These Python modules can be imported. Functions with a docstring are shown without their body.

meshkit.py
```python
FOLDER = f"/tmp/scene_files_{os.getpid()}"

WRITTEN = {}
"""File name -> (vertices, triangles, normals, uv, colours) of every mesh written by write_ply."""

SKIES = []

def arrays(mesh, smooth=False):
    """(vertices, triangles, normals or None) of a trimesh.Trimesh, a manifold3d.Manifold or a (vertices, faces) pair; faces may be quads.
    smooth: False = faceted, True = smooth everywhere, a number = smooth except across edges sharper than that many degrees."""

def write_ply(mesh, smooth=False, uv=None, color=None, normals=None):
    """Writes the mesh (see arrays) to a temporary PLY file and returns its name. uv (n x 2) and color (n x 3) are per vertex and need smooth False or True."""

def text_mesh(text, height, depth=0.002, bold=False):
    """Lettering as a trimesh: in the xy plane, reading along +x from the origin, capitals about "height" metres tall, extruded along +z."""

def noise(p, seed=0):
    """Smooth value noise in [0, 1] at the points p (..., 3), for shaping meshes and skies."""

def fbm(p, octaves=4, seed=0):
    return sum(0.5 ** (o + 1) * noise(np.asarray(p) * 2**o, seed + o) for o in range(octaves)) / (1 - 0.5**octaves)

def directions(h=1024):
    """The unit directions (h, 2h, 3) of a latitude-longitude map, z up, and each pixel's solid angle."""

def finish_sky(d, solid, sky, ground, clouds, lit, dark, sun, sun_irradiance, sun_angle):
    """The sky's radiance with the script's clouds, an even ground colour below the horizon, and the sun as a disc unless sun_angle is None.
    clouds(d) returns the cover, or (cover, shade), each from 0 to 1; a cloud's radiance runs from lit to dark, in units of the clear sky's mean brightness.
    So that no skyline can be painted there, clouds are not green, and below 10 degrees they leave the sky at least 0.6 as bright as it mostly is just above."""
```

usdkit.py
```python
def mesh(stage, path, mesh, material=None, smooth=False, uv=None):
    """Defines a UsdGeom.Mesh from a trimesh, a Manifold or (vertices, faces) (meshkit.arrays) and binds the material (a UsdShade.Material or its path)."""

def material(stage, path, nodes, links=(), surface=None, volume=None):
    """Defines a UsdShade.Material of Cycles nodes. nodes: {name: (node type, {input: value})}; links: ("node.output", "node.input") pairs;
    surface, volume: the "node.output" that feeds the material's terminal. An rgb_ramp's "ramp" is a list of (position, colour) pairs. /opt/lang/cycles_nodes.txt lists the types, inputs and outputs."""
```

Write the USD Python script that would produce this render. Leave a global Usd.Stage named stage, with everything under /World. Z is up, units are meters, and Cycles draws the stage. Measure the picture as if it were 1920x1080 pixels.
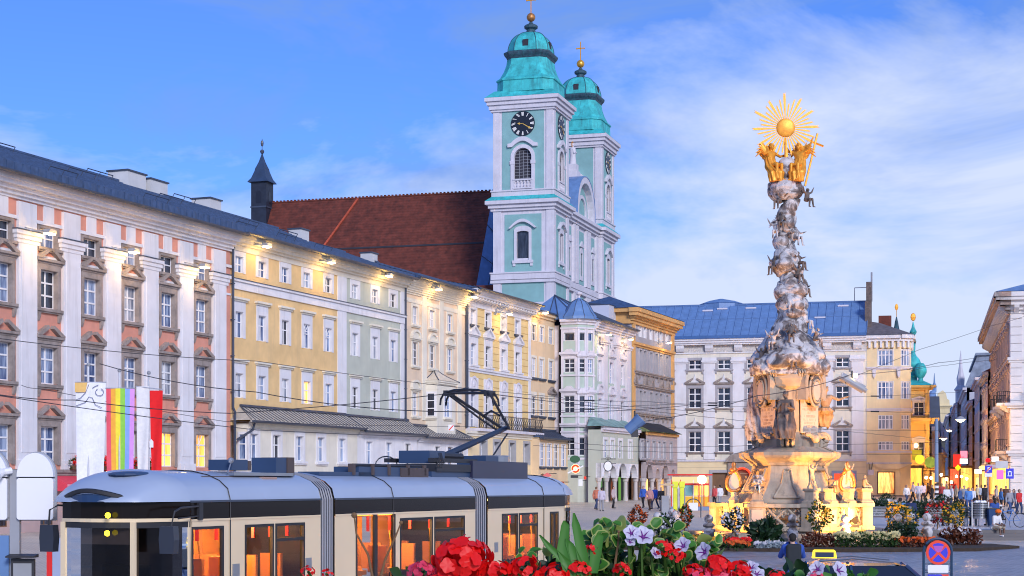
import math, random
import numpy as np, trimesh, usdkit, meshkit
import manifold3d as m3
from pxr import Usd, UsdGeom, UsdLux, UsdShade, Gf, Sdf, Vt
from scipy.spatial import cKDTree
stage = Usd.Stage.CreateInMemory()
UsdGeom.SetStageUpAxis(stage, 'Z')
UsdGeom.Xform.Define(stage, '/World'); UsdGeom.Scope.Define(stage, '/World/Looks')
PI, sin, cos, rad = math.pi, math.sin, math.cos, math.radians
# ---------------------------------------------------------------- camera
EYE = 3.3                                   # the picture is taken from a raised terrace
cam = UsdGeom.Camera.Define(stage, '/World/camera')
cam.AddTranslateOp().Set(Gf.Vec3d(0, 0, EYE)); cam.AddRotateXOp().Set(90.0)
cam.CreateHorizontalApertureAttr(36.0); cam.CreateVerticalApertureAttr(20.25); cam.CreateFocalLengthAttr(60.0)
cam.CreateVerticalApertureOffsetAttr(6.9)
cam.CreateClippingRangeAttr(Gf.Vec2f(0.1, 6000))
EXPOSURE = 0.72
cam.CreateExposureAttr(EXPOSURE)
# ---------------------------------------------------------------- sky and sun
SUN_EL, SUN_AZ = rad(24), math.atan2(0.33, -0.94)      # late evening, low sun behind the viewer
def mat(name, nodes, links, surface=None, volume=None):
    return usdkit.material(stage, '/World/Looks/' + name, nodes, links, surface=surface, volume=volume)
sky_m = mat('sky_look', {
    's': ('sky_texture', {'sky_type': 'single_scattering', 'sun_disc': False, 'sun_elevation': SUN_EL, 'sun_rotation': SUN_AZ, 'altitude': 200.0, 'air_density': 1.0, 'aerosol_density': 0.6, 'ozone_density': 3.0}),
    'tc': ('texture_coordinate', {}),
    'map': ('mapping', {'scale': (1.0, 1.0, 2.6), 'location': (0.37, 0.2, 0.15)}),
    'n1': ('noise_texture', {'scale': 2.9, 'detail': 10.0, 'roughness': 0.60, 'distortion': 0.7}),
    'n2': ('noise_texture', {'scale': 5.0, 'detail': 9.0, 'roughness': 0.62, 'distortion': 0.6}),
    'sep': ('separate_xyz', {}),
    'low': ('map_range', {'from_min': 0.27, 'from_max': 0.12, 'to_min': -0.115, 'to_max': 0.075, 'clamp': True}),
    'rgt': ('map_range', {'from_min': -0.2, 'from_max': 0.28, 'to_min': -0.05, 'to_max': 0.10, 'clamp': True}),
    'a1': ('math', {'math_type': 'add'}), 'a2': ('math', {'math_type': 'add'}),
    'r1': ('map_range', {'from_min': 0.47, 'from_max': 0.70, 'to_min': 0.0, 'to_max': 0.95, 'clamp': True}),
    'r2': ('map_range', {'from_min': 0.44, 'from_max': 0.62, 'to_min': 0.0, 'to_max': 0.75, 'clamp': True}),
    'hue': ('mix_color', {'blend_type': 'multiply', 'fac': 1.0, 'b': (0.52, 0.80, 1.55)}),
    'm1': ('mix_color', {'b': (6.3, 7.1, 9.0)}),
    'm2': ('mix_color', {'b': (1.9, 3.3, 7.0)}),
    'bg': ('background_shader', {'strength': 0.068})},
    [('tc.generated', 'map.vector'), ('map.vector', 'n1.vector'), ('map.vector', 'n2.vector'), ('tc.generated', 'sep.vector'),
     ('sep.z', 'low.value'), ('sep.x', 'rgt.value'), ('n1.fac', 'a1.value1'), ('low.result', 'a1.value2'), ('a1.value', 'a2.value1'), ('rgt.result', 'a2.value2'), ('a2.value', 'r1.value'),
     ('n2.fac', 'r2.value'), ('s.color', 'hue.a'),
     ('hue.result', 'm2.a'), ('r2.result', 'm2.fac'), ('m2.result', 'm1.a'), ('r1.result', 'm1.fac'), ('m1.result', 'bg.color')], surface='bg.background')
dome = UsdLux.DomeLight.Define(stage, '/World/sky')
UsdShade.MaterialBindingAPI.Apply(dome.GetPrim()).Bind(sky_m)
dome.GetPrim().SetCustomDataByKey('kind', 'structure'); dome.GetPrim().SetCustomDataByKey('label', 'blue dusk sky with pale drifting clouds over the square'); dome.GetPrim().SetCustomDataByKey('category', 'sky')
sun = UsdLux.DistantLight.Define(stage, '/World/sun')
sun.CreateIntensityAttr(0.40); sun.CreateAngleAttr(14.0); sun.CreateNormalizeAttr(True); sun.CreateColorAttr(Gf.Vec3f(1.0, 0.95, 0.95))
sd = Gf.Vec3d(cos(SUN_EL) * sin(SUN_AZ), cos(SUN_EL) * cos(SUN_AZ), sin(SUN_EL))
sun.AddRotateZOp().Set(-math.degrees(SUN_AZ)); sun.AddRotateXOp().Set(-(90 - math.degrees(SUN_EL)))
LAMP = 1.0
# ---------------------------------------------------------------- helpers
R = random.Random(7)
def nums(path, name):
    p, k = f'{path}/{name}', 1
    while stage.GetPrimAtPath(p):
        p = f'{path}/{name}_{k:03d}'; k += 1
    return p
_cnt = {}
def numbered(path, name):
    k = _cnt.get((path, name), 0); _cnt[(path, name)] = k + 1
    return f'{path}/{name}' if k == 0 else f'{path}/{name}_{k:03d}'
def tag(prim, label=None, cat=None, group=None, kind=None):
    for k, v in (('label', label), ('category', cat), ('group', group), ('kind', kind)):
        if v: prim.SetCustomDataByKey(k, v)
def thing(name, label, cat, loc=(0, 0, 0), rz=0.0, group=None, kind=None, rx=0.0, ry=0.0):
    x = UsdGeom.Xform.Define(stage, numbered('/World', name)); x.AddTranslateOp().Set(Gf.Vec3d(*map(float, loc)))
    if rz: x.AddRotateZOp().Set(float(rz))
    if ry: x.AddRotateYOp().Set(float(ry))
    if rx: x.AddRotateXOp().Set(float(rx))
    tag(x.GetPrim(), label, cat, group, kind)
    return str(x.GetPath())
def copy(src, label, loc, rz=0.0, group=None, sc=None):
    s = stage.GetPrimAtPath(src); name = src.rsplit('/', 1)[1]
    while name[-4:-3] == '_' and name[-3:].isdigit(): name = name[:-4]
    x = UsdGeom.Xform.Define(stage, numbered('/World', name)); p = x.GetPrim()
    p.GetReferences().AddInternalReference(src); p.SetInstanceable(True)
    x.ClearXformOpOrder(); x.MakeMatrixXform() if False else None
    xf = UsdGeom.Xformable(p); xf.SetXformOpOrder([])
    t = xf.AddXformOp(UsdGeom.XformOp.TypeTransform, UsdGeom.XformOp.PrecisionDouble, 'place')
    m = Gf.Matrix4d().SetScale(sc or 1.0) * Gf.Matrix4d().SetRotate(Gf.Rotation(Gf.Vec3d(0, 0, 1), rz)) * Gf.Matrix4d().SetTranslate(Gf.Vec3d(*map(float, loc)))
    t.Set(m); tag(p, label, s.GetCustomDataByKey('category'), group or s.GetCustomDataByKey('group'))
    return str(p.GetPath())
def part(where, name, g, m, smooth=False, label=None, kind=None, parent=None):
    parent = parent or where
    v, f = g.arrays() if isinstance(g, G) else (np.asarray(g[0]), np.asarray(g[1])) if isinstance(g, tuple) else meshkit.arrays(g)[:2]
    if len(f) == 0: return None
    p = numbered(parent, name)
    usdkit.mesh(stage, p, trimesh.Trimesh(v, f, process=False) if not smooth else trimesh.Trimesh(v, f, process=True), m, smooth=smooth)
    pr = stage.GetPrimAtPath(p); tag(pr, label, None, None, kind)
    return p
def single(name, g, m, label, cat, group=None, kind=None, smooth=False):
    p = part('/World', name, g, m, smooth); tag(stage.GetPrimAtPath(p), label, cat, group, kind); return p
class G:
    """collects quads, boxes, prisms, tubes and lathes into one mesh; dz shifts everything down"""
    def __init__(s, dz=0.0): s.v, s.f, s.n, s.dz = [], [], 0, dz
    def add(s, v, f):
        v = np.asarray(v, float).reshape(-1, 3); f = np.asarray(f, int)
        if f.shape[1] == 4: f = np.vstack([f[:, [0, 1, 2]], f[:, [0, 2, 3]]])
        s.v.append(v); s.f.append(f + s.n); s.n += len(v); return s
    def mesh(s, t): 
        v, f, _ = meshkit.arrays(t); return s.add(v, f)
    def arrays(s):
        if not s.v: return np.zeros((0, 3)), np.zeros((0, 3), int)
        v = np.vstack(s.v); v[:, 2] -= s.dz; return v, np.vstack(s.f)
    def quad(s, a, b, c, d): return s.add([a, b, c, d], [[0, 1, 2, 3]])
    def box(s, x0, x1, y0, y1, z0, z1):
        v = [(x, y, z) for z in (z0, z1) for y in (y0, y1) for x in (x0, x1)]
        return s.add(v, [[0, 2, 3, 1], [4, 5, 7, 6], [0, 1, 5, 4], [1, 3, 7, 5], [3, 2, 6, 7], [2, 0, 4, 6]])
    def prism(s, pts, a, b, axis='y'):
        """polygon pts (convex, or star-shaped about its mean) in the plane across axis, from a to b along axis"""
        n = len(pts); P = lambda p, t: {'y': (p[0], t, p[1]), 'x': (t, p[0], p[1]), 'z': (p[0], p[1], t)}[axis]
        c = np.mean(np.asarray(pts, float), 0)
        v = [P(p, a) for p in pts] + [P(p, b) for p in pts] + [P(c, a), P(c, b)]
        f = []
        for i in range(n):
            j = (i + 1) % n; f += [[i, j, n + j], [i, n + j, n + i], [2 * n, j, i], [2 * n + 1, n + i, n + j]]
        return s.add(v, f)
    def tube(s, pts, r, n=6, cap=True):
        p = np.asarray(pts, float); r = np.broadcast_to(np.asarray(r, float), (len(p),))
        t = np.gradient(p, axis=0); t /= np.linalg.norm(t, axis=1, keepdims=True) + 1e-12
        a = np.cross(t, np.where(np.abs(t[:, 2:]) < 0.9, [0, 0, 1.0], [1.0, 0, 0])); a /= np.linalg.norm(a, axis=1, keepdims=True) + 1e-12
        b, an = np.cross(t, a), np.arange(n) * 2 * PI / n
        v = p[:, None] + r[:, None, None] * (np.cos(an)[None, :, None] * a[:, None] + np.sin(an)[None, :, None] * b[:, None])
        i, j = np.meshgrid(np.arange(len(p) - 1), np.arange(n), indexing='ij')
        q = np.stack([i * n + j, i * n + (j + 1) % n, (i + 1) * n + (j + 1) % n, (i + 1) * n + j], -1).reshape(-1, 4)
        s.add(v.reshape(-1, 3), q)
        if cap:
            for k in (0, len(p) - 1): s.add(np.vstack([v[k], p[k]]), [[n, (m + 1) % n, m] if k == 0 else [n, m, (m + 1) % n] for m in range(n)])
        return s
    def lathe(s, prof, n=16, c=(0, 0, 0), sx=1.0, sy=1.0, ph=0.0, half=False):
        an = ph + np.arange(n) * 2 * PI / n
        v = np.array([(c[0] + r * cos(a) * sx, c[1] + r * sin(a) * sy, c[2] + z) for r, z in prof for a in an])
        i, j = np.meshgrid(np.arange(len(prof) - 1), np.arange(n), indexing='ij')
        q = np.stack([i * n + j, i * n + (j + 1) % n, (i + 1) * n + (j + 1) % n, (i + 1) * n + j], -1).reshape(-1, 4)
        s.add(v, q)
        s.add(np.vstack([v[:n], [(c[0], c[1], c[2] + prof[0][1])]]), [[n, (m + 1) % n, m] for m in range(n)])
        return s.add(np.vstack([v[-n:], [(c[0], c[1], c[2] + prof[-1][1])]]), [[n, m, (m + 1) % n] for m in range(n)])
    def ball(s, c, r, n=8, sx=1, sy=1, sz=1):
        k = max(4, n // 2); prof = [(max(r * sin(PI * i / k), 1e-4), -r * cos(PI * i / k) * sz) for i in range(k + 1)]
        return s.lathe(prof, n, c, sx, sy)
    def loft(s, rings, cap=True, closed=True):
        n = len(rings[0]); v = np.asarray(rings, float).reshape(-1, 3); f = []
        for i in range(len(rings) - 1):
            for j in range(n if closed else n - 1):
                k = (j + 1) % n; f.append([i * n + j, i * n + k, (i + 1) * n + k, (i + 1) * n + j])
        s.add(v, f)
        if cap:
            for k in (0, len(rings) - 1):
                r = np.asarray(rings[k], float); s.add(np.vstack([r, r.mean(0)]), [[n, (m + 1) % n, m] if k == 0 else [n, m, (m + 1) % n] for m in range(n)])
        return s
def stone(name, col, rough=0.85, var=0.12, scale=0.7, bump=0.0, bscale=12.0, metal=0.0, streak=0.0, dirt=(0.12, 0.1, 0.09), spec=0.5, coat=0.0):
    """a paint, plaster, stone or metal: base colour with soft variation, vertical streaks of dirt, fine relief"""
    c = np.array(col)
    if bump == 0.15: streak, var, dirt = min(streak * 1.3 + .06, .6), var * 1.4, tuple(np.array(dirt) * .85)      # plaster
    nodes = {'g': ('geometry', {}), 'n': ('noise_texture', {'scale': scale, 'detail': 5.0, 'roughness': 0.6}),
             'r': ('rgb_ramp', {'ramp': [(0.3, c * (1 - var)), (0.7, np.minimum(c * (1 + var), 0.95))]}),
             'p': ('principled_bsdf', {'roughness': rough, 'metallic': metal, 'specular_ior_level': spec, 'coat_weight': coat, 'coat_roughness': 0.06})}
    links = [('g.position', 'n.vector'), ('n.fac', 'r.fac')]; out = 'r.color'
    if streak:
        nodes |= {'mp': ('mapping', {'scale': (2.2, 2.2, 0.16)}), 'n2': ('noise_texture', {'scale': 1.3, 'detail': 6.0, 'roughness': 0.65}),
                  'r2': ('map_range', {'from_min': 0.52, 'from_max': 0.78, 'to_min': 0.0, 'to_max': streak, 'clamp': True}), 'mx': ('mix_color', {'b': dirt})}
        links += [('g.position', 'mp.vector'), ('mp.vector', 'n2.vector'), ('n2.fac', 'r2.value'), ('r2.result', 'mx.fac'), (out, 'mx.a')]; out = 'mx.result'
    if bump:
        nodes |= {'n3': ('noise_texture', {'scale': bscale, 'detail': 4.0}), 'b': ('bump', {'strength': bump, 'distance': 0.02})}
        links += [('g.position', 'n3.vector'), ('n3.fac', 'b.height'), ('b.normal', 'p.normal')]
    return mat(name, nodes, links + [(out, 'p.base_color')], surface='p.BSDF')
def emit(name, col, strength):
    return mat(name, {'e': ('emission', {'color': col, 'strength': strength})}, [], surface='e.emission')
def pane(name, lo, hi, spec=0.5, rough=0.07, emis=None, es=0.0):
    """a window as seen from outside: a reflecting pane over dim rooms and folds of curtain, reflected sky painted into the blue ones"""
    nodes = {'g': ('geometry', {}), 'oi': ('object_info', {}), 'mu': ('vector_math', {'math_type': 'multiply_add', 'vector2': (1.0, 1.0, 0.12)}),
             'cx': ('combine_xyz', {}), 'ml': ('math', {'math_type': 'multiply', 'value2': 37.0}),
             'n': ('noise_texture', {'scale': 1.9, 'detail': 4.0, 'roughness': 0.75}), 'r': ('rgb_ramp', {'ramp': [(0.36, lo), (0.5, np.array(lo) * 0.5 + np.array(hi) * 0.5), (0.58, hi)]}),
             'p': ('principled_bsdf', {'roughness': rough, 'specular_ior_level': spec})}
    links = [('oi.random', 'ml.value1'), ('ml.value', 'cx.x'), ('ml.value', 'cx.z'), ('g.position', 'mu.vector1'), ('cx.vector', 'mu.vector3'), ('mu.vector', 'n.vector'), ('n.fac', 'r.fac'), ('r.color', 'p.base_color')]
    if es:
        nodes['p'][1]['emission_strength'] = es; links.append(('r.color', 'p.emission_color'))
    return mat(name, nodes, links, surface='p.BSDF')
def gz(y): return 0.0105 * min(max(y, 0), 215)
def at(px, py, y):
    """the point at distance y seen at picture position px, py (1920 wide): used to read the photograph's measures"""
    return np.array([(px - 960) / 3200 * y, y, EYE + (908 - py) / 3200 * y])
def gpt(px, y): return np.array([(px - 960) / 3200 * y, y, gz(y)])
WHITE = stone('white_plaster', (0.70, 0.695, 0.73), var=0.06, streak=0.25, dirt=(0.42, 0.40, 0.40), bump=0.15)
WHITE2 = stone('cream_plaster', (0.72, 0.68, 0.58), var=0.06, streak=0.2, dirt=(0.45, 0.42, 0.36), bump=0.15)
CORAL = stone('coral_plaster', (0.66, 0.29, 0.21), var=0.10, streak=0.2, dirt=(0.45, 0.2, 0.16), bump=0.15)
OCHRE = stone('ochre_plaster', (0.74, 0.51, 0.24), var=0.09, streak=0.3, dirt=(0.62, 0.46, 0.28), bump=0.15)
OCHRE2 = stone('pale_ochre_plaster', (0.75, 0.61, 0.37), var=0.07, streak=0.2, dirt=(0.6, 0.46, 0.3), bump=0.15)
SAGE = stone('sage_plaster', (0.47, 0.50, 0.43), var=0.06, streak=0.2, dirt=(0.36, 0.38, 0.34), bump=0.15)
SAGE2 = stone('pale_green_plaster', (0.42, 0.52, 0.46), var=0.05, streak=0.15, dirt=(0.36, 0.4, 0.37), bump=0.15)
BLUSH = stone('blush_plaster', (0.74, 0.58, 0.42), var=0.07, streak=0.2, dirt=(0.6, 0.48, 0.42), bump=0.15)
BEIGE = stone('beige_plaster', (0.72, 0.54, 0.34), var=0.06, streak=0.2, dirt=(0.6, 0.46, 0.32), bump=0.15)
GREYST = stone('grey_stone_trim', (0.30, 0.255, 0.235), var=0.25, scale=2.0, streak=0.5, dirt=(0.1, 0.085, 0.075), bump=0.3)
GREYW = stone('grey_facade_stone', (0.38, 0.37, 0.40), var=0.12, streak=0.35, dirt=(0.2, 0.19, 0.2), bump=0.2)
MAUVE = stone('mauve_plaster', (0.42, 0.36, 0.37), var=0.06, bump=0.15)
ORANGE = stone('orange_cornice_stone', (0.64, 0.36, 0.13), var=0.12, streak=0.3, dirt=(0.35, 0.22, 0.1), bump=0.2)
TEAL = stone('teal_plaster', (0.23, 0.43, 0.43), var=0.07, streak=0.2, dirt=(0.25, 0.42, 0.42), bump=0.15)
TRIM = stone('lavender_white_trim', (0.62, 0.60, 0.66), var=0.06, streak=0.3, dirt=(0.42, 0.4, 0.43), bump=0.15)
SLATE = stone('blue_grey_slate', (0.045, 0.085, 0.18), rough=0.5, var=0.3, scale=3.0, streak=0.35, dirt=(0.03, 0.04, 0.06))
GUTTER = stone('dark_gutter_metal', (0.05, 0.065, 0.10), rough=0.45, var=0.2)
BLUEROOF = stone('blue_metal_sheet', (0.13, 0.24, 0.46), rough=0.42, var=0.16, scale=1.2, streak=0.3, dirt=(0.09, 0.16, 0.32))
REDROOF = stone('old_red_roof_tile', (0.135, 0.030, 0.018), rough=0.8, var=0.45, scale=1.1, streak=0.7, dirt=(0.055, 0.028, 0.022), bump=0.4, bscale=9)
REDTILE = stone('bright_red_ridge_tile', (0.42, 0.07, 0.03), rough=0.75, var=0.3, scale=2.0)
COPPER = stone('green_copper_patina', (0.045, 0.46, 0.47), rough=0.6, var=0.32, scale=0.9, streak=0.75, dirt=(0.03, 0.11, 0.14))
COPPERD = stone('dark_weathered_copper', (0.03, 0.07, 0.10), rough=0.55, var=0.5, scale=2.0, streak=0.5, dirt=(0.03, 0.25, 0.26))
GILT = stone('gilded_metal', (0.88, 0.35, 0.035), rough=0.45, var=0.2, scale=8.0, metal=0.35, bump=0.2)
OLDGILT = stone('dull_gilt_ball', (0.45, 0.2, 0.06), rough=0.45, var=0.4, scale=3.0, metal=0.5)
CHIMNEY = stone('pale_chimney_render', (0.60, 0.60, 0.60), var=0.08, streak=0.3, dirt=(0.4, 0.4, 0.42))
PAINTW = stone('white_window_paint', (0.80, 0.80, 0.82), rough=0.5, var=0.03)
IRON = stone('black_iron', (0.025, 0.025, 0.03), rough=0.5, var=0.2)
STEEL = stone('brushed_steel', (0.42, 0.43, 0.45), rough=0.35, var=0.1, metal=0.8)
GREYMETAL = stone('grey_painted_metal', (0.30, 0.31, 0.34), rough=0.45, var=0.08)
DARKIN = stone('dim_interior', (0.03, 0.03, 0.035), rough=0.9)
BROWNW = stone('brown_wood', (0.16, 0.085, 0.045), rough=0.6, var=0.25)
P_BLUE = pane('pane_with_curtains', (0.012, 0.045, 0.16), (0.36, 0.45, 0.62))  # blue of reflected sky put into the pane colour, beside curtain tones
P_DARK = pane('dark_pane', (0.008, 0.010, 0.02), (0.05, 0.065, 0.10))
P_PALE = pane('curtained_pane', (0.10, 0.13, 0.2), (0.55, 0.58, 0.64))
P_LIT = pane('lit_pane', (0.55, 0.2, 0.02), (1.0, 0.55, 0.12), es=1.0)
P_SHOP = pane('lit_shop_window', (0.30, 0.05, 0.01), (1.0, 0.58, 0.16), es=1.25)
BULB = emit('warm_lamp_glow', (1.0, 0.72, 0.32), 14.0)
# ---------------------------------------------------------------- facade kit
# local frame of a building: x along the front to the right, y into the building, z up; front plane y = 0
class Bld:
    def __init__(s, name, label, cat, origin, d, group=None):
        s.d = np.array(d) / np.linalg.norm(d); s.z0 = gz(origin[1]) - 0.02
        s.path = thing(name, label, cat, (origin[0], origin[1], s.z0), math.degrees(math.atan2(s.d[1], s.d[0])), group)
    def g(s): return G(s.z0)
    def part(s, name, g, m, smooth=False, parent=None, label=None): return part(parent or s.path, name, g, m, smooth, label)
def wall(g, x0, x1, z0, z1, holes=(), y=0.0, d=0.35):
    """a front face with rectangular openings and their reveals"""
    hs = [(max(h[0], x0), min(h[1], x1), max(h[2], z0), min(h[3], z1)) for h in holes if h[1] > x0 and h[0] < x1 and h[3] > z0 and h[2] < z1]
    xs = sorted({x0, x1, *[h[0] for h in hs], *[h[1] for h in hs]}); zs = sorted({z0, z1, *[h[2] for h in hs], *[h[3] for h in hs]})
    for j in range(len(zs) - 1):
        run = None
        for i in range(len(xs)):
            solid = i < len(xs) - 1 and not any(h[0] < (xs[i] + xs[i + 1]) / 2 < h[1] and h[2] < (zs[j] + zs[j + 1]) / 2 < h[3] for h in hs)
            if solid and run is None: run = xs[i]
            if not solid and run is not None:
                g.quad((run, y, zs[j]), (xs[i], y, zs[j]), (xs[i], y, zs[j + 1]), (run, y, zs[j + 1])); run = None
    for a, b, c, e in hs:
        g.quad((a, y, c), (a, y, e), (a, y + d, e), (a, y + d, c)); g.quad((b, y, c), (b, y + d, c), (b, y + d, e), (b, y, e))
        g.quad((a, y, e), (b, y, e), (b, y + d, e), (a, y + d, e)); g.quad((a, y, c), (a, y + d, c), (b, y + d, c), (b, y, c))
    return g
def ends(g, x0, x1, z0, z1, y0, y1):
    g.quad((x0, y0, z0), (x0, y0, z1), (x0, y1, z1), (x0, y1, z0)); g.quad((x1, y0, z0), (x1, y1, z0), (x1, y1, z1), (x1, y0, z1))
    return g
def cornice(g, x0, x1, y, steps, side=True):
    """mouldings: steps of (z0, z1, projection)"""
    for z0, z1, p in steps: g.box(x0 - (p if side else 0), x1 + (p if side else 0), y - p, y + 0.02, z0, z1)
    return g
def window(b, x, z, w, h, y=0.0, rev=0.25, cross=(0.62,), mull=1, bar=0.055, glass=None, sur=None, sw=0.2, sp=0.06, sill=None, ped=None, pm=None, ph=0.55, top=0.0, frame=PAINTW, extra=0.0, sash=None):
    """x centre, z bottom: frame with bars > pane, surround, sill, pediment"""
    x0, x1, z1, yy = x - w / 2, x + w / 2, z + h, y + rev
    g = b.g(); t = bar
    g.box(x0, x0 + t, yy - 0.05, yy, z, z1); g.box(x1 - t, x1, yy - 0.05, yy, z, z1); g.box(x0 + t, x1 - t, yy - 0.05, yy, z1 - t, z1); g.box(x0 + t, x1 - t, yy - 0.05, yy, z, z + t)
    for k in range(mull): 
        xm = x0 + (k + 1) * w / (mull + 1); g.box(xm - t * 0.7, xm + t * 0.7, yy - 0.055, yy - 0.005, z + t, z1 - t)
    for c in cross: g.box(x0 + t, x1 - t, yy - 0.06, yy - 0.01, z + h * c - t * 0.6, z + h * c + t * 0.6)
    fr = b.part('window', g, frame)
    gl = glass if glass is not None else R.choice([P_BLUE, P_BLUE, P_DARK, P_PALE])
    b.part('pane', b.g().quad((x0 + t * .5, yy - 0.02, z + t * .5), (x1 - t * .5, yy - 0.02, z + t * .5), (x1 - t * .5, yy - 0.02, z1 - t * .5), (x0 + t * .5, yy - 0.02, z1 - t * .5)), gl, parent=fr)
    if sash:   # a sash tilted open
        g = b.g(); g.box(x0 + t, x - t, yy - 0.3, yy - 0.26, z + h * .66, z + h * .69); g.tube([(x0 + t, yy - .3, z1 - .1), (x0 + t, yy - .06, z + h * .66)], .03, 4); g.tube([(x - t, yy - .3, z1 - .1), (x - t, yy - .06, z + h * .66)], .03, 4)
        b.part('sash', g, frame, parent=fr)
    if sur is not None:
        g = b.g()
        for a0, a1, c0, c1 in ((x0 - sw, x0 - 0.003, z - 0.02, z1 + sw + top), (x1 + 0.003, x1 + sw, z - 0.02, z1 + sw + top), (x0 - 0.003, x1 + 0.003, z1 + 0.003, z1 + sw + top)): g.box(a0, a1, y - sp, y + 0.05, c0, c1)
        if rev > .15:   # the lining of the opening
            g.box(x1 - .02, x1 - .004, y - sp + .01, yy - .052, z + .02, z1 - .02); g.box(x0 + .004, x0 + .02, y - sp + .01, yy - .052, z + .02, z1 - .02); g.box(x0 + .021, x1 - .021, y - sp + .01, yy - .052, z1 - .02, z1 - .004)
        b.part('surround', g, sur, parent=fr)
    if sill is not None:
        g = b.g(); e = sw + 0.1; g.box(x0 - e, x1 + e, y - 0.2, y + 0.04, z - 0.17, z - 0.022); g.box(x0 - e + .06, x1 + e - .06, y - 0.13, y + 0.04, z - 0.25, z - 0.172)
        if extra:
            for q in (x0 - e + 0.1, x1 + e - 0.28):
                g.prism([(y - 0.17, z - .252), (y + .03, z - .252), (y + .03, z - .252 - extra), (y - .06, z - .252 - extra), (y - .15, z - .42)], q, q + .18, 'x')
        b.part('sill', g, sill, parent=fr)
    if ped:
        g = b.g(); e = sw + 0.18; zb = z1 + sw + top + 0.012; m = pm or sur
        g.box(x0 - e, x1 + e, y - 0.24, y + 0.03, zb, zb + 0.13); g.box(x0 - e + .1, x1 + e - .1, y - 0.14, y + 0.03, zb - 0.1, zb - .002)
        if ped == 'broken':
            for sg in (-1, 1):
                q = [(x + sg * (w / 2 + e), zb + .135), (x + sg * (w / 2 + e), zb + .2), (x + sg * .24, zb + ph + .16), (x + sg * .16, zb + ph + .0), (x + sg * (w / 2 + e - .34), zb + .135)]
                g.prism(q, y - 0.26, y + 0.03)
        elif ped == 'tri':
            for sg in (-1, 1): g.prism([(x + sg * (w / 2 + e + .02), zb + .135), (x + sg * (w / 2 + e + .02), zb + .22), (x, zb + ph + .12), (x, zb + ph - .03), (x + sg * (w / 2 + e - .25), zb + .135)], y - 0.24, y + 0.03)
            g.prism([(x - w / 2 - e + .2, zb + .14), (x + w / 2 + e - .2, zb + .14), (x, zb + ph - .03)], y - 0.06, y + .03)
        elif ped == 'seg':
            n = 8; q = [(x + (w / 2 + e) * cos(PI * k / n), zb + .14 + ph * sin(PI * k / n)) for k in range(n + 1)]; r = [(x + (w / 2 + e - .22) * cos(PI * k / n), zb + .138 + (ph - .16) * sin(PI * k / n)) for k in range(n + 1)]
            for k in range(n): g.prism([q[k], q[k + 1], r[k + 1], r[k]], y - .2, y + .03)
            g.prism(r, y - .08, y + .03)
        elif ped == 'wave':
            for sg in (-1, 1):
                g.prism([(x + sg * (w / 2 + e), zb + .135), (x + sg * (w / 2 + e), zb + .22), (x + sg * (w / 2), zb + ph * .45), (x + sg * .2, zb + ph), (x, zb + ph * .92), (x, zb + .135)], y - .18, y + .03)
        b.part('pediment', g, m, parent=fr)
    return fr
def hip_roof(g, x0, x1, y0, y1, z0, zr, l=0.0, r=0.0, over=0.0):
    """gable or hipped roof with its ridge along x"""
    ym = (y0 + y1) / 2
    A, B, C, D, E, F = (x0, y0, z0), (x1, y0, z0), (x1, y1, z0), (x0, y1, z0), (x0 + l, ym, zr), (x1 - r, ym, zr)
    g.add([A, B, C, D, E, F], [[0, 1, 5], [0, 5, 4], [2, 3, 4], [2, 4, 5], [0, 4, 3], [1, 2, 5]])
    return g
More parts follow.
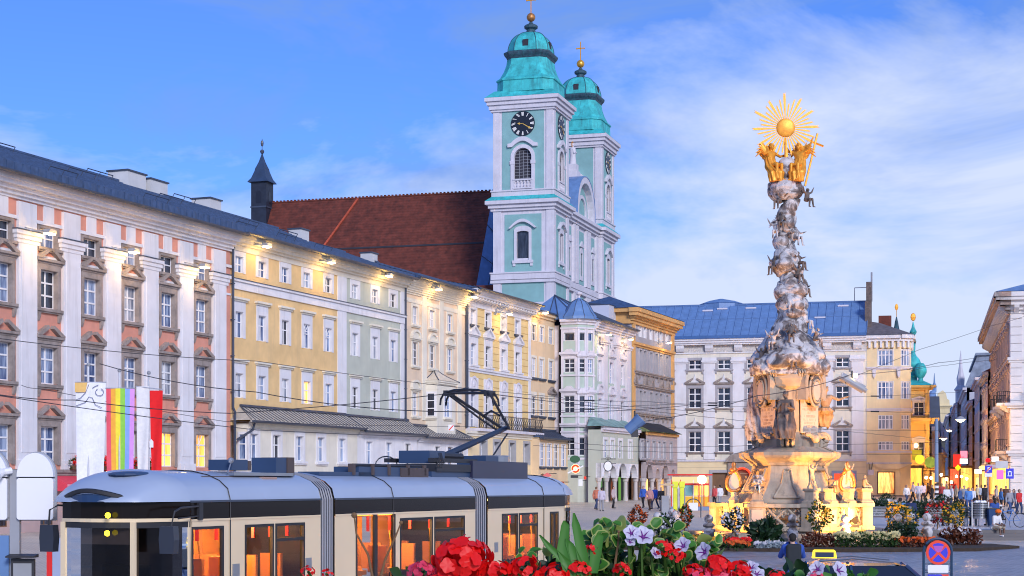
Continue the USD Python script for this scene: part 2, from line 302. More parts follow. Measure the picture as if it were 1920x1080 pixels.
# ---------------------------------------------------------------- the ground
def paving(name, c1, c2, c3, sc, bw=0.5, rh=0.25):
    return mat(name, {'g': ('geometry', {}), 'rot': ('vector_rotate', {'rotate_type': 'z_axis', 'angle': -0.37}), 'b': ('brick_texture', {'scale': sc, 'color1': c1, 'color2': c2, 'mortar': c3, 'mortar_size': 0.022, 'mortar_smooth': 0.3, 'brick_width': bw, 'row_height': rh}),
        'n': ('noise_texture', {'scale': 0.35, 'detail': 6.0, 'roughness': 0.62}), 'r': ('map_range', {'from_min': 0.3, 'from_max': 0.7, 'to_min': 0.7, 'to_max': 1.25}), 'm': ('vector_math', {'math_type': 'scale'}),
        'bp': ('bump', {'strength': 0.5, 'distance': 0.02, 'invert': True}), 'rr': ('map_range', {'from_min': 0.35, 'from_max': 0.65, 'to_min': 0.28, 'to_max': 0.62}), 'p': ('principled_bsdf', {'roughness': 0.5})},
        [('g.position', 'rot.vector'), ('rot.vector', 'b.vector'), ('g.position', 'n.vector'), ('n.fac', 'r.value'), ('b.color', 'm.vector1'), ('r.result', 'm.scale'), ('m.vector', 'p.base_color'), ('b.fac', 'bp.height'), ('bp.normal', 'p.normal'), ('n.fac', 'rr.value'), ('rr.result', 'p.roughness')], surface='p.BSDF')
PAVE = paving('square_paving', (0.58, 0.50, 0.41), (0.66, 0.57, 0.47), (0.32, 0.28, 0.23), 1.6)
SETTS = paving('granite_setts', (0.19, 0.21, 0.26), (0.38, 0.40, 0.45), (0.05, 0.055, 0.07), 2.0, 0.62, 0.3)
ASPH = stone('asphalt', (0.055, 0.055, 0.06), rough=0.6, var=0.2, scale=1.5, bump=0.4, bscale=60)
xs = np.array([-3000, -400, -120, -60, -40, -25, -15, -8, -3, 2, 6, 10, 14, 18, 22, 26, 30, 40, 60, 120, 400, 3000.]); ys = np.array([-400, -60, 0, 10, 20, 25, 30, 35, 40, 50, 60, 70, 80, 90, 100, 120, 140, 160, 180, 200, 215, 240, 300, 400, 700, 1500, 4000.])
X, Y = np.meshgrid(xs, ys); V = np.stack([X, Y, np.vectorize(gz)(Y)], -1).reshape(-1, 3)
i, j = np.meshgrid(np.arange(len(ys) - 1), np.arange(len(xs) - 1), indexing='ij'); n = len(xs)
single('ground', (V, np.vstack([np.stack([i * n + j, i * n + j + 1, (i + 1) * n + j + 1], -1).reshape(-1, 3), np.stack([i * n + j, (i + 1) * n + j + 1, (i + 1) * n + j], -1).reshape(-1, 3)])), PAVE, 'pale stone paving of the wide town square', 'ground', kind='structure')
def strip(name, pts, m, label, cat, lift=0.004):
    """a sheet laid on the sloping ground: pts pairs of left and right edge points"""
    g = G()
    for (a, b), (c, d) in zip(pts[:-1], pts[1:]): g.quad((a[0], a[1], gz(a[1]) + lift), (b[0], b[1], gz(b[1]) + lift), (d[0], d[1], gz(d[1]) + lift), (c[0], c[1], gz(c[1]) + lift))
    return single(name, g, m, label, cat, kind='structure')
strip('road', [((5, y), (60, y)) for y in (12, 30, 45, 55, 63)] + [((9.0, 67), (60, 68)), ((17.0, 68.5), (60, 71)), ((19.5, 70.0), (60, 72.8))], SETTS, 'blue grey setts of the roadway in front of the flower beds', 'road')
# ---------------------------------------------------------------- the row of houses on the left
RD, RN, RO = np.array([.3613, .9324]), np.array([.9324, -.3613]), np.array([-23.65, 87.0])
def U(px, v=0.0):
    a = (px - 960) / 3200; o = RO + v * RN
    return (a * o[1] - o[0]) / (RD[0] - a * RD[1])
def H(px, py, v=0.0):
    y = (RO + v * RN + U(px, v) * RD)[1]; return EYE + (908 - py) * y / 3200
def row(name, label, s0, v=0.0): return Bld(name, label, 'building', RO + v * RN + s0 * RD, RD)
def slates(b, x0, x1, y0, z0, y1, z1, m=SLATE, step=0.42, parent=None):
    """roof slope in overlapping courses, plus ridge cap"""
    n = max(4, int(math.hypot(y1 - y0, z1 - z0) / step)); g = b.g()
    for k in range(n):
        t0, t1 = k / n, (k + 1) / n; ya, za, yb, zb = y0 + (y1 - y0) * t0, z0 + (z1 - z0) * t0, y0 + (y1 - y0) * t1, z0 + (z1 - z0) * t1
        g.quad((x0, ya, za + .05), (x1, ya, za + .05), (x1, yb, zb + .006), (x0, yb, zb + .006)); g.quad((x0, ya, za), (x1, ya, za), (x1, ya, za + .05), (x0, ya, za + .05))
    r = b.part('roof', g, m, parent=parent)
    gb = b.g(); gb.quad((x0, y1, z1), (x1, y1, z1), (x1, 2 * y1 - y0, z0), (x0, 2 * y1 - y0, z0)); gb.add([(x0, y0, z0), (x0, y1, z1), (x0, 2 * y1 - y0, z0)], [[0, 1, 2]]); gb.add([(x1, y0, z0), (x1, y1, z1), (x1, 2 * y1 - y0, z0)], [[0, 2, 1]])
    gb.box(x0, x1, y1 - .12, y1 + .12, z1 - .02, z1 + .09)
    b.part('ridge_and_rear_slope', gb, m, parent=r)
    return r
def chimney(b, roof, x, y, z0, z1, w, d):
    g = b.g(); g.box(x - w / 2, x + w / 2, y - d / 2, y + d / 2, z0, z1); c = b.part('chimney', g, CHIMNEY, parent=roof)
    b.part('chimney_cap', b.g().box(x - w / 2 - .08, x + w / 2 + .08, y - d / 2 - .08, y + d / 2 + .08, z1 + .003, z1 + .09), GUTTER, parent=roof)
def shell(b, L, z1, depth=12, m=WHITE, y0=0.5):
    g = b.g(); g.box(0.01, L - 0.01, y0, depth, 0.2, z1); b.part('rear_wall', g, m)
def gutter(b, x0, x1, y, z):
    g = b.g(); n = 6
    g.prism([(y - .16 + .16 * cos(PI + PI * k / n), z + .16 * sin(PI + PI * k / n)) for k in range(n + 1)], x0, x1, 'x'); b.part('gutter', g, GUTTER)
def downpipe(b, x, y, z0, z1):
    g = b.g(); g.tube([(x, y - .12, z1), (x, y - .12, z0)], .09, 6)
    for z in np.arange(z0 + 1, z1, 2.2): g.box(x - .12, x + .12, y - .2, y, z, z + .05)
    b.part('downpipe', g, GUTTER)
def snowguard(b, roof, x, y, z, n=3, L=2.4):
    g = b.g(); g.tube([(x, y, z + .25), (x + L, y, z + .25)], .03, 4)
    for k in range(n): g.tube([(x + L * k / (n - 1), y, z + .25), (x + L * k / (n - 1), y + .15, z)], .025, 4)
    b.part('snow_guard', g, GUTTER, parent=roof)
# --- coral and white house with giant pilasters
s0 = -9.6; L = U(432) - s0; b = row('coral_house', 'coral and white house with giant pilasters and broken pediments, leftmost of the row', s0)
cols = [U(90) - s0 + 3.68 * k for k in range(-2, 5)]
shell(b, L, 18.0)
A, B_, C_, D_, E_ = (15.35, .95), (12.25, 1.95), (8.4, 1.9), (4.3, 1.95), (1.2, 2.2)
ow = 1.42; holes = [(c - ow / 2, c + ow / 2, z, z + h) for c in cols for z, h in (A, B_, C_, D_, E_)]
g = ends(wall(b.g(), 0, L, 3.9, 16.62, holes), 0, L, 3.9, 16.62, 0, .5); wl = b.part('wall', g, CORAL)
g = wall(b.g(), 0, L, .2, 3.9, holes, y=-.06); b.part('ground_floor_wall', g, stone('pale_rose_stone', (.5, .36, .34), var=.1, bump=.2))
g = b.g(); cornice(g, 0, L, 0, [(3.75, 3.9, .18), (3.9, 4.05, .28)], False)
b.part('band', g, GREYST)
for k in range(len(cols) + 1):
    x = cols[0] + 3.68 * (k - .5); g = b.g()
    if x < .8 or x > L: x = min(max(x, .75), L - .78)
    w = .74; g.box(x - w, x + w, -.17, .02, 4.06, 15.3); g.box(x - w + .2, x + w - .2, -.20, -.165, 4.9, 14.9)
    g.box(x - w - .06, x + w + .06, -.27, .02, 4.06, 4.5); g.box(x - .42, x + .42, -.3, -.27, 4.12, 4.4)
    b.part('pilaster', g, WHITE)
    g = b.g(); cornice(g, x - w, x + w, 0, [(15.3, 15.5, .20), (15.5, 15.72, .26), (15.72, 15.92, .33)]); g.box(x - w + .02, x + w - .02, -.16, .02, 15.98, 17.35); b.part('capital', g, WHITE)
    b.part('capital_cover', b.g().box(x - w - .36, x + w + .36, -.37, .02, 15.925, 15.975), GUTTER)
g = b.g(); cornice(g, 0, L, 0, [(14.78, 14.9, .05), (16.45, 16.62, .1)], False); b.part('string_course', g, WHITE)
g = wall(b.g(), 0, L, 16.62, 17.45); b.part('frieze', g, CORAL)
for k, c in enumerate(cols):
    for a in (-.42, ): b.part('frieze_panel', b.g().box(c + a, c - a, -.07, .02, 16.63, 17.44), WHITE)
g = b.g(); cornice(g, 0, L, 0, [(17.45, 17.6, .12), (17.6, 17.8, .25), (17.8, 18.0, .42), (18.0, 18.2, .68), (18.2, 18.5, .82)], False); b.part('cornice', g, WHITE)
for i, c in enumerate(cols):
    window(b, c, A[0], ow, A[1], cross=(.5,), sur=GREYST, sw=.2, sp=.05, rev=.24, sill=GREYST, glass=P_DARK if i % 2 else P_BLUE)
    for z, h in (B_, C_): window(b, c, z, ow, h, cross=(.34, .67), sur=GREYST, sw=.24, sp=.1, top=.16, rev=.23, bar=.07, sill=GREYST, ped='broken', extra=.42, ph=.52)
    window(b, c, D_[0], ow, D_[1], cross=(.34, .67), sur=GREYST, sw=.24, sp=.1, top=.16, rev=.23, bar=.07, ped='broken', ph=.52, glass=P_LIT if i >= 5 else None, sash=i == 6)
    window(b, c, E_[0], ow, E_[1], cross=(.6,), mull=1, rev=.3, frame=BROWNW, glass=P_SHOP if i in (3, 5) else P_DARK)
rf = slates(b, -.0, L + .1, -1.0, 18.62, 5.6, 21.5)
g = b.g(); g.box(0, L + .1, -1.02, -.9, 18.45, 18.98)
for k in range(int(L / .62)): g.box(k * .62, k * .62 + .03, -1.05, -1.015, 18.47, 18.96)
b.part('eave_board', g, SLATE)
gutter(b, 0, L + .1, -1.0, 18.5)
for p, w, zt in ((254, 1.95, 22.1), (296, 1.9, 22.0), (402, 1.4, 21.9)): chimney(b, rf, U(p, -5) - s0, 5.6, 20.2, zt, w, 1.4)
for k in range(9): snowguard(b, rf, 1.5 + k * 2.9, .3 + (k % 3) * .9, 19.4 + (k % 3) * .5)
# --- shared pattern of the plain houses
def plain(b, x0, x1, z0, z1, colsrows, m, **kw):
    holes = [(c - w / 2, c + w / 2, z, z + h) for c, z, w, h in colsrows]
    g = ends(wall(b.g(), x0, x1, z0, z1, holes), x0, x1, z0, z1, 0, .5); return b.part('wall', g, m)
def lamp_at(px, y, z, label, v=0.0):
    """flood lamp on a bracket, shining down the front"""
    s = U(px, v); o = RO + v * RN + s * RD
    t = thing('facade_lamp', label, 'lamp', (o[0], o[1], z), math.degrees(math.atan2(RD[1], RD[0])), 'flood lamps on the house fronts')
    g = G(); g.box(-1.0, -.75, -.14, 0, -.1, .35); g.tube([(-.9, -.12, .1), (-.5, -.7, .08), (-.1, -.95, 0)], .035, 5); g.tube([(-.9, -.12, .25), (-.3, -.9, .06)], .02, 4); part(t, 'bracket', g, GREYMETAL)
    g = G(); g.prism([(-.32, .02), (.32, .02), (.25, .2), (-.25, .2)], -1.2, -.8); part(t, 'housing', g, GREYMETAL)
    part(t, 'lamp_glass', G().box(-.28, .28, -1.17, -.83, -.05, .012), BULB)
    l = UsdLux.SphereLight.Define(stage, t + '/light'); l.AddTranslateOp().Set(Gf.Vec3d(0, -1.5, -.4)); l.CreateRadiusAttr(.12); l.CreateIntensityAttr(FACADE_LAMP); l.CreateColorAttr(Gf.Vec3f(1, .56, .13)); l.CreateNormalizeAttr(True)
    return t
FACADE_LAMP = 20.0
import shapely.geometry as sg, shapely.ops as so
def slab(g, poly, y0, y1):
    """a shapely polygon drawn in x,z standing between y0 and y1"""
    for p in getattr(poly, 'geoms', [poly]):
        if p.area < 1e-4: continue
        t = trimesh.creation.extrude_polygon(p, abs(y1 - y0)); v = np.array(t.vertices); g.add(np.stack([v[:, 0], max(y0, y1) - v[:, 2], v[:, 1]], 1), t.faces)
    return g
def rect(x0, x1, z0, z1): return sg.box(x0, z0, x1, z1)
def archp(c, w, z0, zs, n=12, k=1.0):
    return sg.Polygon([(c - w / 2, z0), (c + w / 2, z0)] + [(c + w / 2 * cos(PI * i / n), zs + k * w / 2 * sin(PI * i / n)) for i in range(n + 1)])
class GT(G):
    def __init__(s, dz, o, a): super().__init__(dz); s.o, s.a = o, a
    def arrays(s):
        v, f = super().arrays(); c, n = cos(s.a), sin(s.a)
        return np.stack([s.o[0] + v[:, 0] * c - v[:, 1] * n, s.o[1] + v[:, 0] * n + v[:, 1] * c, v[:, 2]], 1), f
class Face:
    """one side of a building or bay: from p to q in the building's plan (left to right as seen from outside)"""
    def __init__(s, b, p, q): s.b, s.o, s.a, s.L = b, p, math.atan2(q[1] - p[1], q[0] - p[0]), math.hypot(q[0] - p[0], q[1] - p[1]); s.path = b.path; s.z0 = b.z0
    def g(s): return GT(s.b.z0, s.o, s.a)
    def part(s, *a, **k): return s.b.part(*a, **k)
def bands(b, x0, x1, y, lst, m, name='cornice', side=False):
    g = b.g(); cornice(g, x0, x1, y, lst, side); return b.part(name, g, m)
TANR = stone('tan_sheet_roof', (.44, .41, .36), rough=.45, var=.15, scale=2, streak=.4, dirt=(.2, .19, .18))  # reflected beige light put into the sheet colour
def lean_roof(b, x0, x1, yw, zw, ye, ze, hl=0.0, hr=0.0, m=SLATE, sp=.5):
    """lean-to roof in standing-seam sheets with hipped ends"""
    g = b.g(); n = max(2, int((x1 - x0) / sp))
    g.add([(x0, ye, ze), (x1, ye, ze), (x1 - hr, yw, zw), (x0 + hl, yw, zw), (x0, yw, ze), (x1, yw, ze)], [[0, 1, 2], [0, 2, 3], [0, 3, 4], [1, 5, 2]])
    g.box(x0, x1, ye - .02, ye + .1, ze - .12, ze - .005)
    r = b.part('lean_to_roof', g, m); g = b.g()
    for k in range(n + 1):
        t = k / n; xa, xb = x0 + (x1 - x0) * t, min(max(x0 + (x1 - x0) * t, x0 + hl), x1 - hr); g.tube([(xa, ye, ze + .03), (xb, yw, zw + .03)], .022, 4)
    g.box(x0 + hl, x1 - hr, yw - .16, yw, zw - .02, zw + .12); b.part('seams_and_flashing', g, GUTTER, parent=r)
    gutter(b, x0, x1, ye, ze - .02); return r
# --- yellow house
s0 = U(434); L = U(640) - s0; b = row('yellow_house', 'plain yellow plaster house beside the coral one, white flat-capped windows and lean-to front', s0)
shell(b, L, 18.2); cols = [U(p) - s0 for p in (448, 491, 534.5, 575, 615.5)]
def two_tier(b, x0, x1, cols, m, lit=None, lampy=0):
    plain(b, x0, x1, 6.9, 17.7, [(c, z, .95, h) for c in cols for z, h in ((16.3, 1.0), (12.3, 1.6), (8.62, 1.5))], m)
    bands(b, x0, x1, 0, [(15.25, 15.72, .1), (15.72, 15.86, .2)], WHITE, 'string_course'); b.part('string_course_cover', b.g().box(x0, x1, -.24, 0.02, 15.862, 15.90), GUTTER)
    bands(b, x0, x1, 0, [(17.62, 17.95, .06), (17.95, 18.1, .22), (18.1, 18.3, .45), (18.3, 18.6, .62)], WHITE2)
    for i, c in enumerate(cols):
        window(b, c, 16.3, .95, 1.0, cross=(.5,), sur=WHITE, sw=.3, sp=.04, rev=.16, sill=GREYST if False else None)
        window(b, c, 12.3, .95, 1.6, cross=(.6,), sur=WHITE, sw=.26, sp=.05, top=.45, ped='flat', pm=WHITE2, rev=.18, sash=i in (3, 4) and lit is not None)
        window(b, c, 8.62, .95, 1.5, cross=(.6,), sur=WHITE, sw=.26, sp=.05, top=.45, ped='flat', pm=WHITE2, rev=.18, glass=P_LIT if i == lit else None)
two_tier(b, 0, L, cols, OCHRE, lit=3)
b.part('corner_strip', b.g().box(L - .62, L - .02, -.05, .02, 6.9, 17.62), WHITE)
holes = [(c - .5, c + .5, 4.8, 6.4) for c in cols] + [(c - .6, c + .6, 1.3, 3.9) for c in cols]
g = wall(b.g(), .3, L + .35, .3, 7.0, holes, y=-1.05); ends(g, .3, L + .35, .3, 7.0, -1.05, 0); b.part('front_extension', g, WHITE2)
bands(b, .3, L + .35, -1.05, [(6.72, 6.9, .1), (6.9, 7.12, .22)], WHITE2)
for c in cols:
    window(b, c, 4.8, 1.0, 1.6, y=-1.05, cross=(.6,), sur=WHITE, sw=.2, sp=.05, top=.1, rev=.2, sill=WHITE)
    window(b, c, 1.3, 1.2, 2.6, y=-1.05, cross=(.7,), rev=.2, frame=BROWNW, glass=P_SHOP)
fs = Face(b, (.3, 0), (.3, -1.05))
window(fs, .62, 4.8, .5, 1.6, cross=(.6,), sur=WHITE, sw=.1, sp=.05, rev=-.03, mull=0)
lean_roof(b, -.15, L + .45, 0, 8.1, -1.5, 7.2, hl=1.1, m=TANR)
downpipe(b, -.02, 0, 7.9, 17.9); g = b.g(); g.tube([(-.02, -.12, 7.95), (-.1, -.3, 7.7), (-.1, -.3, .5)], .09, 6); g.tube([(.3, -1.5, 7.2), (.3, -1.3, 6.6), (-.05, -.4, 6.0)], .08, 6); b.part('downpipe', g, GUTTER)
rf = slates(b, .1, L, -.85, 18.7, 5.0, 21.2); b.part('eave_board', b.g().box(0, L, -.87, -.7, 18.55, 18.9), SLATE); gutter(b, 0, L, -.88, 18.62)
chimney(b, rf, U(572, -4) - s0, 4.5, 19.9, 21.35, 1.2, 1.0)
for k in range(5): snowguard(b, rf, 1.0 + k * 2.6, .2 + (k % 2) * 1.3, 19.25 + (k % 2) * .65)
# --- grey-green house
s0 = U(640); L = U(758.5) - s0; b = row('sage_house', 'grey-green plaster house with white borders right of the yellow house', s0)
shell(b, L, 18.2); cols = [U(p) - s0 for p in (665.5, 703, 737)]; two_tier(b, 0, L, cols, SAGE)
for x in (.02, L - .75): b.part('corner_strip', b.g().box(x, x + .7, -.05, .02, 6.9, 17.62), WHITE)
holes = [(U(p, 1.05) - s0 - .5, U(p, 1.05) - s0 + .5, 4.7, 6.3) for p in (692.5, 729.5, 765)]
g = wall(b.g(), .36, L, .3, 6.9, holes, y=-1.05); ends(g, .36, L, .3, 6.9, -1.05, 0); b.part('front_extension', g, WHITE); bands(b, .5, L, -1.05, [(6.6, 6.75, .1), (6.75, 7.0, .22)], WHITE)
for h in holes: window(b, (h[0] + h[1]) / 2, 4.7, 1.0, 1.6, y=-1.05, cross=(.6,), sur=WHITE, sw=.16, sp=.04, rev=.2, sill=GUTTER)
lean_roof(b, .48, L + .5, 0, 8.05, -1.5, 7.05, m=TANR); downpipe(b, L - .05, 0, 7.2, 18.0)
rf = slates(b, 0, L, -.85, 18.7, 5.0, 20.85); b.part('eave_board', b.g().box(0, L, -.87, -.7, 18.55, 18.9), SLATE); gutter(b, 0, L, -.88, 18.62)
chimney(b, rf, U(703, -3) - s0, 3.5, 19.5, 20.8, 1.1, .9)
g = b.g(); g.prism([(2.6, 19.8), (3.6, 20.1), (3.6, 20.8), (2.6, 19.9)], L + 1.2, L + 1.9, 'x'); b.part('roof_hatch', g, GUTTER, parent=rf)
# --- blush house with a tented bay
s0 = U(759.5); L = U(873) - s0; b = row('blush_house', 'narrow blush house with shell pediments and a tent-roofed bay window', s0)
shell(b, L, 18.2); cols = [U(p) - s0 for p in (778, 810, 843)]
plain(b, 0, L, 6.9, 17.75, [(c, z, .95, h) for i, c in enumerate(cols) for z, h in ((15.4, 1.35), (12.3, 1.75), (8.5, 1.75)) if not (i and z < 9)], BLUSH)
g = b.g(); cornice(g, 0, L, 0, [(17.6 + .14 * k, 17.74 + .14 * k, .08 + .1 * k) for k in range(8)], False); b.part('cornice', g, WHITE2)
bands(b, 0, L, 0, [(16.98, 17.3, .05)], WHITE2, 'string_course')
for p in (797, 829, 862.5):
    x = U(p) - s0 - .2; b.part('pilaster_strip', b.g().box(x - .38, x + .38, -.07, .02, 8.2, 17.6), WHITE2)
for i, c in enumerate(cols):
    window(b, c, 15.4, .95, 1.35, cross=(.5,), sur=WHITE2, sw=.2, rev=.14, sill=WHITE2, sp=.05)
    window(b, c, 12.3, .95, 1.75, cross=(.34, .67), sur=WHITE2, sw=.2, rev=.14, sill=WHITE2, ped='seg', ph=.6, sp=.05)
window(b, cols[0], 8.5, .95, 1.75, cross=(.34, .67), sur=WHITE2, sw=.2, rev=.14, sill=WHITE2, ped='seg', ph=.6, sp=.05)
x0, x1, yb = U(797) - s0 + .1, U(854, .95) - s0, -.95
g = b.g(); wall(g, x0, x1, 7.2, 11.0, [(x0 + 1.4, x0 + 2.6, 8.5, 10.3)], y=yb); ends(g, x0, x1, 7.2, 11.0, yb, 0); bay = b.part('bay', g, WHITE2)
window(b, x0 + 2.0, 8.5, 1.2, 1.8, y=yb, cross=(.34, .67), sur=WHITE, sw=.14, rev=.12, sill=WHITE2)
fs = Face(b, (x0, 0), (x0, yb)); window(fs, .48, 8.5, .66, 1.8, cross=(.34, .67), sur=WHITE, sw=.1, rev=-.04, mull=0, sill=WHITE2, glass=P_DARK)
g = b.g()
for z, p in ((11.0, .12), (11.14, .2)): g.box(x0 - p, x1 + p, yb - p, 0, z, z + .14)
g.box(x0 - .02, x0 + .3, yb - .03, 0, 10.55, 10.95); b.part('bay_cornice', g, WHITE2, parent=bay)
xm = (x0 + x1) / 2; rings = []
for t in np.linspace(0, 1, 6):
    k = (1 - t) ** 1.5; rings.append([(xm + (x0 - .25 - xm) * k - .3 * (1 - k), (yb - .25) * k - .05 * (1 - k), 11.28 + .95 * t), (xm + (x1 + .25 - xm) * k + .3 * (1 - k), (yb - .25) * k - .05 * (1 - k), 11.28 + .95 * t), (xm + (x1 + .25 - xm) * k + .3 * (1 - k), 0, 11.28 + .95 * t), (xm + (x0 - .25 - xm) * k - .3 * (1 - k), 0, 11.28 + .95 * t)])
g = b.g(); g.loft(rings); b.part('bay_roof', g, stone('pale_sheet_roof', (.62, .57, .48), rough=.5, var=.1), parent=bay)
g = b.g(); [g.tube([r[k] for r in rings], .05, 4) for k in range(4)]; b.part('bay_roof_ribs', g, GUTTER, parent=bay)
holes = [(U(p, 1.05) - s0 - .5, U(p, 1.05) - s0 + .5, 4.4, 6.2) for p in (820, 843.5, 866)]
g = wall(b.g(), .02, L - 2.0, .3, 6.8, holes, y=-1.05); ends(g, .02, L - 2.0, .3, 6.8, -1.05, 0); b.part('front_extension', g, WHITE)
bands(b, .02, L - 2.0, -1.05, [(6.45, 6.6, .1), (6.6, 6.9, .22)], WHITE)
for h in holes: window(b, (h[0] + h[1]) / 2, 4.4, 1.0, 1.8, y=-1.05, cross=(.34, .67), sur=WHITE, sw=.16, rev=.2, frame=PAINTW if h is holes[0] else BROWNW)
lean_roof(b, .3, L - 1.6, 0, 7.75, -1.5, 6.9, hr=1.0, m=TANR)
rf = slates(b, 0, L, -1.0, 18.85, 4.2, 20.45); gutter(b, 0, L, -1.02, 18.78); b.part('eave_board', b.g().box(0, L, -1.0, -.85, 18.72, 19.05), SLATE)
downpipe(b, L - .1, 0, 7.9, 18.2)
# --- ochre house with temple pediments and balcony
RUST = mat('rusticated_ochre_plaster', {'g': ('geometry', {}), 'sx': ('separate_xyz', {}), 'w': ('math', {'math_type': 'multiply', 'value2': 1.75}), 'f': ('math', {'math_type': 'fraction'}), 'l': ('math', {'math_type': 'less_than', 'value2': 0.07}),
    'n': ('noise_texture', {'scale': .8, 'detail': 5.0}), 'r': ('rgb_ramp', {'ramp': [(.3, (.72, .52, .22)), (.7, (.80, .62, .30))]}), 'm': ('mix_color', {'b': (.5, .3, .1)}), 'p': ('principled_bsdf', {'roughness': .85}), 'bp': ('bump', {'strength': .8, 'distance': .03, 'invert': True})},
    [('g.position', 'sx.vector'), ('sx.z', 'w.value1'), ('w.value', 'f.value1'), ('f.value', 'l.value1'), ('g.position', 'n.vector'), ('n.fac', 'r.fac'), ('r.color', 'm.a'), ('l.value', 'm.fac'), ('m.result', 'p.base_color'), ('l.value', 'bp.height'), ('bp.normal', 'p.normal')], surface='p.BSDF')
s0 = U(874); L = U(995) - s0; b = row('ochre_house', 'ochre rusticated house with white temple pediments and an iron balcony', s0)
shell(b, L, 18.2); cols = [U(p) - s0 for p in (887.5, 915, 944, 970.5)]
plain(b, 0, L, 7.6, 17.9, [(c, z, 1.15, h) for c in cols for z, h in ((16.4, 1.25), (13.1, 1.75), (8.0, 2.75))], RUST)
bands(b, 0, L, 0, [(17.85, 18.25, .08)], WHITE, 'frieze'); bands(b, 0, L, 0, [(18.6, 18.8, .75), (18.8, 19.0, .9), (19.0, 19.2, 1.0)], WHITE)
g = wall(b.g(), 0, L, 18.25, 18.6, y=-.1)
b.part('frieze_board', g, WHITE)
for k in range(int(L / .62)):
    x = .2 + k * .62; b.part('bracket', b.g().prism([(-.11, 18.595), (-.68, 18.595), (-.66, 18.42), (-.4, 18.38), (-.2, 18.28), (-.11, 18.26)], x, x + .26, 'x'), WHITE)
bands(b, 0, L, 0, [(12.5, 12.7, .08), (12.7, 12.85, .18)], WHITE, 'string_course')
for x in (.03, L - .65): b.part('corner_strip', b.g().box(x, x + .6, -.05, .02, 7.6, 17.85), WHITE)
for c in cols:
    window(b, c, 16.4, 1.15, 1.25, cross=(.5,), sur=WHITE, sw=.2, sp=.04, rev=.3, sill=GUTTER)
    window(b, c, 13.1, 1.15, 1.75, cross=(.34, .67), sur=WHITE, sw=.34, sp=.06, top=.3, rev=.3, sill=WHITE, ped='tri', ph=.75)
    window(b, c, 8.0, 1.15, 2.75, cross=(.25, .5, .75), sur=WHITE, sw=.4, sp=.06, top=.9, rev=.3)
    g = b.g(); slab(g, archp(c, 1.5, 10.9, 11.25, k=1.25).difference(archp(c, 1.2, 10.95, 11.25, k=1.25)), -.14, -.062); g.ball((c, -.06, 11.5), .25, 8, sy=.4); b.part('arch_relief', g, TRIM)
g = b.g(); g.box(-.1, L + .1, -1.25, 0, 7.62, 7.85); bal = b.part('balcony', g, TRIM)
g = b.g(); yb = -1.18
for z in (7.9, 8.95): g.box(-.05, L, yb - .025, yb + .025, z, z + .05)
for k in range(int(L / .24)):
    x = k * .24; g.tube([(x + .1 * sin(q * 2.1) * (1 if k % 2 else -1), yb, 7.92 + q * .172) for q in range(7)], .022, 4)
    if k % 6 == 0: g.box(x - .03, x + .03, yb - .03, yb + .03, 7.86, 9.0)
    if k % 2: g.tube([(x + .12 + .09 * cos(q), yb, 8.42 + .16 * sin(q)) for q in np.linspace(0, 2 * PI, 8)], .02, 4)
b.part('railing', g, IRON, parent=bal)
cx = [U(p, .8) - s0 for p in (906, 931, 960, 987)]; g = wall(b.g(), -2.0, L, .3, 7.6, [(c - .62, c + .62, 5.0, 6.85) for c in cx], y=-.8); ends(g, -2.0, L, .3, 7.6, -.8, 0); b.part('front_extension', g, OCHRE2); bands(b, -2.0, L, -.8, [(7.2, 7.4, .08), (7.4, 7.6, .2)], WHITE2)
for c in cx: window(b, c, 5.0, 1.24, 1.85, y=-.8, cross=(.34, .67), sur=stone('grey_window_stone', (.36, .36, .38)) if c is cx[0] else '/World/Looks/grey_window_stone', sw=.22, rev=.42, frame=PAINTW)
rf = slates(b, 0, L, -1.1, 19.25, 3.6, 20.25); gutter(b, 0, L, -1.1, 19.2); downpipe(b, .0, 0, 7.9, 18)
# --- beige house
s0 = U(996); L = U(1040) - s0; b = row('beige_house', 'narrow beige house with small white windows between the ochre house and the green bay', s0)
shell(b, L, 18.6); cols = [U(p) - s0 for p in (1000.5, 1015.5, 1033)]
plain(b, 0, L, 7.9, 18.4, [(c, z, 1.1, h) for c in cols for z, h in ((16.2, 1.4), (12.9, 1.75), (9.5, 1.7))], BEIGE)
for i, c in enumerate(cols):
    window(b, c, 16.2, 1.1, 1.4, cross=(.5,), sur=WHITE2, sw=.2, rev=.12, sp=.04)
    window(b, c, 12.9, 1.1, 1.75, cross=(.34, .67), sur=WHITE2, sw=.22, rev=.12, sp=.04, sill=GUTTER)
    window(b, c, 9.5, 1.1, 1.7, cross=(.34, .67), sur=WHITE2, sw=.2, rev=.12, sp=.04, sill=GUTTER, ped='tri' if i == 2 else None, top=.2, pm=GREYST)
bands(b, 0, L, 0, [(18.35, 18.6, .15), (18.6, 18.85, .35)], BEIGE)
b.part('roof', b.g().box(0, L, -.5, 6, 18.86, 19.0), GUTTER)
px = (1016, 1029.5, 1042.5, 1056); cx = [U(p, 1.5) - s0 for p in px]; xa = U(1010, 1.5) - s0
g = wall(b.g(), xa, L, .3, 7.4, [(c - .55, c + .55, 4.9, 6.9) for c in cx], y=-1.5); ends(g, xa, L, .3, 7.4, -1.5, 0); b.part('front_extension', g, BEIGE)
for c in cx: window(b, c, 4.9, 1.1, 2.0, y=-1.5, cross=(.34, .67), sur=WHITE, sw=.06, rev=.12, sill=GUTTER)
lean_roof(b, xa, L, 0, 8.2, -1.75, 7.45)
g = b.g(); slab(g, archp(xa + .9, 1.7, 1.2, 3.4), -1.56, -1.51); b.part('arched_door', g, BROWNW)
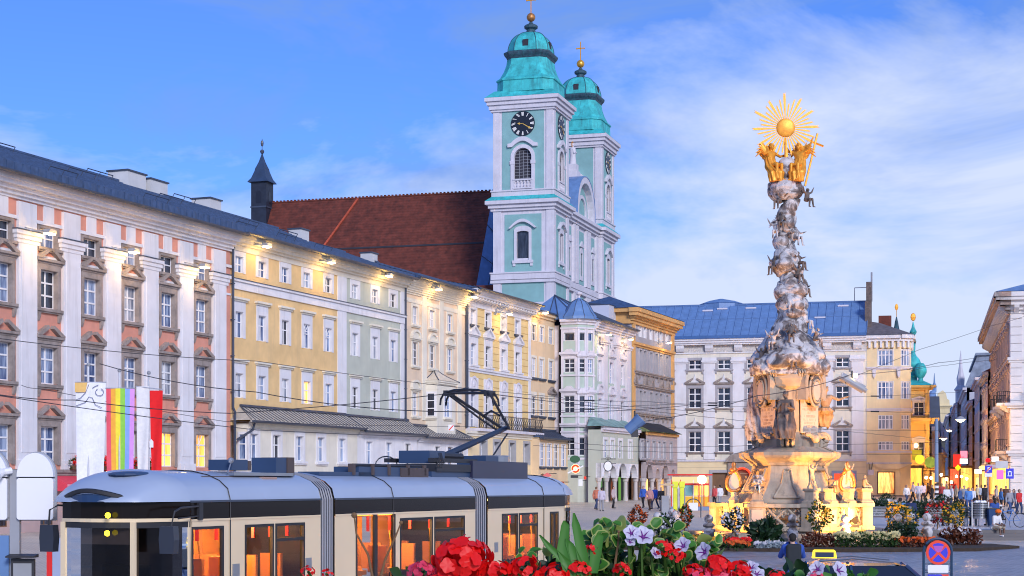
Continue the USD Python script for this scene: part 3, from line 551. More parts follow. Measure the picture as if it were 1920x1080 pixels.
# --- pale green corner house with its bay
s0 = U(1040); L = U(1183.5, 3.55) - s0; VF = -3.55
b = row('green_bay_house', 'pale green and white corner house with a many-sided bay and blue roof', s0)
P0, P1, P1b, P2, P3, P4 = (0, 0), (0, -.85), (-.6, -.85), (-.6, -2.45), (0, -3.1), (.9, VF)
foot = [P0, P1, P1b, P2, P3, P4, (L, VF), (L, 4), (0, 4)]
def inner(k): return [(x + .35 if x < 1 else x - .02, y + .35 if y < 3 else y) for x, y in foot]
g = b.g(); q = inner(0); g.prism(q, .4, 18.0, 'z'); b.part('core', g, DARKIN)
faces = [Face(b, P0, P1), Face(b, P1b, P2), Face(b, P2, P3), Face(b, P3, P4)]
f0 = faces[0]; g = wall(f0.g(), 0, f0.L, .4, 18.0); f0.part('wall', g, TRIM); g = b.g(); g.quad((0, -.85, .4), (-.6, -.85, .4), (-.6, -.85, 18.), (0, -.85, 18.)); b.part('wall', g, TRIM)
for k, f in enumerate(faces[1:]):
    m = f.L / 2; w = (1.0, .62, .62)[k]; hs = [(m - w / 2, m + w / 2, z, z + h) for z, h in ((16.5, .75), (13.6, 1.25), (9.85, 1.6), (5.95, 1.65))]
    g = wall(f.g(), 0, f.L, 4.9, 18.0, hs, d=.2); f.part('wall', g, SAGE2)
    if k == 2: g = wall(f.g(), 0, f.L, .4, 4.9); f.part('ground_floor_wall', g, GREYW)
    else: g = wall(f.g(), 0, f.L, .4, 4.9); f.part('ground_floor_wall', g, SAGE)
    for e in (0, f.L - .2): g = f.g(); g.box(e + .002, e + .198, -.05, .02, 4.9, 17.7); f.part('corner_strip', g, TRIM)
    for z, h in ((16.5, .75), (13.6, 1.25), (9.85, 1.6), (5.95, 1.65)):
        window(f, m, z, w, h, cross=() if h < 1 else (.34, .67), mull=0 if h < 1 else (1 if k != 1 else 0), sur=TRIM, sw=min(.28, (f.L - w) / 2 - .03), sp=.04, rev=.14, glass=P_DARK if k < 2 else P_BLUE, ped='wave' if h in (1.25, 1.6) else None, ph=.5, top=.12)
    for zs in ([(18.0, 18.25, .1), (18.25, 18.5, .3), (17.6, 17.75, .1)], [(13.25, 13.4, .12), (9.5, 9.65, .12)], [(8.6, 8.75, .25), (8.75, 8.9, .35), (5.55, 5.75, .08), (8.05, 8.2, .12)]):
        g = f.g(); cornice(g, -.06, f.L + .06, 0, zs, False); f.part('moulding', g, TRIM)
L7 = L - .9; f = Face(b, P4, (L, VF)); wc = [U(p, 3.55) - s0 - .9 for p in (1124.5, 1146, 1166.5)]
hs = [(c - .5, c + .5, z, z + h) for c in wc for z, h in ((16.1, 1.0), (12.9, 2.0), (9.2, 2.1))]
g = wall(f.g(), 0, L7, 7.5, 18.0, hs); f.part('wall', g, SAGE2)
for c in wc:
    window(f, c, 16.1, 1.0, 1.0, cross=(.5,), sur=TRIM, sw=.22, rev=.2, sp=.05)
    for z, h in ((12.9, 2.0), (9.2, 2.1)): window(f, c, z, 1.0, h, cross=(.34, .67), sur=TRIM, sw=.22, rev=.2, sp=.05, ped='seg', ph=.75, top=.25)
for p in (1133, 1156, 1176):
    x = U(p, 3.55) - s0 - .9 - .2; g = f.g(); g.box(x - .55, x + .55, -.25, .02, 7.6, 16.4); f.part('pilaster', g, TRIM)
    g = f.g(); cornice(g, x - .55, x + .55, 0, [(16.4, 16.6, .32), (16.6, 16.8, .42), (16.8, 17.5, .27)]); f.part('capital', g, TRIM)
g = f.g(); cornice(g, 0, L7, 0, [(17.5, 17.75, .15), (17.75, 17.95, .3), (17.95, 18.2, .45), (18.2, 18.5, .65)], False); f.part('cornice', g, TRIM)
# roof: hipped, with a little cupola over the bay
g = b.g(); ym = .8; A = [(-.3, .6, 18.5), (-.9, -.7, 18.5), (-.9, -2.6, 18.5), (-.2, -3.5, 18.5), (.7, VF - .65, 18.5), (L, VF - .65, 18.5), (L, 3.5, 18.5), (-.3, 3.5, 18.5)]
R0, R1 = (2.2, ym, 21.1), (5.0, ym, 20.9)
V = A + [R0, R1]; g.add(V, [[0, 1, 8], [1, 2, 8], [2, 3, 8], [3, 4, 8], [4, 5, 9], [4, 9, 8], [6, 7, 8], [6, 8, 9], [7, 0, 8], [5, 6, 9]]); rf = b.part('roof', g, BLUEROOF)
g = b.g()
for k in range(16):
    t = k / 15; g.tube([(.7 + t * (L - .7), VF - .65, 18.53), (2.2 + t * 2.8, ym, 21.13 - .2 * t)], .04, 4)
for a in A[:5]: g.tube([(a[0], a[1], a[2] + .03), (R0[0], R0[1], R0[2] + .03)], .05, 4)
b.part('roof_seams', g, GUTTER, parent=rf)
g = b.g(); g.lathe([(1.75, 18.5), (1.72, 18.75), (1.35, 19.2), (1.05, 19.75), (.72, 20.15), (.3, 20.4), (.12, 20.55)], 10, (.55, -2.2, 0)); cup = b.part('cupola', g, BLUEROOF); g = b.g(); g.lathe([(.12, 20.5), (.1, 20.75), (.3, 20.9), (.3, 21.05), (.1, 21.15)], 10, (.55, -2.2, 0)); b.part('finial', g, TRIM, parent=cup)
g = b.g()
for k in range(10): a = 2 * PI * k / 10; g.tube([(.55 + r * cos(a), -2.2 + r * sin(a), z + .02) for r, z in ((1.74, 18.5), (1.72, 18.75), (1.35, 19.2), (1.05, 19.75), (.72, 20.15), (.3, 20.4))], .03, 4)
b.part('cupola_ribs', g, GUTTER, parent=cup); gutter(b, .7, L, VF - .65, 18.5)
# arcaded front extension
def arcade(f, x0, x1, z0, zs, ztop, bays, m, trim, name='arcade'):
    p = rect(x0, x1, z0, ztop)
    for c, w in bays: p = p.difference(archp(c, w, z0 - .1, zs, k=1.0))
    g = f.g(); slab(g, p, 0, .5); f.part(name, g, m)
    if trim:
        for c, w in bays: g = f.g(); slab(g, archp(c, w + .5, zs, zs, k=1.05).difference(archp(c, w, zs - .2, zs)).intersection(rect(x0, x1, zs, ztop)), -.06, -.003); f.part('arch_band', g, trim)
VX = 4.8; xa, xb = U(1127, VX) - s0, U(1197, VX) - s0; f = Face(b, (xa, -VX), (xb, -VX)); LX = xb - xa
wc = [U(p, VX) - s0 - xa for p in (1135.5, 1148, 1163, 1181.5)]
g = wall(f.g(), 0, LX, 5.25, 8.3, [(c - .5, c + .5, 5.75, 7.4) for c in wc]); f.part('front_extension', g, SAGE); g = b.g(); g.quad((xa, VF, .4), (xa, -VX, .4), (xa, -VX, 8.3), (xa, VF, 8.3)); b.part('extension_side', g, SAGE)
for c in wc: window(f, c, 5.75, 1.0, 1.65, cross=(.34, .67), sur=WHITE, sw=.24, sp=.05, rev=.15, sill=None)
bays = [(U(p, VX) - s0 - xa, w) for p, w in ((1135.5, 1.3), (1149, 1.9), (1167, 2.5), (1187, 2.3))]
arcade(f, 0, LX, 3.9, 4.05, 5.25, bays, WHITE, WHITE)
for c, w in bays:
    for e in (-1, 1): pass
ed = [0.1] + [(bays[k][0] + bays[k][1] / 2 + bays[k + 1][0] - bays[k + 1][1] / 2) / 2 for k in range(3)] + [LX - .15]
for x in ed:
    g = f.g(); g.lathe([(.26, 1.6), (.24, 1.9), (.2, 2.2), (.19, 3.5), (.26, 3.6), (.3, 3.9)], 10, (x, .25, 0)); f.part('column', g, stone('pale_marble', (.5, .46, .45), var=.1) if x == .1 else '/World/Looks/pale_marble')
g = f.g(); cornice(g, 0, LX, 0, [(8.1, 8.3, .15), (8.3, 8.6, .3)], False); f.part('moulding', g, TRIM)
g = b.g(); g.add([(xa - .3, -VX - .4, 8.62), (xb + .1, -VX - .4, 8.62), (xb - .4, VF, 9.5), (xa + .6, VF, 9.5), (xa - .3, VF, 8.62), (xb + .1, VF, 8.62)], [[0, 1, 2], [0, 2, 3], [0, 3, 4], [1, 5, 2]]); b.part('lean_to_roof', g, stone('worn_green_copper', (.16, .30, .30), rough=.6, var=.4, scale=1.5, streak=.5, dirt=(.1, .12, .2)))
g = b.g(); g.box(xa + .3, xb - .2, -VX + 2.6, -VX + 2.7, 1.2, 5.2); b.part('rear_shop_wall', g, stone('shop_wall_red_brown', (.26, .12, .08), var=.3, scale=2))
for k, (p, m_) in enumerate(((1139, (.1, .34, .08)), (1160, (.55, .12, .02)), (1174, (.16, .42, .06)))):
    x = U(p, VX) - s0; b.part('shop_banner', b.g().box(x - .35, x + .35, -VX + .62, -VX + .66, 1.75, 4.0), stone(f'shop_banner_{"green orange lime".split()[k]}', m_, rough=.6))
# --- grey house with orange cornice
s0 = U(1184.5, 3.55); L = U(1262, 3.55) - s0; b = row('grey_house', 'grey stone-fronted house with heavy orange cornice and brown arches, last of the row', s0, 3.55)
g = b.g(); g.box(.02, L - .02, .5, 9, .4, 19.6); b.part('rear_wall', g, MAUVE)
wx = [(U(p, 3.55) - s0) for p in (1188.5, 1200.5, 1208.5, 1220, 1230, 1238.5, 1250)]
plain(b, 0, L, 8.5, 19.5, [(c, z, .85, h) for c in wx for z, h in ((18.1, 1.1), (14.7, 2.1), (10.6, 2.1))], GREYW)
for i, c in enumerate(wx):
    window(b, c, 18.1, .85, 1.1, cross=(), sur=WHITE, sw=.16, rev=.2, sp=.04)
    window(b, c, 14.7, .85, 2.1, cross=(.66,), mull=1, sur=GREYW, sw=.14, rev=.3, sp=.1, glass=P_BLUE if i < 4 else P_PALE)
    window(b, c, 10.6, .85, 2.1, cross=(.66,), mull=1, sur=GREYW, sw=.14, rev=.3, sp=.1, glass=P_DARK)
    if i in (0, 2, 3, 5, 6):
        for sg_ in (-1, 1): g = b.g(); g.prism([(c + sg_ * .62, 13.35), (c + sg_ * .62, 13.5), (c + sg_ * .16, 14.15), (c + sg_ * .1, 13.95), (c + sg_ * .36, 13.35)], -.3, .03); b.part('broken_pediment', g, GREYST)
for z in (14.35, 13.05, 10.2):
    bands(b, .3, L - .3, 0, [(z, z + .16, .22), (z + .16, z + .28, .3)], GREYST, 'ledge')
    if z != 13.05:
        for k in range(9): b.part('bracket', b.g().box(.7 + k * (L - 1.4) / 8 - .1, .7 + k * (L - 1.4) / 8 + .1, -.18, .02, z - .45, z - .003), GREYST)
for x in (0, L - .8): b.part('orange_pilaster', b.g().box(x + .002, x + .8, -.16, .02, 8.6, 19.2), ORANGE)
bands(b, 0, L, 0, [(17.0, 17.2, .15), (17.2, 17.45, .3)], ORANGE, 'string_course')
g = b.g(); cornice(g, 0, L, 0, [(19.2, 19.5, .2), (19.5, 19.75, .35), (19.75, 19.95, .55), (19.95, 20.3, .85), (20.3, 20.7, 1.0)]); g.box(-.85, .1, .02, 4, 20.3, 20.7); g.box(-.3, .1, .02, 4, 19.2, 20.29); b.part('cornice', g, ORANGE)
g = b.g(); hip_roof(g, -1.0, L + 1.0, -1.05, 7, 20.72, 22.2, 3, 3); b.part('roof', g, SLATE)
VY = 1.55; f = Face(b, (-.3, -VY), (U(1270, 3.55 + VY) - s0, -VY)); LX = f.L; wc = [U(p, 5.1) - s0 + .3 for p in (1204, 1214.5, 1226, 1236, 1245, 1258)]
g = wall(f.g(), 0, LX, 5.2, 8.4, [(c - .45, c + .45, 5.9, 7.6) for c in wc]); f.part('front_extension', g, MAUVE)
for i, c in enumerate(wc): window(f, c, 5.9, .9, 1.7, cross=(.66,), sur=GREYW, sw=.16, sp=.06, rev=.2, sill=GREYW, glass=P_PALE if i % 2 else P_DARK)
bays = [(U(p, 5.1) - s0 + .3, w) for p, w in ((1203.5, 1.35), (1218, 2.3), (1233.5, 1.4), (1248, 2.3), (1262.5, 1.4))]
arcade(f, 0, LX, 3.9, 4.15, 5.5, bays, MAUVE, None)
ed = [.1] + [(bays[k][0] + bays[k][1] / 2 + bays[k + 1][0] - bays[k + 1][1] / 2) / 2 for k in range(4)] + [LX - .1]
for x in ed: g = f.g(); g.lathe([(.3, 1.6), (.26, 1.9), (.2, 2.2), (.19, 3.5), (.28, 3.6), (.34, 3.9)], 10, (x, .25, 0)); f.part('column', g, '/World/Looks/pale_marble')
g = f.g(); g.box(.2, LX - .2, 1.45, 1.55, 1.4, 5.4); f.part('rear_shop_wall', g, BROWNW)
for k in range(4): g = f.g(); g.box(1.2 + k * 2.8, 2.6 + k * 2.8, 1.40, 1.445, 2.0, 3.8); f.part('shop_window', g, P_SHOP if k % 2 else P_DARK)
g = b.g(); g.add([(-.5, -VY - .5, 8.5), (LX - .1, -VY - .5, 8.5), (LX - 1.0, 0, 9.5), (.2, 0, 9.5), (-.5, 0, 8.5), (LX - .1, 0, 8.5)], [[0, 1, 2], [0, 2, 3], [0, 3, 4], [1, 5, 2]]); rf = b.part('lean_to_roof', g, stone('mossy_green_tile', (.14, .17, .07), var=.5, scale=2))
g = b.g(); [g.tube([(k * .55, -VY - .5, 8.53), (.2 + k * .51, 0, 9.53)], .05, 4) for k in range(int(LX / .55))]; b.part('roof_ribs', g, IRON, parent=rf)
bands(b, -.3, LX - .3, -VY, [(8.2, 8.45, .2)], ORANGE)
# pale rear house between the two
o = RO + 2.0 * RN + 86.5 * RD; t = thing('rear_house', 'pale windowless gable rising behind the blue roof of the green bay house', 'building', (*o, 1.7), math.degrees(math.atan2(RD[1], RD[0])))
part(t, 'wall', G(1.7).box(0, 2.4, 0, 8, 2, 20.9), stone('pale_blue_render', (.56, .58, .66), var=.04)); g = G(1.7); hip_roof(g, -.1, 2.5, -.1, 8.1, 20.9, 21.3); part(t, 'roof', g, GUTTER)
for px, py, v, n in ((62, 440, 0, 'glowing flood lamp on the leftmost capital of the coral house'), (222, 475, 0, 'glowing flood lamp on the middle capital of the coral house'), (356, 503, 0, 'glowing flood lamp on the coral house nearest the yellow house'),
    (474, 464, 0, 'flood lamp above the first two attic windows of the yellow house'), (596, 494, 0, 'flood lamp above the last attic window of the yellow house'), (706, 519, 0, 'flood lamp under the eaves of the grey-green house'), (800, 544, 0, 'flood lamp under the eaves of the blush house'), (868, 558, 0, 'flood lamp at the bracketed cornice corner of the ochre house'),
    (935, 590, 0, 'flood lamp between the attic windows of the ochre house'), (1003, 588, 0, 'flood lamp on the top floor of the beige house'), (1122, 628, 3.55, 'flood lamp on the pilasters of the green bay house nearer its bay'), (1164, 637, 3.55, 'flood lamp at the far end of the green bay house'), (1238, 644, 3.55, 'conical flood lamp on the grey house below its orange cornice')):
    lamp_at(px, 0, H(px, py, v), n, v)
# ---------------------------------------------------------------- the old cathedral behind the row
CF = np.array([.290, .957]); CF /= np.linalg.norm(CF); CN = np.array([CF[1], -CF[0]])
b = Bld('twin_tower_church', 'pale teal baroque church with two green copper domes and a long red roof', 'church', (5.65, 235.0), CF)
CO = np.array([5.65, 235.0])
def ctop(x, y): return CO + x * CF - y * CN
W_ = 8.62; D_T = 7.9
NUM = stone('clock_numeral_white', (.85, .83, .78), rough=.5, var=.02); CLOCKF = stone('black_clock_face', (.012, .014, .025), rough=.4); HAND = stone('gilt_clock_hand', (.9, .55, .12), rough=.4, metal=.3)
LOUV = stone('dark_belfry_louvre', (.03, .028, .04), rough=.7, var=.3)
def side_tower(f, Lf, name):
    """one face of a tower: borders, teal panels, clock, belfry arch, lower window"""
    m = Lf / 2; bw = .95 if Lf > 8.2 else .9
    hs = [(m - 1.3, m + 1.3, 45.4, 49.9), (m - .92, m + .92, 34.6, 38.4)]
    g = f.g(); slab(g, rect(0, Lf, 2, 56.8).difference(archp(m, 2.5, 45.4, 48.6)).difference(archp(m, 1.75, 34.6, 38.1, k=.3)), 0, .5); f.part('wall', g, TRIM)
    g = f.g(); slab(g, rect(bw + .35, Lf - bw - .35, 44.1, 55.0).difference(archp(m, 3.5, 43, 48.6)), -.05, -.004); f.part('teal_panel', g, TEAL)
    g = f.g(); slab(g, rect(bw + .7, Lf - bw - .7, 32.7, 40.7).difference(archp(m, 2.2, 34, 38.3, k=.4)), -.05, -.004); f.part('teal_panel', g, TEAL)
    for z0, z1 in ((28.5, 31.2), (20, 27.9)): g = f.g(); slab(g, rect(bw + .35, Lf - bw - .35, z0, z1), -.05, -.004); f.part('teal_panel', g, TEAL)
    for x in (0, Lf - bw):
        g = f.g(); g.box(x + .003, x + bw, -.14, .0, 44.0, 55.2); f.part('corner_pilaster', g, TRIM); g = f.g(); g.box(x + .003, x + bw + .2, -.14, .0, 32.6, 41.2); f.part('corner_pilaster', g, TRIM); g = f.g(); g.box(x + .003, x + bw + .2, -.14, .0, 2, 31.2); f.part('corner_pilaster', g, TRIM)
    g = f.g(); slab(g, archp(m, 3.5, 43.9, 48.6).difference(archp(m, 2.5, 43.8, 48.6)), -.22, -.05); w = f.part('belfry_arch', g, TRIM)
    for e in (-1, 1): g = f.g(); g.box(m + e * 1.5 - .36, m + e * 1.5 + .36, -.28, -.225, 47.6, 48.1); f.part('impost', g, TRIM, parent=w)
    q = [(m - 2.15, 50.0), (m - 2.15, 50.45)] + [(m - 1.7 + 3.4 * t, 50.45 + .95 * sin(PI * t) ** .8 if 0 < t < 1 else 50.45) for t in np.linspace(0.02, .98, 13)] + [(m + 2.15, 50.45), (m + 2.15, 50.0), (m + 1.7, 50.0)] + [(m + 1.5 - 3.0 * t, 50.0 + .8 * sin(PI * t)) for t in np.linspace(0, 1, 11)] + [(m - 1.7, 50.0)]
    g = f.g(); slab(g, sg.Polygon(q).buffer(0), -.42, -.05); f.part('hood', g, TRIM, parent=w)
    g = f.g(); slab(g, archp(m, 2.5, 45.4, 48.6), .3, .36); f.part('louvre', g, LOUV, parent=w)
    g = f.g(); [g.box(m - 1.2, m + 1.2, .24, .3, z, z + .05) for z in np.arange(45.7, 49.6, .42)]; [g.box(x - .03, x + .03, .25, .31, 45.4, 49.5) for x in (m - .6, m, m + .6)]; f.part('louvre_slat', g, GREYMETAL, parent=w)
    g = f.g(); g.box(m - 1.45, m + 1.45, -.3, .1, 45.35, 45.55); g.box(m - 1.45, m + 1.45, -.3, .1, 44.2, 44.4)
    for k in range(6): g.lathe([(.1, 44.4), (.18, 44.65), (.08, 44.9), (.17, 45.15), (.1, 45.35)], 6, (m - 1.2 + k * .48, -.1, 0))
    f.part('balustrade', g, TRIM, parent=w)
    if name != 'l2':
     # clock
     g = f.g(); cz = 53.2; r = 1.72; g.prism([(m + r * cos(a), cz + r * sin(a)) for a in np.linspace(0, 2 * PI, 33)[:-1]], -.16, -.055); c = f.part('clock', g, CLOCKF)
     g = f.g()
     for h in range(12):
         a = PI / 2 - h * PI / 6; n = (3, 1, 2, 3, 2, 1, 2, 3, 4, 2, 1, 2)[h]
         for k in range(n):
             o = (k - (n - 1) / 2) * .14; ca, sa = cos(a), sin(a)
             P = lambda rr, oo: (m + rr * ca - oo * sa, cz + rr * sa + oo * ca)
             s1, s2 = ((o, o * .6) if n > 1 and h not in (10, 4, 5, 11, 9) else (o + .1, o - .1) if h in (10, 4, 11, 9) else (o, o))
             g.prism([P(1.08, s2 - .035), P(1.08, s2 + .035), P(1.6, s1 + .05), P(1.6, s1 - .05)], -.18, -.162)
     f.part('numerals', g, NUM, parent=c)
     for a, ln in ((PI - .05, .8), (-.55, 1.45)):
         ca, sa = cos(a), sin(a); P = lambda rr, oo: (m + rr * ca - oo * sa, cz + rr * sa + oo * ca)
         g = f.g(); g.prism([P(-.1, -.04), P(ln - .35, -.05), P(ln - .4, -.16), P(ln, 0), P(ln - .4, .16), P(ln - .35, .05), P(-.1, .04)], -.21, -.185 if ln > 1 else -.19); f.part('clock_hand', g, HAND, parent=c)
    # lower window
    g = f.g(); slab(g, archp(m, 2.5, 34.3, 38.5, k=.45).difference(archp(m, 1.75, 34.2, 38.1, k=.3)), -.2, -.05); w2 = f.part('window_surround', g, TRIM)
    g = f.g(); slab(g, archp(m, 1.75, 34.6, 38.1, k=.3), .2, .26); f.part('pane', g, P_DARK, parent=w2)
    q = [(m - 2.0 + 4.0 * t, 38.75 + 1.25 * sin(PI * t)) for t in np.linspace(0, 1, 13)] + [(m + 1.75 - 3.5 * t, 38.7 + .9 * sin(PI * t)) for t in np.linspace(0, 1, 11)]
    g = f.g(); slab(g, sg.Polygon(q).buffer(0), -.5, -.05); f.part('hood', g, TRIM, parent=w2)
    g = f.g(); g.box(m - 1.5, m + 1.5, -.3, -.05, 33.9, 34.3); [g.box(m + e * 1.25 - .18, m + e * 1.25 + .18, -.2, -.05, 33.5, 33.897) for e in (-1, 1)]; f.part('sill', g, TRIM, parent=w2)
def ringsq(h, z, cx, cy, c=.3):
    k = h * c; return [(cx + x, cy + y, z) for x, y in ((-h + k, -h), (h - k, -h), (h, -h + k), (h, h - k), (h - k, h), (-h + k, h), (-h, h - k), (-h, -h + k))]
def tower(x0, side2):
    cx, cy = x0 + D_T / 2, W_ / 2
    sx = D_T / 2
    side_tower(Face(b, (x0, W_), (x0, 0)), W_, 'l2' if side2 else 'l'); side_tower(Face(b, (x0, 0), (x0 + D_T, 0)), D_T, 'f')
    g = b.g(); g.box(x0 + .51, x0 + D_T - .02, .51, W_ - .02, 2, 56.7); b.part('tower_core', g, TRIM)
    for lst, nm in (([(55.0, 55.3, .3), (55.3, 55.9, .5), (55.9, 56.4, .75), (56.4, 56.9, 1.0)], 'upper_cornice'), ([(43.0, 43.9, .22), (43.9, 44.1, .35)], 'plinth_band'), ([(41.2, 41.6, .3), (41.6, 42.1, .6), (42.1, 42.6, .95)], 'lower_cornice'), ([(31.2, 31.6, .35), (31.7, 32.5, .3), (32.5, 32.7, .42), (27.9, 28.4, .4)], 'string_course')):
        g = b.g()
        for z0, z1, p in lst: g.box(x0 - p, x0 + D_T + p, -p, W_ + p, z0, z1)
        b.part(nm, g, TRIM)
    g = b.g(); a, q = .95, .22; g.loft([[(x0 - a, -a, 42.62), (x0 + D_T + a, -a, 42.62), (x0 + D_T + a, W_ + a, 42.62), (x0 - a, W_ + a, 42.62)], [(x0 - q, -q, 43.25), (x0 + D_T + q, -q, 43.25), (x0 + D_T + q, W_ + q, 43.25), (x0 - q, W_ + q, 43.25)]]); b.part('copper_skirt', g, COPPER)
    g = b.g(); a = 1.0; g.loft([[(x0 - a, -a, 56.92), (x0 + D_T + a, -a, 56.92), (x0 + D_T + a, W_ + a, 56.92), (x0 - a, W_ + a, 56.92)], ringsq(4.1, 57.9, cx, cy, .1)[0:1] + [(cx + 4.1, cy - 4.1, 57.9), (cx + 4.1, cy + 4.1, 57.9), (cx - 4.1, cy + 4.1, 57.9)]]); dm = b.part('copper_eaves', g, COPPER)
    prof = [(4.1, 57.8), (4.05, 59.35), (4.2, 59.4), (4.2, 59.6), (3.75, 60.0), (3.3, 60.9), (2.98, 61.9), (2.85, 62.9)]
    g = b.g(); g.loft([ringsq(h, z, cx, cy) for h, z in prof]); b.part('bell_roof', g, COPPER)
    g = b.g(); g.loft([ringsq(h, z, cx, cy) for h, z in ((2.86, 62.6), (3.0, 62.9), (3.2, 63.15), (3.3, 63.4), (3.3, 63.6), (2.85, 63.75))]); b.part('dark_cornice', g, COPPERD)
    g = b.g(); dp = [(2.9 * cos(t) ** .75, 63.75 + 3.0 * sin(t) ** 1.05) for t in np.linspace(0, 1.4, 10)]; dp[-1] = (.85, dp[-1][1])
    g.loft([ringsq(h, z, cx, cy, .45) for h, z in dp]); d = b.part('dome', g, COPPER)
    g = b.g()
    for k in range(8): g.tube([ringsq(h + .03, z, cx, cy, .45)[k] for h, z in dp], .05, 4)
    b.part('dome_ribs', g, COPPERD, parent=d)
    for px_, py_ in ((-2.68, 0), (0, -2.68)): g = b.g(); g.box(cx + px_ - (.2 if px_ else .4), cx + px_ + (.2 if px_ else .4), cy + py_ - (.2 if py_ else .4), cy + py_ + (.2 if py_ else .4), 64.3, 65.2); b.part('dome_hatch', g, LOUV, parent=d)
    g = b.g(); g.lathe([(.95, 66.4), (.9, 66.8), (.7, 66.85), (.6, 67.2), (.95, 67.4), (1.0, 67.65), (.8, 67.85), (.35, 68.05), (.2, 68.3)], 12, (cx, cy, 0)); b.part('lantern', g, COPPERD)
    b.part('gilt_ball', b.g().ball((cx, cy, 68.95), .62, 14), OLDGILT if x0 < 1 else stone('bright_gilt_ball', (.8, .42, .06), rough=.3, metal=.6), smooth=True)
    g = b.g(); g.box(cx - .06, cx + .06, cy - .06, cy + .06, 69.5, 72.4); g.box(cx - .06, cx + .06, cy - .62, cy + .62, 71.3, 71.45); [g.ball((cx, cy + e * .62, 71.37), .12, 6) for e in (-1, 1)]; b.part('cross', g, GILT)
tower(0, 0); tower(27.7, 1)
# the front between the towers
f = Face(b, (D_T, .7), (27.7, .7)); Lf = f.L; m = Lf / 2
g = f.g(); slab(g, rect(0, Lf, 2, 42.6).union(archp(m, 9.6, 42.5, 43.4)).union(rect(m - 7, m + 7, 42.5, 43.4)), 0, .8); f.part('front_wall', g, TRIM)
for c, w in ((m - 6.9, 2.6), (m, 3.4), (m + 6.9, 2.6)):
    g = f.g(); slab(g, rect(c - w / 2, c + w / 2, 32.8, 40.6).difference(rect(c - .55, c + .55, 34, 37.4)), -.05, -.004); f.part('teal_panel', g, TEAL); g = f.g(); slab(g, rect(c - w / 2, c + w / 2, 28.5, 31), -.05, -.004); f.part('teal_panel', g, TEAL)
    g = f.g(); g.box(c - .5, c + .5, -.02, .0, 34.0, 37.4); w_ = f.part('niche_window', g, P_DARK)
    g = f.g(); slab(g, archp(c, 1.7, 33.4, 37.4).difference(rect(c - .55, c + .55, 34, 37.4)), -.18, -.052); g.prism([(c - 1.1, 38.3), (c + 1.1, 38.3), (c, 39.2)], -.3, -.05); f.part('niche_surround', g, TRIM, parent=w_)
for c in (.9, m - 4.4, m - 2.8, m + 2.8, m + 4.4, Lf - .9): g = f.g(); g.box(c - .55, c + .55, -.35, 0, 2, 31.2); g.box(c - .55, c + .55, -.35, 0, 32.7, 41.1); f.part('front_pilaster', g, TRIM)
g = f.g(); cornice(g, .01, Lf - .01, 0, [(41.2, 41.6, .4), (41.6, 42.1, .7), (42.1, 42.6, 1.0), (31.2, 31.6, .4), (31.7, 32.5, .4), (27.9, 28.4, .5)], False); f.part('front_cornice', g, TRIM)
g = f.g(); slab(g, archp(m, 10.4, 42.62, 43.4).difference(archp(m, 8.6, 42, 43.4)), -.9, .0); ga = f.part('arched_gable', g, TRIM); g = f.g(); slab(g, archp(m, 8.0, 42.62, 43.4), -.05, -.004); f.part('gable_panel', g, TEAL, parent=ga)
g = f.g(); slab(g, archp(m, 5.2, 42.62, 43.4).difference(archp(m, 4.2, 42.6, 43.4)), -.3, -.06); f.part('gable_inner_arch', g, TRIM, parent=ga)
g = f.g(); slab(g, archp(m, 10.7, 42.6, 43.4).difference(archp(m, 10.42, 42.5, 43.4)), -.95, 2.6); f.part('gable_roof', g, BLUEROOF, parent=ga)
g = f.g(); g.box(m - .9, m + .9, .3, 2.1, 48.6, 49.6); g.box(m - .7, m + .7, .5, 1.9, 49.6, 50.6); f.part('statue_pedestal', g, TRIM); g = f.g(); g.lathe([(.55, 50.6), (.5, 51.2), (.42, 51.9), (.5, 52.5), (.42, 53.0), (.14, 53.2), (.16, 53.35)], 12, (m, 1.2, 0)); g.ball((m, 1.2, 53.55), .24, 8); [g.tube([(m + e * .4, 1.1, 52.8), (m + e * .5, .9, 52.2), (m + e * .1, .7, 52.4)], .1, 6) for e in (-1, 1)]; st_ = f.part('gable_statue', g, TRIM, smooth=50); g = f.g(); g.tube([(m + .4 * cos(a), 1.25, 53.6 + .4 * sin(a)) for a in np.linspace(0, 2 * PI, 17)], .07, 5); f.part('gilt_halo', g, GILT, parent=st_)
# nave roof
XR, ZR, SL = 17.8, 47.3, 1.82; y0n, y1n, xe = 14.2, 51.5, 6.6
def onroof(px, py):
    """the point of the near slope seen at a picture position"""
    a = np.array([[0., 0.]]); best = None
    for x in np.linspace(xe, XR, 120):
        z = ZR - (XR - x) * SL; y_ = None
        A = (px - 960) / 3200; o = CO + x * CF; y_ = (o[0] - A * o[1]) / (CN[0] - A * CN[1]); q = o - y_ * CN; e = abs(EYE + (908 - py) * q[1] / 3200 - z)
        if best is None or e < best[0]: best = (e, x, y_, z)
    return best[1:]
g = b.g(); n = 46
for k in range(n):
    t0, t1 = k / n, (k + 1) / n; xa, xb = xe + (XR - xe) * t0, xe + (XR - xe) * t1; za, zb = ZR - (XR - xa) * SL, ZR - (XR - xb) * SL
    g.quad((xa - .05, y1n, za + .03), (xa - .05, y0n, za + .03), (xb, y0n, zb), (xb, y1n, zb)); g.quad((xa - .05, y1n, za - .05), (xa - .05, y0n, za - .05), (xa - .05, y0n, za + .03), (xa - .05, y1n, za + .03))
g.quad((XR, y1n, ZR), (XR, y0n, ZR), (2 * XR - xe, y0n, ZR - (XR - xe) * SL), (2 * XR - xe, y1n, ZR - (XR - xe) * SL)); g.add([(xe, y0n, ZR - (XR - xe) * SL), (XR, y0n, ZR), (2 * XR - xe, y0n, ZR - (XR - xe) * SL)], [[0, 1, 2]])
nv = b.part('nave_roof', g, REDROOF); g = b.g(); zb = ZR - (XR - xe) * SL
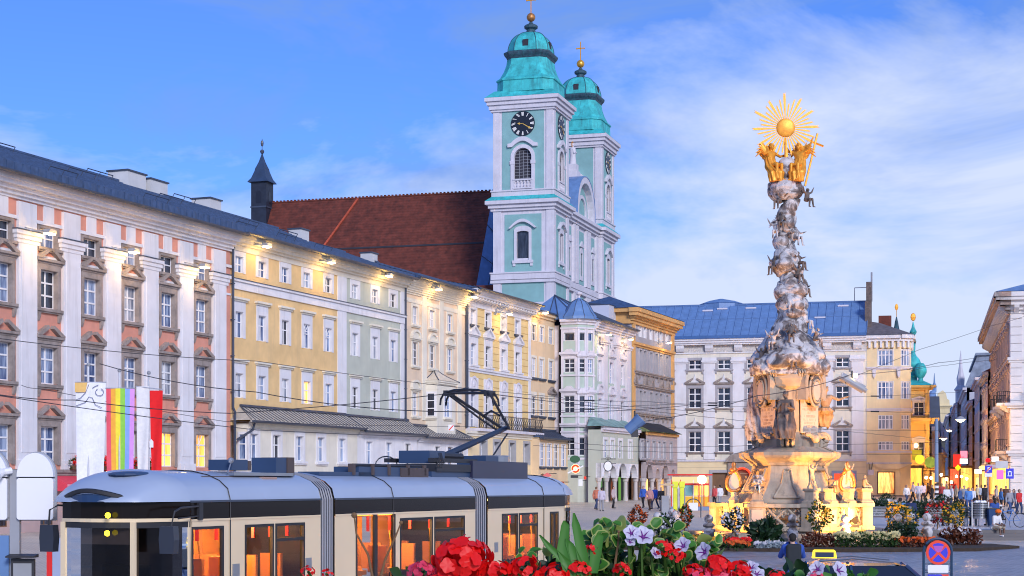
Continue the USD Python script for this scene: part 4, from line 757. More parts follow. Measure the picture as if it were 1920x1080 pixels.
g.add([(xe, y1n, zb), (XR, y1n, ZR), (2 * XR - xe, y1n, zb), (XR, y1n + 3.0, zb + 3)], [[0, 3, 1], [1, 3, 2]]); b.part('end_slope', g, REDTILE, parent=nv)
g = b.g(); g.box(xe + .3, 2 * XR - xe - .3, y0n, y1n, 2, zb + .2); b.part('nave_wall', g, TEAL)
g = b.g(); [g.lathe([(.17, 0), (.2, .3)], 5, (XR, y, ZR - .05)) for y in np.arange(y0n, y1n, .6)]; g.box(XR - .18, XR + .18, y0n, y1n, ZR - .1, ZR + .08); b.part('ridge_tiles', g, REDROOF, parent=nv)
p, q = onroof(672, 374), onroof(560, 530); g = b.g(); N = np.array([-SL, 0, 1]) / math.hypot(SL, 1) * .12; g.tube([np.array(p) + N, np.array(q) + N], .2, 4); b.part('hip_line', g, REDTILE, parent=nv)
p = onroof(905, 456); x_ = p[0]; g = b.g(); g.box(x_ - .16, x_ + .1, y0n, y1n - 12, p[2] - .1, p[2] + .16); b.part('roof_break', g, LOUV, parent=nv)
g = b.g(); A, B2, C2, D2 = (XR - .4, y0n, ZR - .6), (xe, y0n, zb), (xe, W_, zb), (XR - .4, W_, ZR - 9); g.quad(B2, C2, D2, A); r = b.part('link_roof', g, BLUEROOF, parent=nv); g = b.g()
for t in (.25, .5, .75): g.tube([np.array(B2) * (1 - t) + np.array(A) * t + (0, 0, .06), np.array(C2) * (1 - t) + np.array(D2) * t + (0, 0, .06)], .06, 4)
for t in (.3, .6): g.tube([np.array(B2) * (1 - t) + np.array(C2) * t + (0, 0, .06), np.array(A) * (1 - t) + np.array(D2) * t + (0, 0, .06)], .06, 4)
b.part('link_roof_seams', g, GUTTER, parent=nv)
b.part('red_parapet', b.g().box(xe - 4.5, xe - .1, 6.8, 14.6, 2, 31.3), REDROOF)
# ridge turret
g = b.g(); cx, cy = XR - 1.2, 51.6; g.box(cx - 1.28, cx + 1.28, cy - 1.28, cy + 1.28, 40, 50.3); tu = b.part('ridge_turret', g, stone('dark_blue_lead', (.016, .022, .04), rough=.55, var=.3, scale=1.5))
for fa in (Face(b, (cx - 1.28, cy + 1.28), (cx - 1.28, cy - 1.28)), Face(b, (cx - 1.28, cy - 1.28), (cx + 1.28, cy - 1.28))):
    g = fa.g(); slab(g, archp(1.28, .85, 46.9, 48.4), -.03, .02); fa.part('turret_opening', g, CLOCKF, parent=tu); g = fa.g(); g.box(-.1, 2.66, -.1, 0, 46.2, 46.45); fa.part('turret_band', g, GUTTER, parent=tu)
g = b.g(); g.loft([ringsq(h, z, cx, cy, .02) for h, z in ((1.72, 50.2), (1.68, 50.32), (1.3, 50.85), (.9, 52.0), (.8, 52.5), (.74, 52.6), (.4, 53.5), (.1, 54.6), (.08, 54.9))]); b.part('turret_spire', g, stone('blue_lead_spire', (.03, .055, .11), rough=.5, var=.2), parent=tu)
g = b.g(); g.ball((cx, cy, 55.1), .36, 8); g.tube([(cx, cy, 55.2), (cx, cy, 57.1)], .05, 4); g.ball((cx, cy, 56.4), .24, 6, sz=2.2); b.part('turret_finial', g, GUTTER, parent=tu)
# ---------------------------------------------------------------- the white palace closing the square
WD = np.array([.971, -.24]); WD /= np.linalg.norm(WD); WO = np.array([18.2, 193.0])
def UW(px):
    a = (px - 960) / 3200; return (a * WO[1] - WO[0]) / (WD[0] - a * WD[1])
b = Bld('white_palace', 'long white and cream palace with blue metal roof closing the square', 'building', WO, WD)
L = UW(1625); x0 = -6.0
cols = [UW(1303) + 3.27 * k for k in range(-2, 7)]; cols = [c for c in cols if x0 + 1 < c < L - 1.2]
g = b.g(); g.box(x0 + .01, L - .01, .5, 11, 1, 19.2); b.part('rear_wall', g, WHITE2)
hs = [(c - .72, c + .72, z, z + h) for c in cols for z, h in ((16.25, 1.05), (11.9, 2.25), (6.95, 2.3))]
g = ends(wall(b.g(), x0, L, 6.05, 18.0, hs), x0, L, 6.05, 18, 0, .5); b.part('wall', g, WHITE2)
gf = [UW(1352), UW(1392), UW(1583)]
hs2 = [(gf[0] - 1.0, gf[0] + 1.0, 2.1, 4.6), (gf[1] - 1.1, gf[1] + 1.1, 2.1, 5.2), (gf[2] - 1.1, gf[2] + 1.1, 2.1, 4.5)]
g = wall(b.g(), x0, L, 1.5, 5.85, hs2, y=-.08); b.part('ground_floor_wall', g, stone('yellow_ground_plaster', (.72, .60, .38), var=.06, streak=.15, dirt=(.5, .42, .3)))
bands(b, x0, L, -.08, [(5.85, 6.05, .14)], TRIM, 'string_course')
for k in range(5): b.part('groove', b.g().box(gf[0] + 1.2 if k < 4 else x0, L, -.088, -.082, 2.3 + k * .72, 2.34 + k * .72), stone('joint_shadow_paint', (.45, .38, .26)) if k == 0 else '/World/Looks/joint_shadow_paint')  # shade of the masonry joints painted as thin darker strips
for c in [cols[0] + 3.27 * (k - .5) for k in range(len(cols) + 1)]:
    c = min(c, L - .95)
    b.part('pilaster', b.g().box(c - .65, c + .65, -.1, .02, 6.1, 16.9), WHITE); g = b.g(); cornice(g, c - .65, c + .65, 0, [(16.9, 17.05, .18), (17.05, 17.25, .25), (17.25, 17.55, .16)]); b.part('capital', g, WHITE)
    b.part('corbel', b.g().prism([(-.1, 18.95), (-.5, 18.95), (-.5, 18.6), (-.3, 18.25), (-.1, 18.15)], c - .45, c + .45, 'x'), WHITE)
bands(b, x0, L, 0, [(18.0, 18.12, .12)], WHITE, 'string_course'); g = b.g(); g.box(x0, L, -.06, .3, 18.12, 18.96); b.part('frieze', g, stone('grey_relief_frieze', (.52, .50, .48), var=.3, scale=7, bump=.6, bscale=6))
bands(b, x0, L, 0, [(18.96, 19.15, .6), (19.15, 19.4, .75), (19.4, 19.6, .9)], WHITE)
for i, c in enumerate(cols):
    window(b, c, 16.25, 1.44, 1.05, cross=(.5,), bar=.09, sur=GREYW, sw=.26, sp=.08, rev=.16, sill=GREYW, extra=.3, glass=P_DARK)
    for z, h in ((11.9, 2.25), (6.95, 2.3)): window(b, c, z, 1.44, h, cross=(.36, .69), bar=.09, sur=GREYW, sw=.26, sp=.08, top=.15, rev=.16, sill=GREYST, extra=.3, ped='broken', pm=GREYST, ph=.55, glass=P_DARK)
    for z in (14.75, 9.85): g = b.g(); g.prism([(c - .5, z), (c + .5, z), (c + .3, z + .35), (c + .12, z + .45), (c, z + .95), (c - .12, z + .45), (c - .3, z + .35)], -.12, .02); b.part('relief', g, WHITE)
RED = emit('red_shop_light', (1.0, .05, .02), 1.6)
g = b.g(); g.box(gf[0] - 1, gf[0] + 1, .2, .25, 2.1, 4.6); b.part('doorway', g, BROWNW); g = b.g(); slab(g, rect(gf[0] - 1.3, gf[0] + 1.3, 2, 4.9).difference(rect(gf[0] - .98, gf[0] + .98, 1.9, 4.6)), -.16, -.083); b.part('door_frame', g, GREYW)
g = b.g(); slab(g, rect(gf[1] - 1.6, gf[1] + 1.6, 2, 5.8).difference(archp(gf[1], 2.2, 1.9, 4.1)), -.35, -.083); po = b.part('portal', g, GREYST); g = b.g(); slab(g, archp(gf[1], 2.1, 2, 4.1), .1, .15); b.part('portal_door', g, BROWNW, parent=po); g = b.g(); slab(g, archp(gf[1], 2.2, 2, 4.1).difference(archp(gf[1], 1.8, 1.9, 4.1)), -.33, -.2); b.part('red_neon_arch', g, RED, parent=po); g = b.g(); g.prism([(gf[1] - 1.9, 5.8), (gf[1] + 1.9, 5.8), (gf[1] + 1.4, 6.5), (gf[1], 7.0), (gf[1] - 1.4, 6.5)], -.6, -.083); b.part('portal_hood', g, GREYST, parent=po)
g = b.g(); g.box(gf[2] - 1.1, gf[2] + 1.1, .1, .15, 2.1, 3.7); b.part('shop_window', g, P_SHOP); g = b.g(); g.box(gf[2] - 1.1, gf[2] + 1.1, .05, .12, 3.72, 4.5); b.part('red_shop_sign', g, RED); g = b.g(); slab(g, rect(gf[2] - 1.35, gf[2] + 1.35, 2, 4.8).difference(rect(gf[2] - 1.1, gf[2] + 1.1, 1.9, 4.5)), -.16, -.083); b.part('shop_frame', g, stone('blue_grey_frame', (.3, .36, .5)))
# blue standing-seam roof, sheet by sheet
y0, y1, ze, zr = -.95, 5.6, 19.75, 24.0
rf = b.part('eaves', b.g().box(x0, L, y0 - .05, y0 + .3, 19.6, 19.95), stone('deep_blue_metal', (.05, .13, .33), rough=.4))
n = 30
for k in range(n):
    for j_, (ta, tb) in enumerate(((0.03, .54), (.55, 1.0))):
        xa, xb = x0 + (L - x0) * k / n, x0 + (L - x0) * (k + 1) / n; sh = lambda t: 3.5 * t * max(0, 1 - (xa - x0) / 5) if False else 0
        d = R.uniform(0, .03); P = lambda x, t: (x, y0 + (y1 - y0) * t, ze + (zr - ze) * t + d)
        g = b.g(); g.quad(P(xa + .04, ta), P(xb - .04, ta), P(xb - .04, tb), P(xa + .04, tb)); g.tube([np.array(P(xb, ta)) + (0, 0, .06), np.array(P(xb, tb)) + (0, 0, .06)], .05, 4); b.part('roof_sheet', g, BLUEROOF, parent=rf)
g = b.g(); hip_roof(g, x0, L, y0, 2 * y1 - y0, ze - .06, zr - .05); g.box(x0, L, y0 + (y1 - y0) * .54, y0 + (y1 - y0) * .555, ze + (zr - ze) * .54 - .1, ze + (zr - ze) * .545 + .08); g.box(x0, L, y1 - .15, y1 + .15, zr - .05, zr + .12); b.part('roof_ridge', g, stone('dull_blue_metal', (.08, .16, .34), rough=.5), parent=rf)
for p, yy in ((1318, .8), (1345, .85), (1400, .85), (1577, .85), (1535, .5), (1260, .3)):
    x = UW(p); t = yy; g = b.g(); g.box(x - .6, x + .6, y0 + (y1 - y0) * t - .06, y0 + (y1 - y0) * t, ze + (zr - ze) * t + .05, ze + (zr - ze) * t + .22); b.part('snow_rail', g, TRIM, parent=rf)
xr = UW(1345); g = b.g(); g.lathe([(1.9, 23.6), (1.9, 24.2), (2.0, 24.25), (1.2, 24.6), (.2, 24.85)], 8, (xr - .4, 6.8, 0), sx=1.3); b.part('roof_lantern', g, BLUEROOF, parent=rf)
g = b.g(); xr = UW(1598); [g.tube([(xr + a, 5.6, 24), (xr + a, 5.6, 25.6)], .05, 4) for a in (0, 1.7)]; g.tube([(xr, 5.6, 25.6), (xr + 1.7, 5.6, 25.6)], .05, 4); g.tube([(xr + 1.9, 5.6, 24), (xr + 1.9, 5.6, 27.3)], .12, 6); b.part('antenna', g, GREYMETAL, parent=rf)
xr = L + .1; g = b.g(); g.box(xr - .35, xr + .35, 1.5, 2.8, 20, 23.6); g.box(xr - .3, xr + .3, 3.6, 4.6, 20, 26.0); c = b.part('chimney', g, stone('sooty_chimney', (.13, .10, .09), var=.4, scale=3), parent=rf)
for p in (1352,):
    pass
# --- yellow corner house
a0 = WO + WD * (L + .02); b = Bld('yellow_corner_house', 'yellow corner house with rounded corner, white wide windows and bracketed eaves', 'building', a0, WD)
L2 = 3.55; K1 = (L2, 0); K2 = (L2 + 1.15, .8); K3 = (L2 + 1.1, 5.0)
foot = [(0, 0), K1, K2, K3, (L2 + 1.1, 12), (0, 12)]
g = b.g(); g.prism([(x * .9 + .1, y + .45) for x, y in foot], 1, 19.4, 'z'); b.part('core', g, DARKIN)
ROWS = ((16.3, 1.75), (12.65, 1.9), (9.35, 1.55), (7.05, .95)); fl = [Face(b, (0, 0), K1), Face(b, K1, K2), Face(b, K2, K3)]
for k, f in enumerate(fl):
    c = (2.0, f.L / 2, 1.6)[k]; w = (1.6, 1.05, .9)[k]
    hs = [(c - w / 2, c + w / 2, z, z + h) for z, h in ROWS] + ([(1.2, 2.95, 2.3, 4.6)] if k == 0 else [])
    g = wall(f.g(), 0, f.L, 1.4, 19.0, hs, d=.3); f.part('wall', g, OCHRE2)
    for i, (z, h) in enumerate(ROWS): window(f, c, z, w, h, cross=(.68,), mull=3 if k == 0 else 2, bar=.07, sur=WHITE if i < 2 else None, sw=.08, sp=.03, rev=.1, glass=P_BLUE if i < 2 else P_PALE)
    for lst, m_ in (([(15.9, 16.05, .1), (16.05, 16.2, .18), (11.3, 11.5, .12), (11.5, 11.65, .22), (6.75, 6.95, .14), (5.55, 5.7, .12)], TRIM), ([(19.0, 19.3, .25), (19.3, 19.7, .5)], WHITE)):
        g = f.g(); cornice(g, -.05, f.L + .08, 0, lst, False); f.part('moulding', g, m_)
    for x in np.arange(.3, f.L, .62): f.part('eave_bracket', f.g().box(x - .12, x + .12, -.3, .02, 18.3, 18.995), WHITE)
    g = f.g(); g.box(c - w / 2, c + w / 2, -.03, .0, 18.1 + .02, 18.2); f.part('brick_band', g, BROWNW)
    if k < 2: g = f.g(); [g.prism([(x - .22, 15.88), (x + .22, 15.88), (x + .16, 15.2), (x, 14.95), (x - .16, 15.2)], -.16, .0) for x in (c - w / 2 - .4,)]; f.part('drop_bracket', g, TRIM)
f = fl[0]; g = f.g(); g.box(1.2, 2.95, .15, .2, 2.3, 4.6); f.part('shop_window', g, P_SHOP); g = f.g(); slab(g, rect(1.1, 3.05, 2.2, 4.7).difference(rect(1.22, 2.93, 2.32, 4.58)), -.06, -.004); f.part('shop_frame', g, BROWNW)
g = f.g(); g.prism([(.6, 5.5), (4.6, 5.5), (3.4, 4.95), (1.6, 4.95)], -.35, -.0); f.part('bay_corbel', g, OCHRE2)
g = f.g(); g.box(.02, 5.0, -.03, .0, 1.4, 2.1); f.part('plinth', g, stone('dark_plinth', (.16, .16, .18), var=.2))
g = f.g(); g.box(.1, .75, -.06, .0, 4.3, 4.9); f.part('wall_plaque', g, TRIM); g = f.g(); [g.tube([(.42 + e * .08, -.1, 4.9), (.42 + e * .2, -.2, 5.7)], .03, 4) for e in (-1, 1)]; f.part('antler_bracket', g, IRON)
g = b.g(); r0 = [(-.0, -.55, 19.72), (L2 + .1, -.55, 19.72), (L2 + 1.6, .6, 19.72), (L2 + 1.6, 4, 19.72), (L2 + 1.6, 12, 19.72), (0, 12, 19.72)]; r1 = [(0, 3, 21.5), (.8, 3, 21.4), (1.4, 3.4, 21.3), (1.6, 5, 21.3), (1.8, 11, 21.3), (0, 11, 21.5)]; g.loft([r0, r1]); b.part('roof', g, stone('grey_brown_roof', (.14, .12, .13), var=.3, scale=2)); b.part('roof_edge', b.g().prism([(x, y) for x, y, z in r0], 19.66, 19.715, 'z'), GUTTER)
b.part('chimney', b.g().box(1.1, 2.5, 5, 6, 21, 22.3), REDROOF)
# ---------------------------------------------------------------- the street on the right
SD = np.array([.235, .972]); SD /= np.linalg.norm(SD); SN = np.array([-SD[1], SD[0]])     # SN points left, into the street
SO = np.array([43.8, 150.0])
def facade_grid(b, Lx, z0, z1, cols, rows, m, w=1.2, sur=TRIM, ped=None, side=None, y=0.0, shop=True):
    hs = [(c - w / 2, c + w / 2, z, z + h) for c in cols for z, h in rows]; g = wall(b.g(), 0, Lx, z0, z1, hs, y=y); b.part('wall', g, m)
    for c in cols:
        for z, h in rows: window(b, c, z, w, h, y=y, cross=(.66,), sur=sur, sw=.18, sp=.08, rev=.2, sill=sur, ped=ped, ph=.5, pm=sur)
    if shop:
        for k in range(int(Lx // 4)): g = b.g(); g.box(.6 + k * 4, 3.6 + k * 4, -.04, .0, 2.2, 4.9); b.part('lit_shop_front', g, P_SHOP if R.random() < .75 else P_LIT)
PINKST = stone('rose_grey_stone', (.70, .60, .58), var=.1, streak=.3, dirt=(.4, .33, .32), bump=.3); ROSEC = stone('rusty_cornice', (.54, .38, .31), var=.2, streak=.3)
PALEST = stone('pale_ashlar', (.70, .67, .66), var=.06, streak=.2, dirt=(.5, .46, .46), bump=.2)
# corner palace, street side runs away from the viewer; local x runs towards the viewer so that y points into the house
o = SO + 46 * SD; b = Bld('corner_palace', 'pale rusticated corner palace with heavy bracketed cornice at the right edge', 'building', o, -SD)
L = 46.0; g = b.g(); g.box(.01, L - .01, .5, 30, 1, 19.0); b.part('core', g, PALEST)
cols = [2.5 + 3.7 * k for k in range(12)]
facade_grid(b, L, 1.2, 18.6, cols, ((15.0, 2.0), (11.0, 2.3), (6.9, 2.2)), PINKST, 1.2, ROSEC, 'tri')
g = b.g(); cornice(g, 0, L, 0, [(18.3, 18.6, .2), (18.6, 19.0, .45), (19.0, 19.4, .9), (19.4, 19.7, 1.25), (19.7, 20.1, 1.4)]); b.part('cornice', g, ROSEC)
for k in range(40): b.part('cornice_bracket', b.g().prism([(-.2, 18.995), (-1.0, 18.995), (-.9, 18.75), (-.2, 18.35)], .5 + k * 1.14, .9 + k * 1.14, 'x'), PALEST)
for z, p in ((10.0, .5), (5.8, .35), (14.0, .25)): bands(b, 0, L, 0, [(z, z + .2, p * .6), (z + .2, z + .45, p)], ROSEC, 'string_course')
for x, z in ((44.0, 10.5), (36.5, 10.5), (29, 10.5), (41, 6.3)):
    g = b.g(); g.box(x - 1.2, x + 1.2, -1.1, 0, z - .25, z); g.prism([(-.1, z - .9), (-.9, z - .26), (-.1, z - .26)], x - .9, x - .6, 'x'); g.prism([(-.1, z - .9), (-.9, z - .26), (-.1, z - .26)], x + .6, x + .9, 'x'); bl = b.part('balcony', g, PALEST)
    g = b.g()
    for q in np.linspace(x - 1.15, x + 1.15, 14): g.box(q - .02, q + .02, -1.06, -1.02, z, z + 1.0)
    for q in np.linspace(-1.05, 0, 7): g.box(x + 1.13, x + 1.17, q - .02, q + .02, z, z + 1.0)
    g.box(x - 1.2, x + 1.2, -1.08, -1.0, z + 1, z + 1.06); g.box(x + 1.1, x + 1.2, -1.08, 0, z + 1, z + 1.06); b.part('railing', g, IRON, parent=bl)
f = Face(b, (L, 0), (L, 26)); cf = [2.6, 6.2]
g = wall(f.g(), 0, 26, 1.2, 18.6, [(c - .6, c + .6, z, z + h) for c in cf for z, h in ((15, 2), (11, 2.3), (6.9, 2.2))] + [(1.2, 3.2, 2.1, 4.9)]); f.part('wall', g, PALEST)
for c in cf:
    for z, h in ((15, 2), (11, 2.3), (6.9, 2.2)): window(f, c, z, 1.2, h, cross=(.66,), sur=PALEST, sw=.25, rev=.2, sill=PALEST, ped='tri', ph=.4)
for k in range(24): g = f.g(); g.box(0.003, 1.0, -.09, .0, 1.3 + k * .72, 1.93 + k * .72); f.part('quoin', g, PALEST)
g = f.g(); cornice(g, .0, 26, 0, [(18.3, 18.6, .2), (18.6, 19.0, .45), (19.0, 19.4, .9), (19.4, 19.7, 1.25), (19.7, 20.1, 1.4)], True); f.part('cornice', g, PALEST)
for z, p in ((10.0, .5), (5.8, .35), (14.0, .25)): g = f.g(); cornice(g, 0, 26, 0, [(z, z + .2, p * .6), (z + .2, z + .45, p)], True); f.part('string_course', g, PALEST)
for x in np.arange(.3, 10, 1.1): g = f.g(); g.prism([(-.2, 18.995), (-1.0, 18.995), (-.9, 18.75), (-.2, 18.35)], x, x + .42, 'x'); f.part('cornice_bracket', g, PALEST)
g = f.g(); g.box(1.2, 3.2, .1, .15, 2.1, 4.9); f.part('shop_window', g, P_SHOP)
g = f.g(); cx = 2.6; g.box(cx - 1.2, cx + 1.2, -1.0, 0, 10.45, 10.7); bl = f.part('balcony', g, PALEST); g = f.g(); [g.box(q - .02, q + .02, -.96, -.92, 10.7, 11.7) for q in np.linspace(cx - 1.15, cx + 1.15, 14)]; g.box(cx - 1.2, cx + 1.2, -1, -.9, 11.7, 11.76); f.part('railing', g, IRON, parent=bl)
g = b.g(); hip_roof(g, -1, L + 1.3, -1.3, 30, 20.15, 24.5, 6, 7); b.part('roof', g, BLUEROOF)
# further houses down the right side: (start, end along the street, sideways shift into the street, eaves, wall, roof rise)
def street_house(name, label, t0, t1, sh, ze, m, roof, rr, cols, rows, end_m=None, sign=1, ped=None, sur=TRIM):
    o = SO + (t1 if sign > 0 else t0) * SD + sh * SN; b = Bld(name, label, 'building', o, -SD if sign > 0 else SD); L = t1 - t0
    g = b.g(); g.box(.01, L - .01, .4, 14, 1, ze - .3); b.part('core', g, end_m or m)
    facade_grid(b, L, 1.2, ze, [L * (k + .5) / cols for k in range(cols)], rows, m, 1.2, sur, ped)
    g = b.g(); cornice(g, 0, L, 0, [(ze - .3, ze, .3), (ze, ze + .35, .6)]); b.part('cornice', g, sur)
    g = b.g(); hip_roof(g, -.3, L + .3, -.5, 14, ze + .36, ze + rr, 0, 0); g.quad((L + .02, 0, 1), (L + .02, 14, 1), (L + .02, 14, ze), (L + .02, 0, ze)) if False else None; b.part('roof', g, roof)
    return b
LEADR = stone('weathered_lead', (.20, .24, .31), rough=.5, var=.3, scale=1.2, streak=.5, dirt=(.08, .1, .15))
street_house('rose_street_house', 'rose plastered house with tall gable just behind the corner palace', 46.2, 66, .3, 15.8, stone('dusty_rose', (.62, .38, .32), var=.12, streak=.3), REDROOF, 4, 5, ((12.3, 2), (8.5, 2), (5.8, 1.6)), ped='tri')
street_house('blue_street_house', 'pale blue and white street house with a raking roof edge', 66.2, 88, .6, 16.4, stone('powder_blue', (.42, .52, .70), var=.08), SLATE, 3, 5, ((14, 2), (10.4, 2.2), (6.6, 2)))
street_house('amber_street_house', 'orange lit narrow house on the right of the shopping street', 88.2, 108, .9, 14.5, stone('amber_plaster', (.62, .36, .16), var=.1, streak=.2), SLATE, 3, 4, ((11.5, 1.9), (8.0, 2), (5.6, 1.4)))
bb = street_house('mansard_house', 'tall concrete-grey house with a weathered lead mansard roof down the street', 108.2, 150, 1.2, 17.4, stone('grey_render', (.50, .50, .56), var=.1, streak=.3), LEADR, 3, 8, ((13.9, 2.0), (10.6, 2.0), (7.2, 2.0)))
g = bb.g(); Lb = 41.8; g.loft([[(0, -.3, 17.8), (Lb, -.3, 17.8), (Lb, 14, 17.8), (0, 14, 17.8)], [(1, 1.6, 22.6), (Lb - 1, 1.6, 22.6), (Lb - 1, 14, 22.6), (1, 14, 22.6)]]); g.box(.6, Lb - .6, 1.3, 14, 22.62, 23.0); bb.part('mansard', g, LEADR)
bb = street_house('brown_street_house', 'slim brown-stone house with corner spire far down the right side', 150.2, 200, 1.8, 17.0, stone('brownish_stone', (.55, .45, .40), var=.15, streak=.3), SLATE, 3, 9, ((13.5, 2.2), (10, 2.2), (6.6, 2.2)), ped='tri')
g = bb.g(); g.lathe([(.9, 15), (.9, 19.5), (1.15, 19.8), (.6, 20.6), (.7, 21.8), (.45, 22.8), (.28, 24), (.05, 26.6)], 8, (48, .6, 0)); bb.part('corner_spire', g, TRIM)
street_house('far_right_house', 'pale house at the far end of the shopping street', 200.2, 300, 2.6, 17, stone('far_pale_plaster', (.6, .55, .5), var=.1), SLATE, 4, 14, ((13.5, 2.2), (10, 2.2), (6.6, 2.2)))
# left side of the street: the yellow parish church with onion turrets, then houses and a tower
def ptl(px, y): return np.array([(px - 960) / 3200 * y, y])
p0 = ptl(1700, 206); b = Bld('yellow_baroque_church', 'golden yellow baroque church front with green onion turrets behind the corner house', 'church', p0, (1, .02)); YG = stone('golden_church_plaster', (.74, .50, .17), var=.1, streak=.2, dirt=(.5, .32, .12))
L = 2.75; hs = [(.9, 2.1, 11.6, 13.2), (.9, 2.1, 6.5, 8.4)]
g = ends(wall(b.g(), -2, L, 1.5, 15.2, hs), -2, L, 1.5, 15.2, 0, 6); b.part('wall', g, YG); f = Face(b, (L, 0), (L, 6)); g = b.g(); g.box(-1.9, L - .05, .5, 6, 1.5, 15.1); b.part('core', g, YG)
for z, h in ((11.6, 1.6), (6.5, 1.9)): window(b, 1.5, z, 1.2, h, sur=TRIM, sw=.2, ped='tri', ph=.4, glass=P_DARK)
for lst, m_ in (([(14.7, 14.95, .3), (14.95, 15.25, .6), (10.6, 10.9, .4), (10.9, 11.3, .9), (5.0, 5.3, .4), (5.3, 5.6, .7)], YG),):
    for q in (b, f):
        for i in range(0, len(lst), 2): g = q.g(); cornice(g, -.3, L + .02 if q is b else 6, 0, lst[i:i + 2], True); q.part('cornice', g, m_)
for x in (-.2, 2.2): g = b.g(); g.box(x, x + .5, -.25, 0, 1.6, 14.7); b.part('pilaster', g, YG)
g = b.g(); g.loft([[(-2, -.4, 15.25), (L + .4, -.4, 15.25), (L + .4, 6, 15.25), (-2, 6, 15.25)], [(.3, 1.2, 15.9), (2.3, 1.2, 15.9), (2.3, 4, 15.9), (.3, 4, 15.9)]]); b.part('copper_base', g, COPPER)
onion = [(1.1, 25.1), (1.0, 26.2), (1.35, 26.7), (.8, 27.2), (.7, 27.8), (1.2, 28.3), (1.85, 29.3), (1.9, 30.1), (1.5, 31.1), (.9, 31.8), (.55, 32.5), (.5, 33.2), (.6, 35.6), (.75, 35.7), (.75, 36.0), (.4, 36.2), (.5, 37.5), (.9, 38.3), (.4, 39.4), (.1, 41)]
onion = [(r * .50, 15.8 + (z - 25.1) * .46) for r, z in onion]
g = b.g(); g.lathe(onion, 14, (1.35, 2.2, 0)); o1 = b.part('onion_turret', g, COPPER, smooth=35); g = b.g(); g.ball((1.35, 2.2, 23.7), .34, 8, sy=.3, sz=1.5); b.part('gilt_finial', g, GILT, parent=o1)
g = b.g(); g.lathe([(r * .8, z - .9) for r, z in onion[:10]], 12, (1.95, 1.0, 0)); b.part('onion_turret', g, COPPER, smooth=35)
g = b.g(); g.lathe([(.7, 15), (.7, 21.2), (.95, 21.25), (.95, 21.5), (.65, 21.8), (.35, 22.5), (.2, 23.4), (.05, 24.0)], 8, (.0, 5, 0)); o1 = b.part('dark_turret', g, COPPERD); g = b.g(); g.ball((.0, 5, 25.2), .22, 8, sy=.3, sz=1.9); g.tube([(.0, 5, 23.9), (.0, 5, 24.9)], .04, 4); b.part('gilt_finial', g, GILT, parent=o1)
p0 = ptl(1741, 255); b = Bld('dark_roof_church', 'church nave with a very steep dark slate roof past the golden church', 'church', p0, (1, -.15)); DR = stone('deep_slate', (.035, .05, .085), rough=.5, var=.25)
CRM = stone('cream_gold_plaster', (.72, .60, .36), var=.08, streak=.2)
b.part('nave_wall', b.g().box(-3, 1.9, 0, 12, 1.5, 8), CRM); g = b.g(); hip_roof(g, -3, 1.9, -.4, 7, 8, 16.6); b.part('nave_roof', g, DR)
b = Bld('cream_gable_tower', 'cream and gold tower with a curved gable beside the dark slate nave', 'tower', ptl(1745, 400), (1, -.1)); L = 4.4
g = wall(b.g(), -2, L, 1.5, 21.8, [(2.3, 3.3, 15, 17.6), (2.3, 3.3, 8.5, 11)]); ends(g, -2, L, 1.5, 21.8, 0, 6); b.part('tower_wall', g, CRM); b.part('core', b.g().box(-1.9, L - .1, .5, 6, 1.5, 21.7), CRM)
for z in (15, 8.5): window(b, 2.8, z, 1, 2.6, sur=TRIM, sw=.2, glass=P_DARK)
for z in (21.2, 13.6, 6.9): g = b.g(); cornice(g, -2, L, 0, [(z, z + .3, .2), (z + .3, z + .6, .5)]); b.part('cornice', g, CRM)
g = b.g(); slab(g, sg.Polygon([(1, 21.8), (L, 21.8), (L - .1, 23), (L - .6, 23.3), (L - .9, 24.6), (2.8, 25.3), (1.7, 24.6), (1.5, 23.3), (1, 23)]), 0, .5); b.part('gable', g, CRM)
g = b.g(); g.loft([[(-.6, .5, 21.8), (1.6, .5, 21.8), (1.6, 6, 21.8), (-.6, 6, 21.8)], [(.6, 2, 25.4), (1.4, 2, 25.4), (1.4, 5, 25.4), (.6, 5, 25.4)]]); g.lathe([(.5, 25), (.5, 26.2), (.6, 26.3), (.2, 27.3), (.05, 29.5)], 8, (1.2, 2.5, 0)); b.part('blue_roof', g, BLUEROOF)
def left_house(name, label, p, y, Lh, ze, m, cols, rows): 
    b = Bld(name, label, 'building', ptl(p, y), (.26, .965)); g = b.g(); g.box(.01, Lh - .01, .4, 12, 1, ze - .3); b.part('core', g, m); facade_grid(b, Lh, 1.2, ze, [Lh * (k + .5) / cols for k in range(cols)], rows, m, 1.2, TRIM)
    g = b.g(); cornice(g, 0, Lh, 0, [(ze - .3, ze + .3, .5)]); b.part('cornice', g, TRIM); g = b.g(); hip_roof(g, -.2, Lh + .2, -.5, 12, ze + .31, ze + 4); b.part('roof', g, SLATE)
left_house('left_street_house', 'low cream shop house past the golden church on the left of the street', 1747, 222, 30, 10.5, CRM, 6, ((7.4, 1.8),))
left_house('far_left_house', 'grey house far down the left side of the street', 1762, 290, 60, 9, stone('far_grey', (.5, .48, .47), var=.1), 10, ((12, 2), (8, 2)))
b = Bld('street_end_house', 'small pale house closing the view at the end of the street', 'building', ptl(1772, 560), (1, -.1)); b.part('wall', b.g().box(-6, 18, 0, 10, 1.5, 24), TRIM)
for k in range(6):
    for z in (8, 13, 18): window(b, -4 + k * 3.6, z, 1.3, 2.2, rev=-.02)
g = b.g(); hip_roof(g, -6.3, 18.3, -.4, 10, 24.1, 29); b.part('roof', g, SLATE)
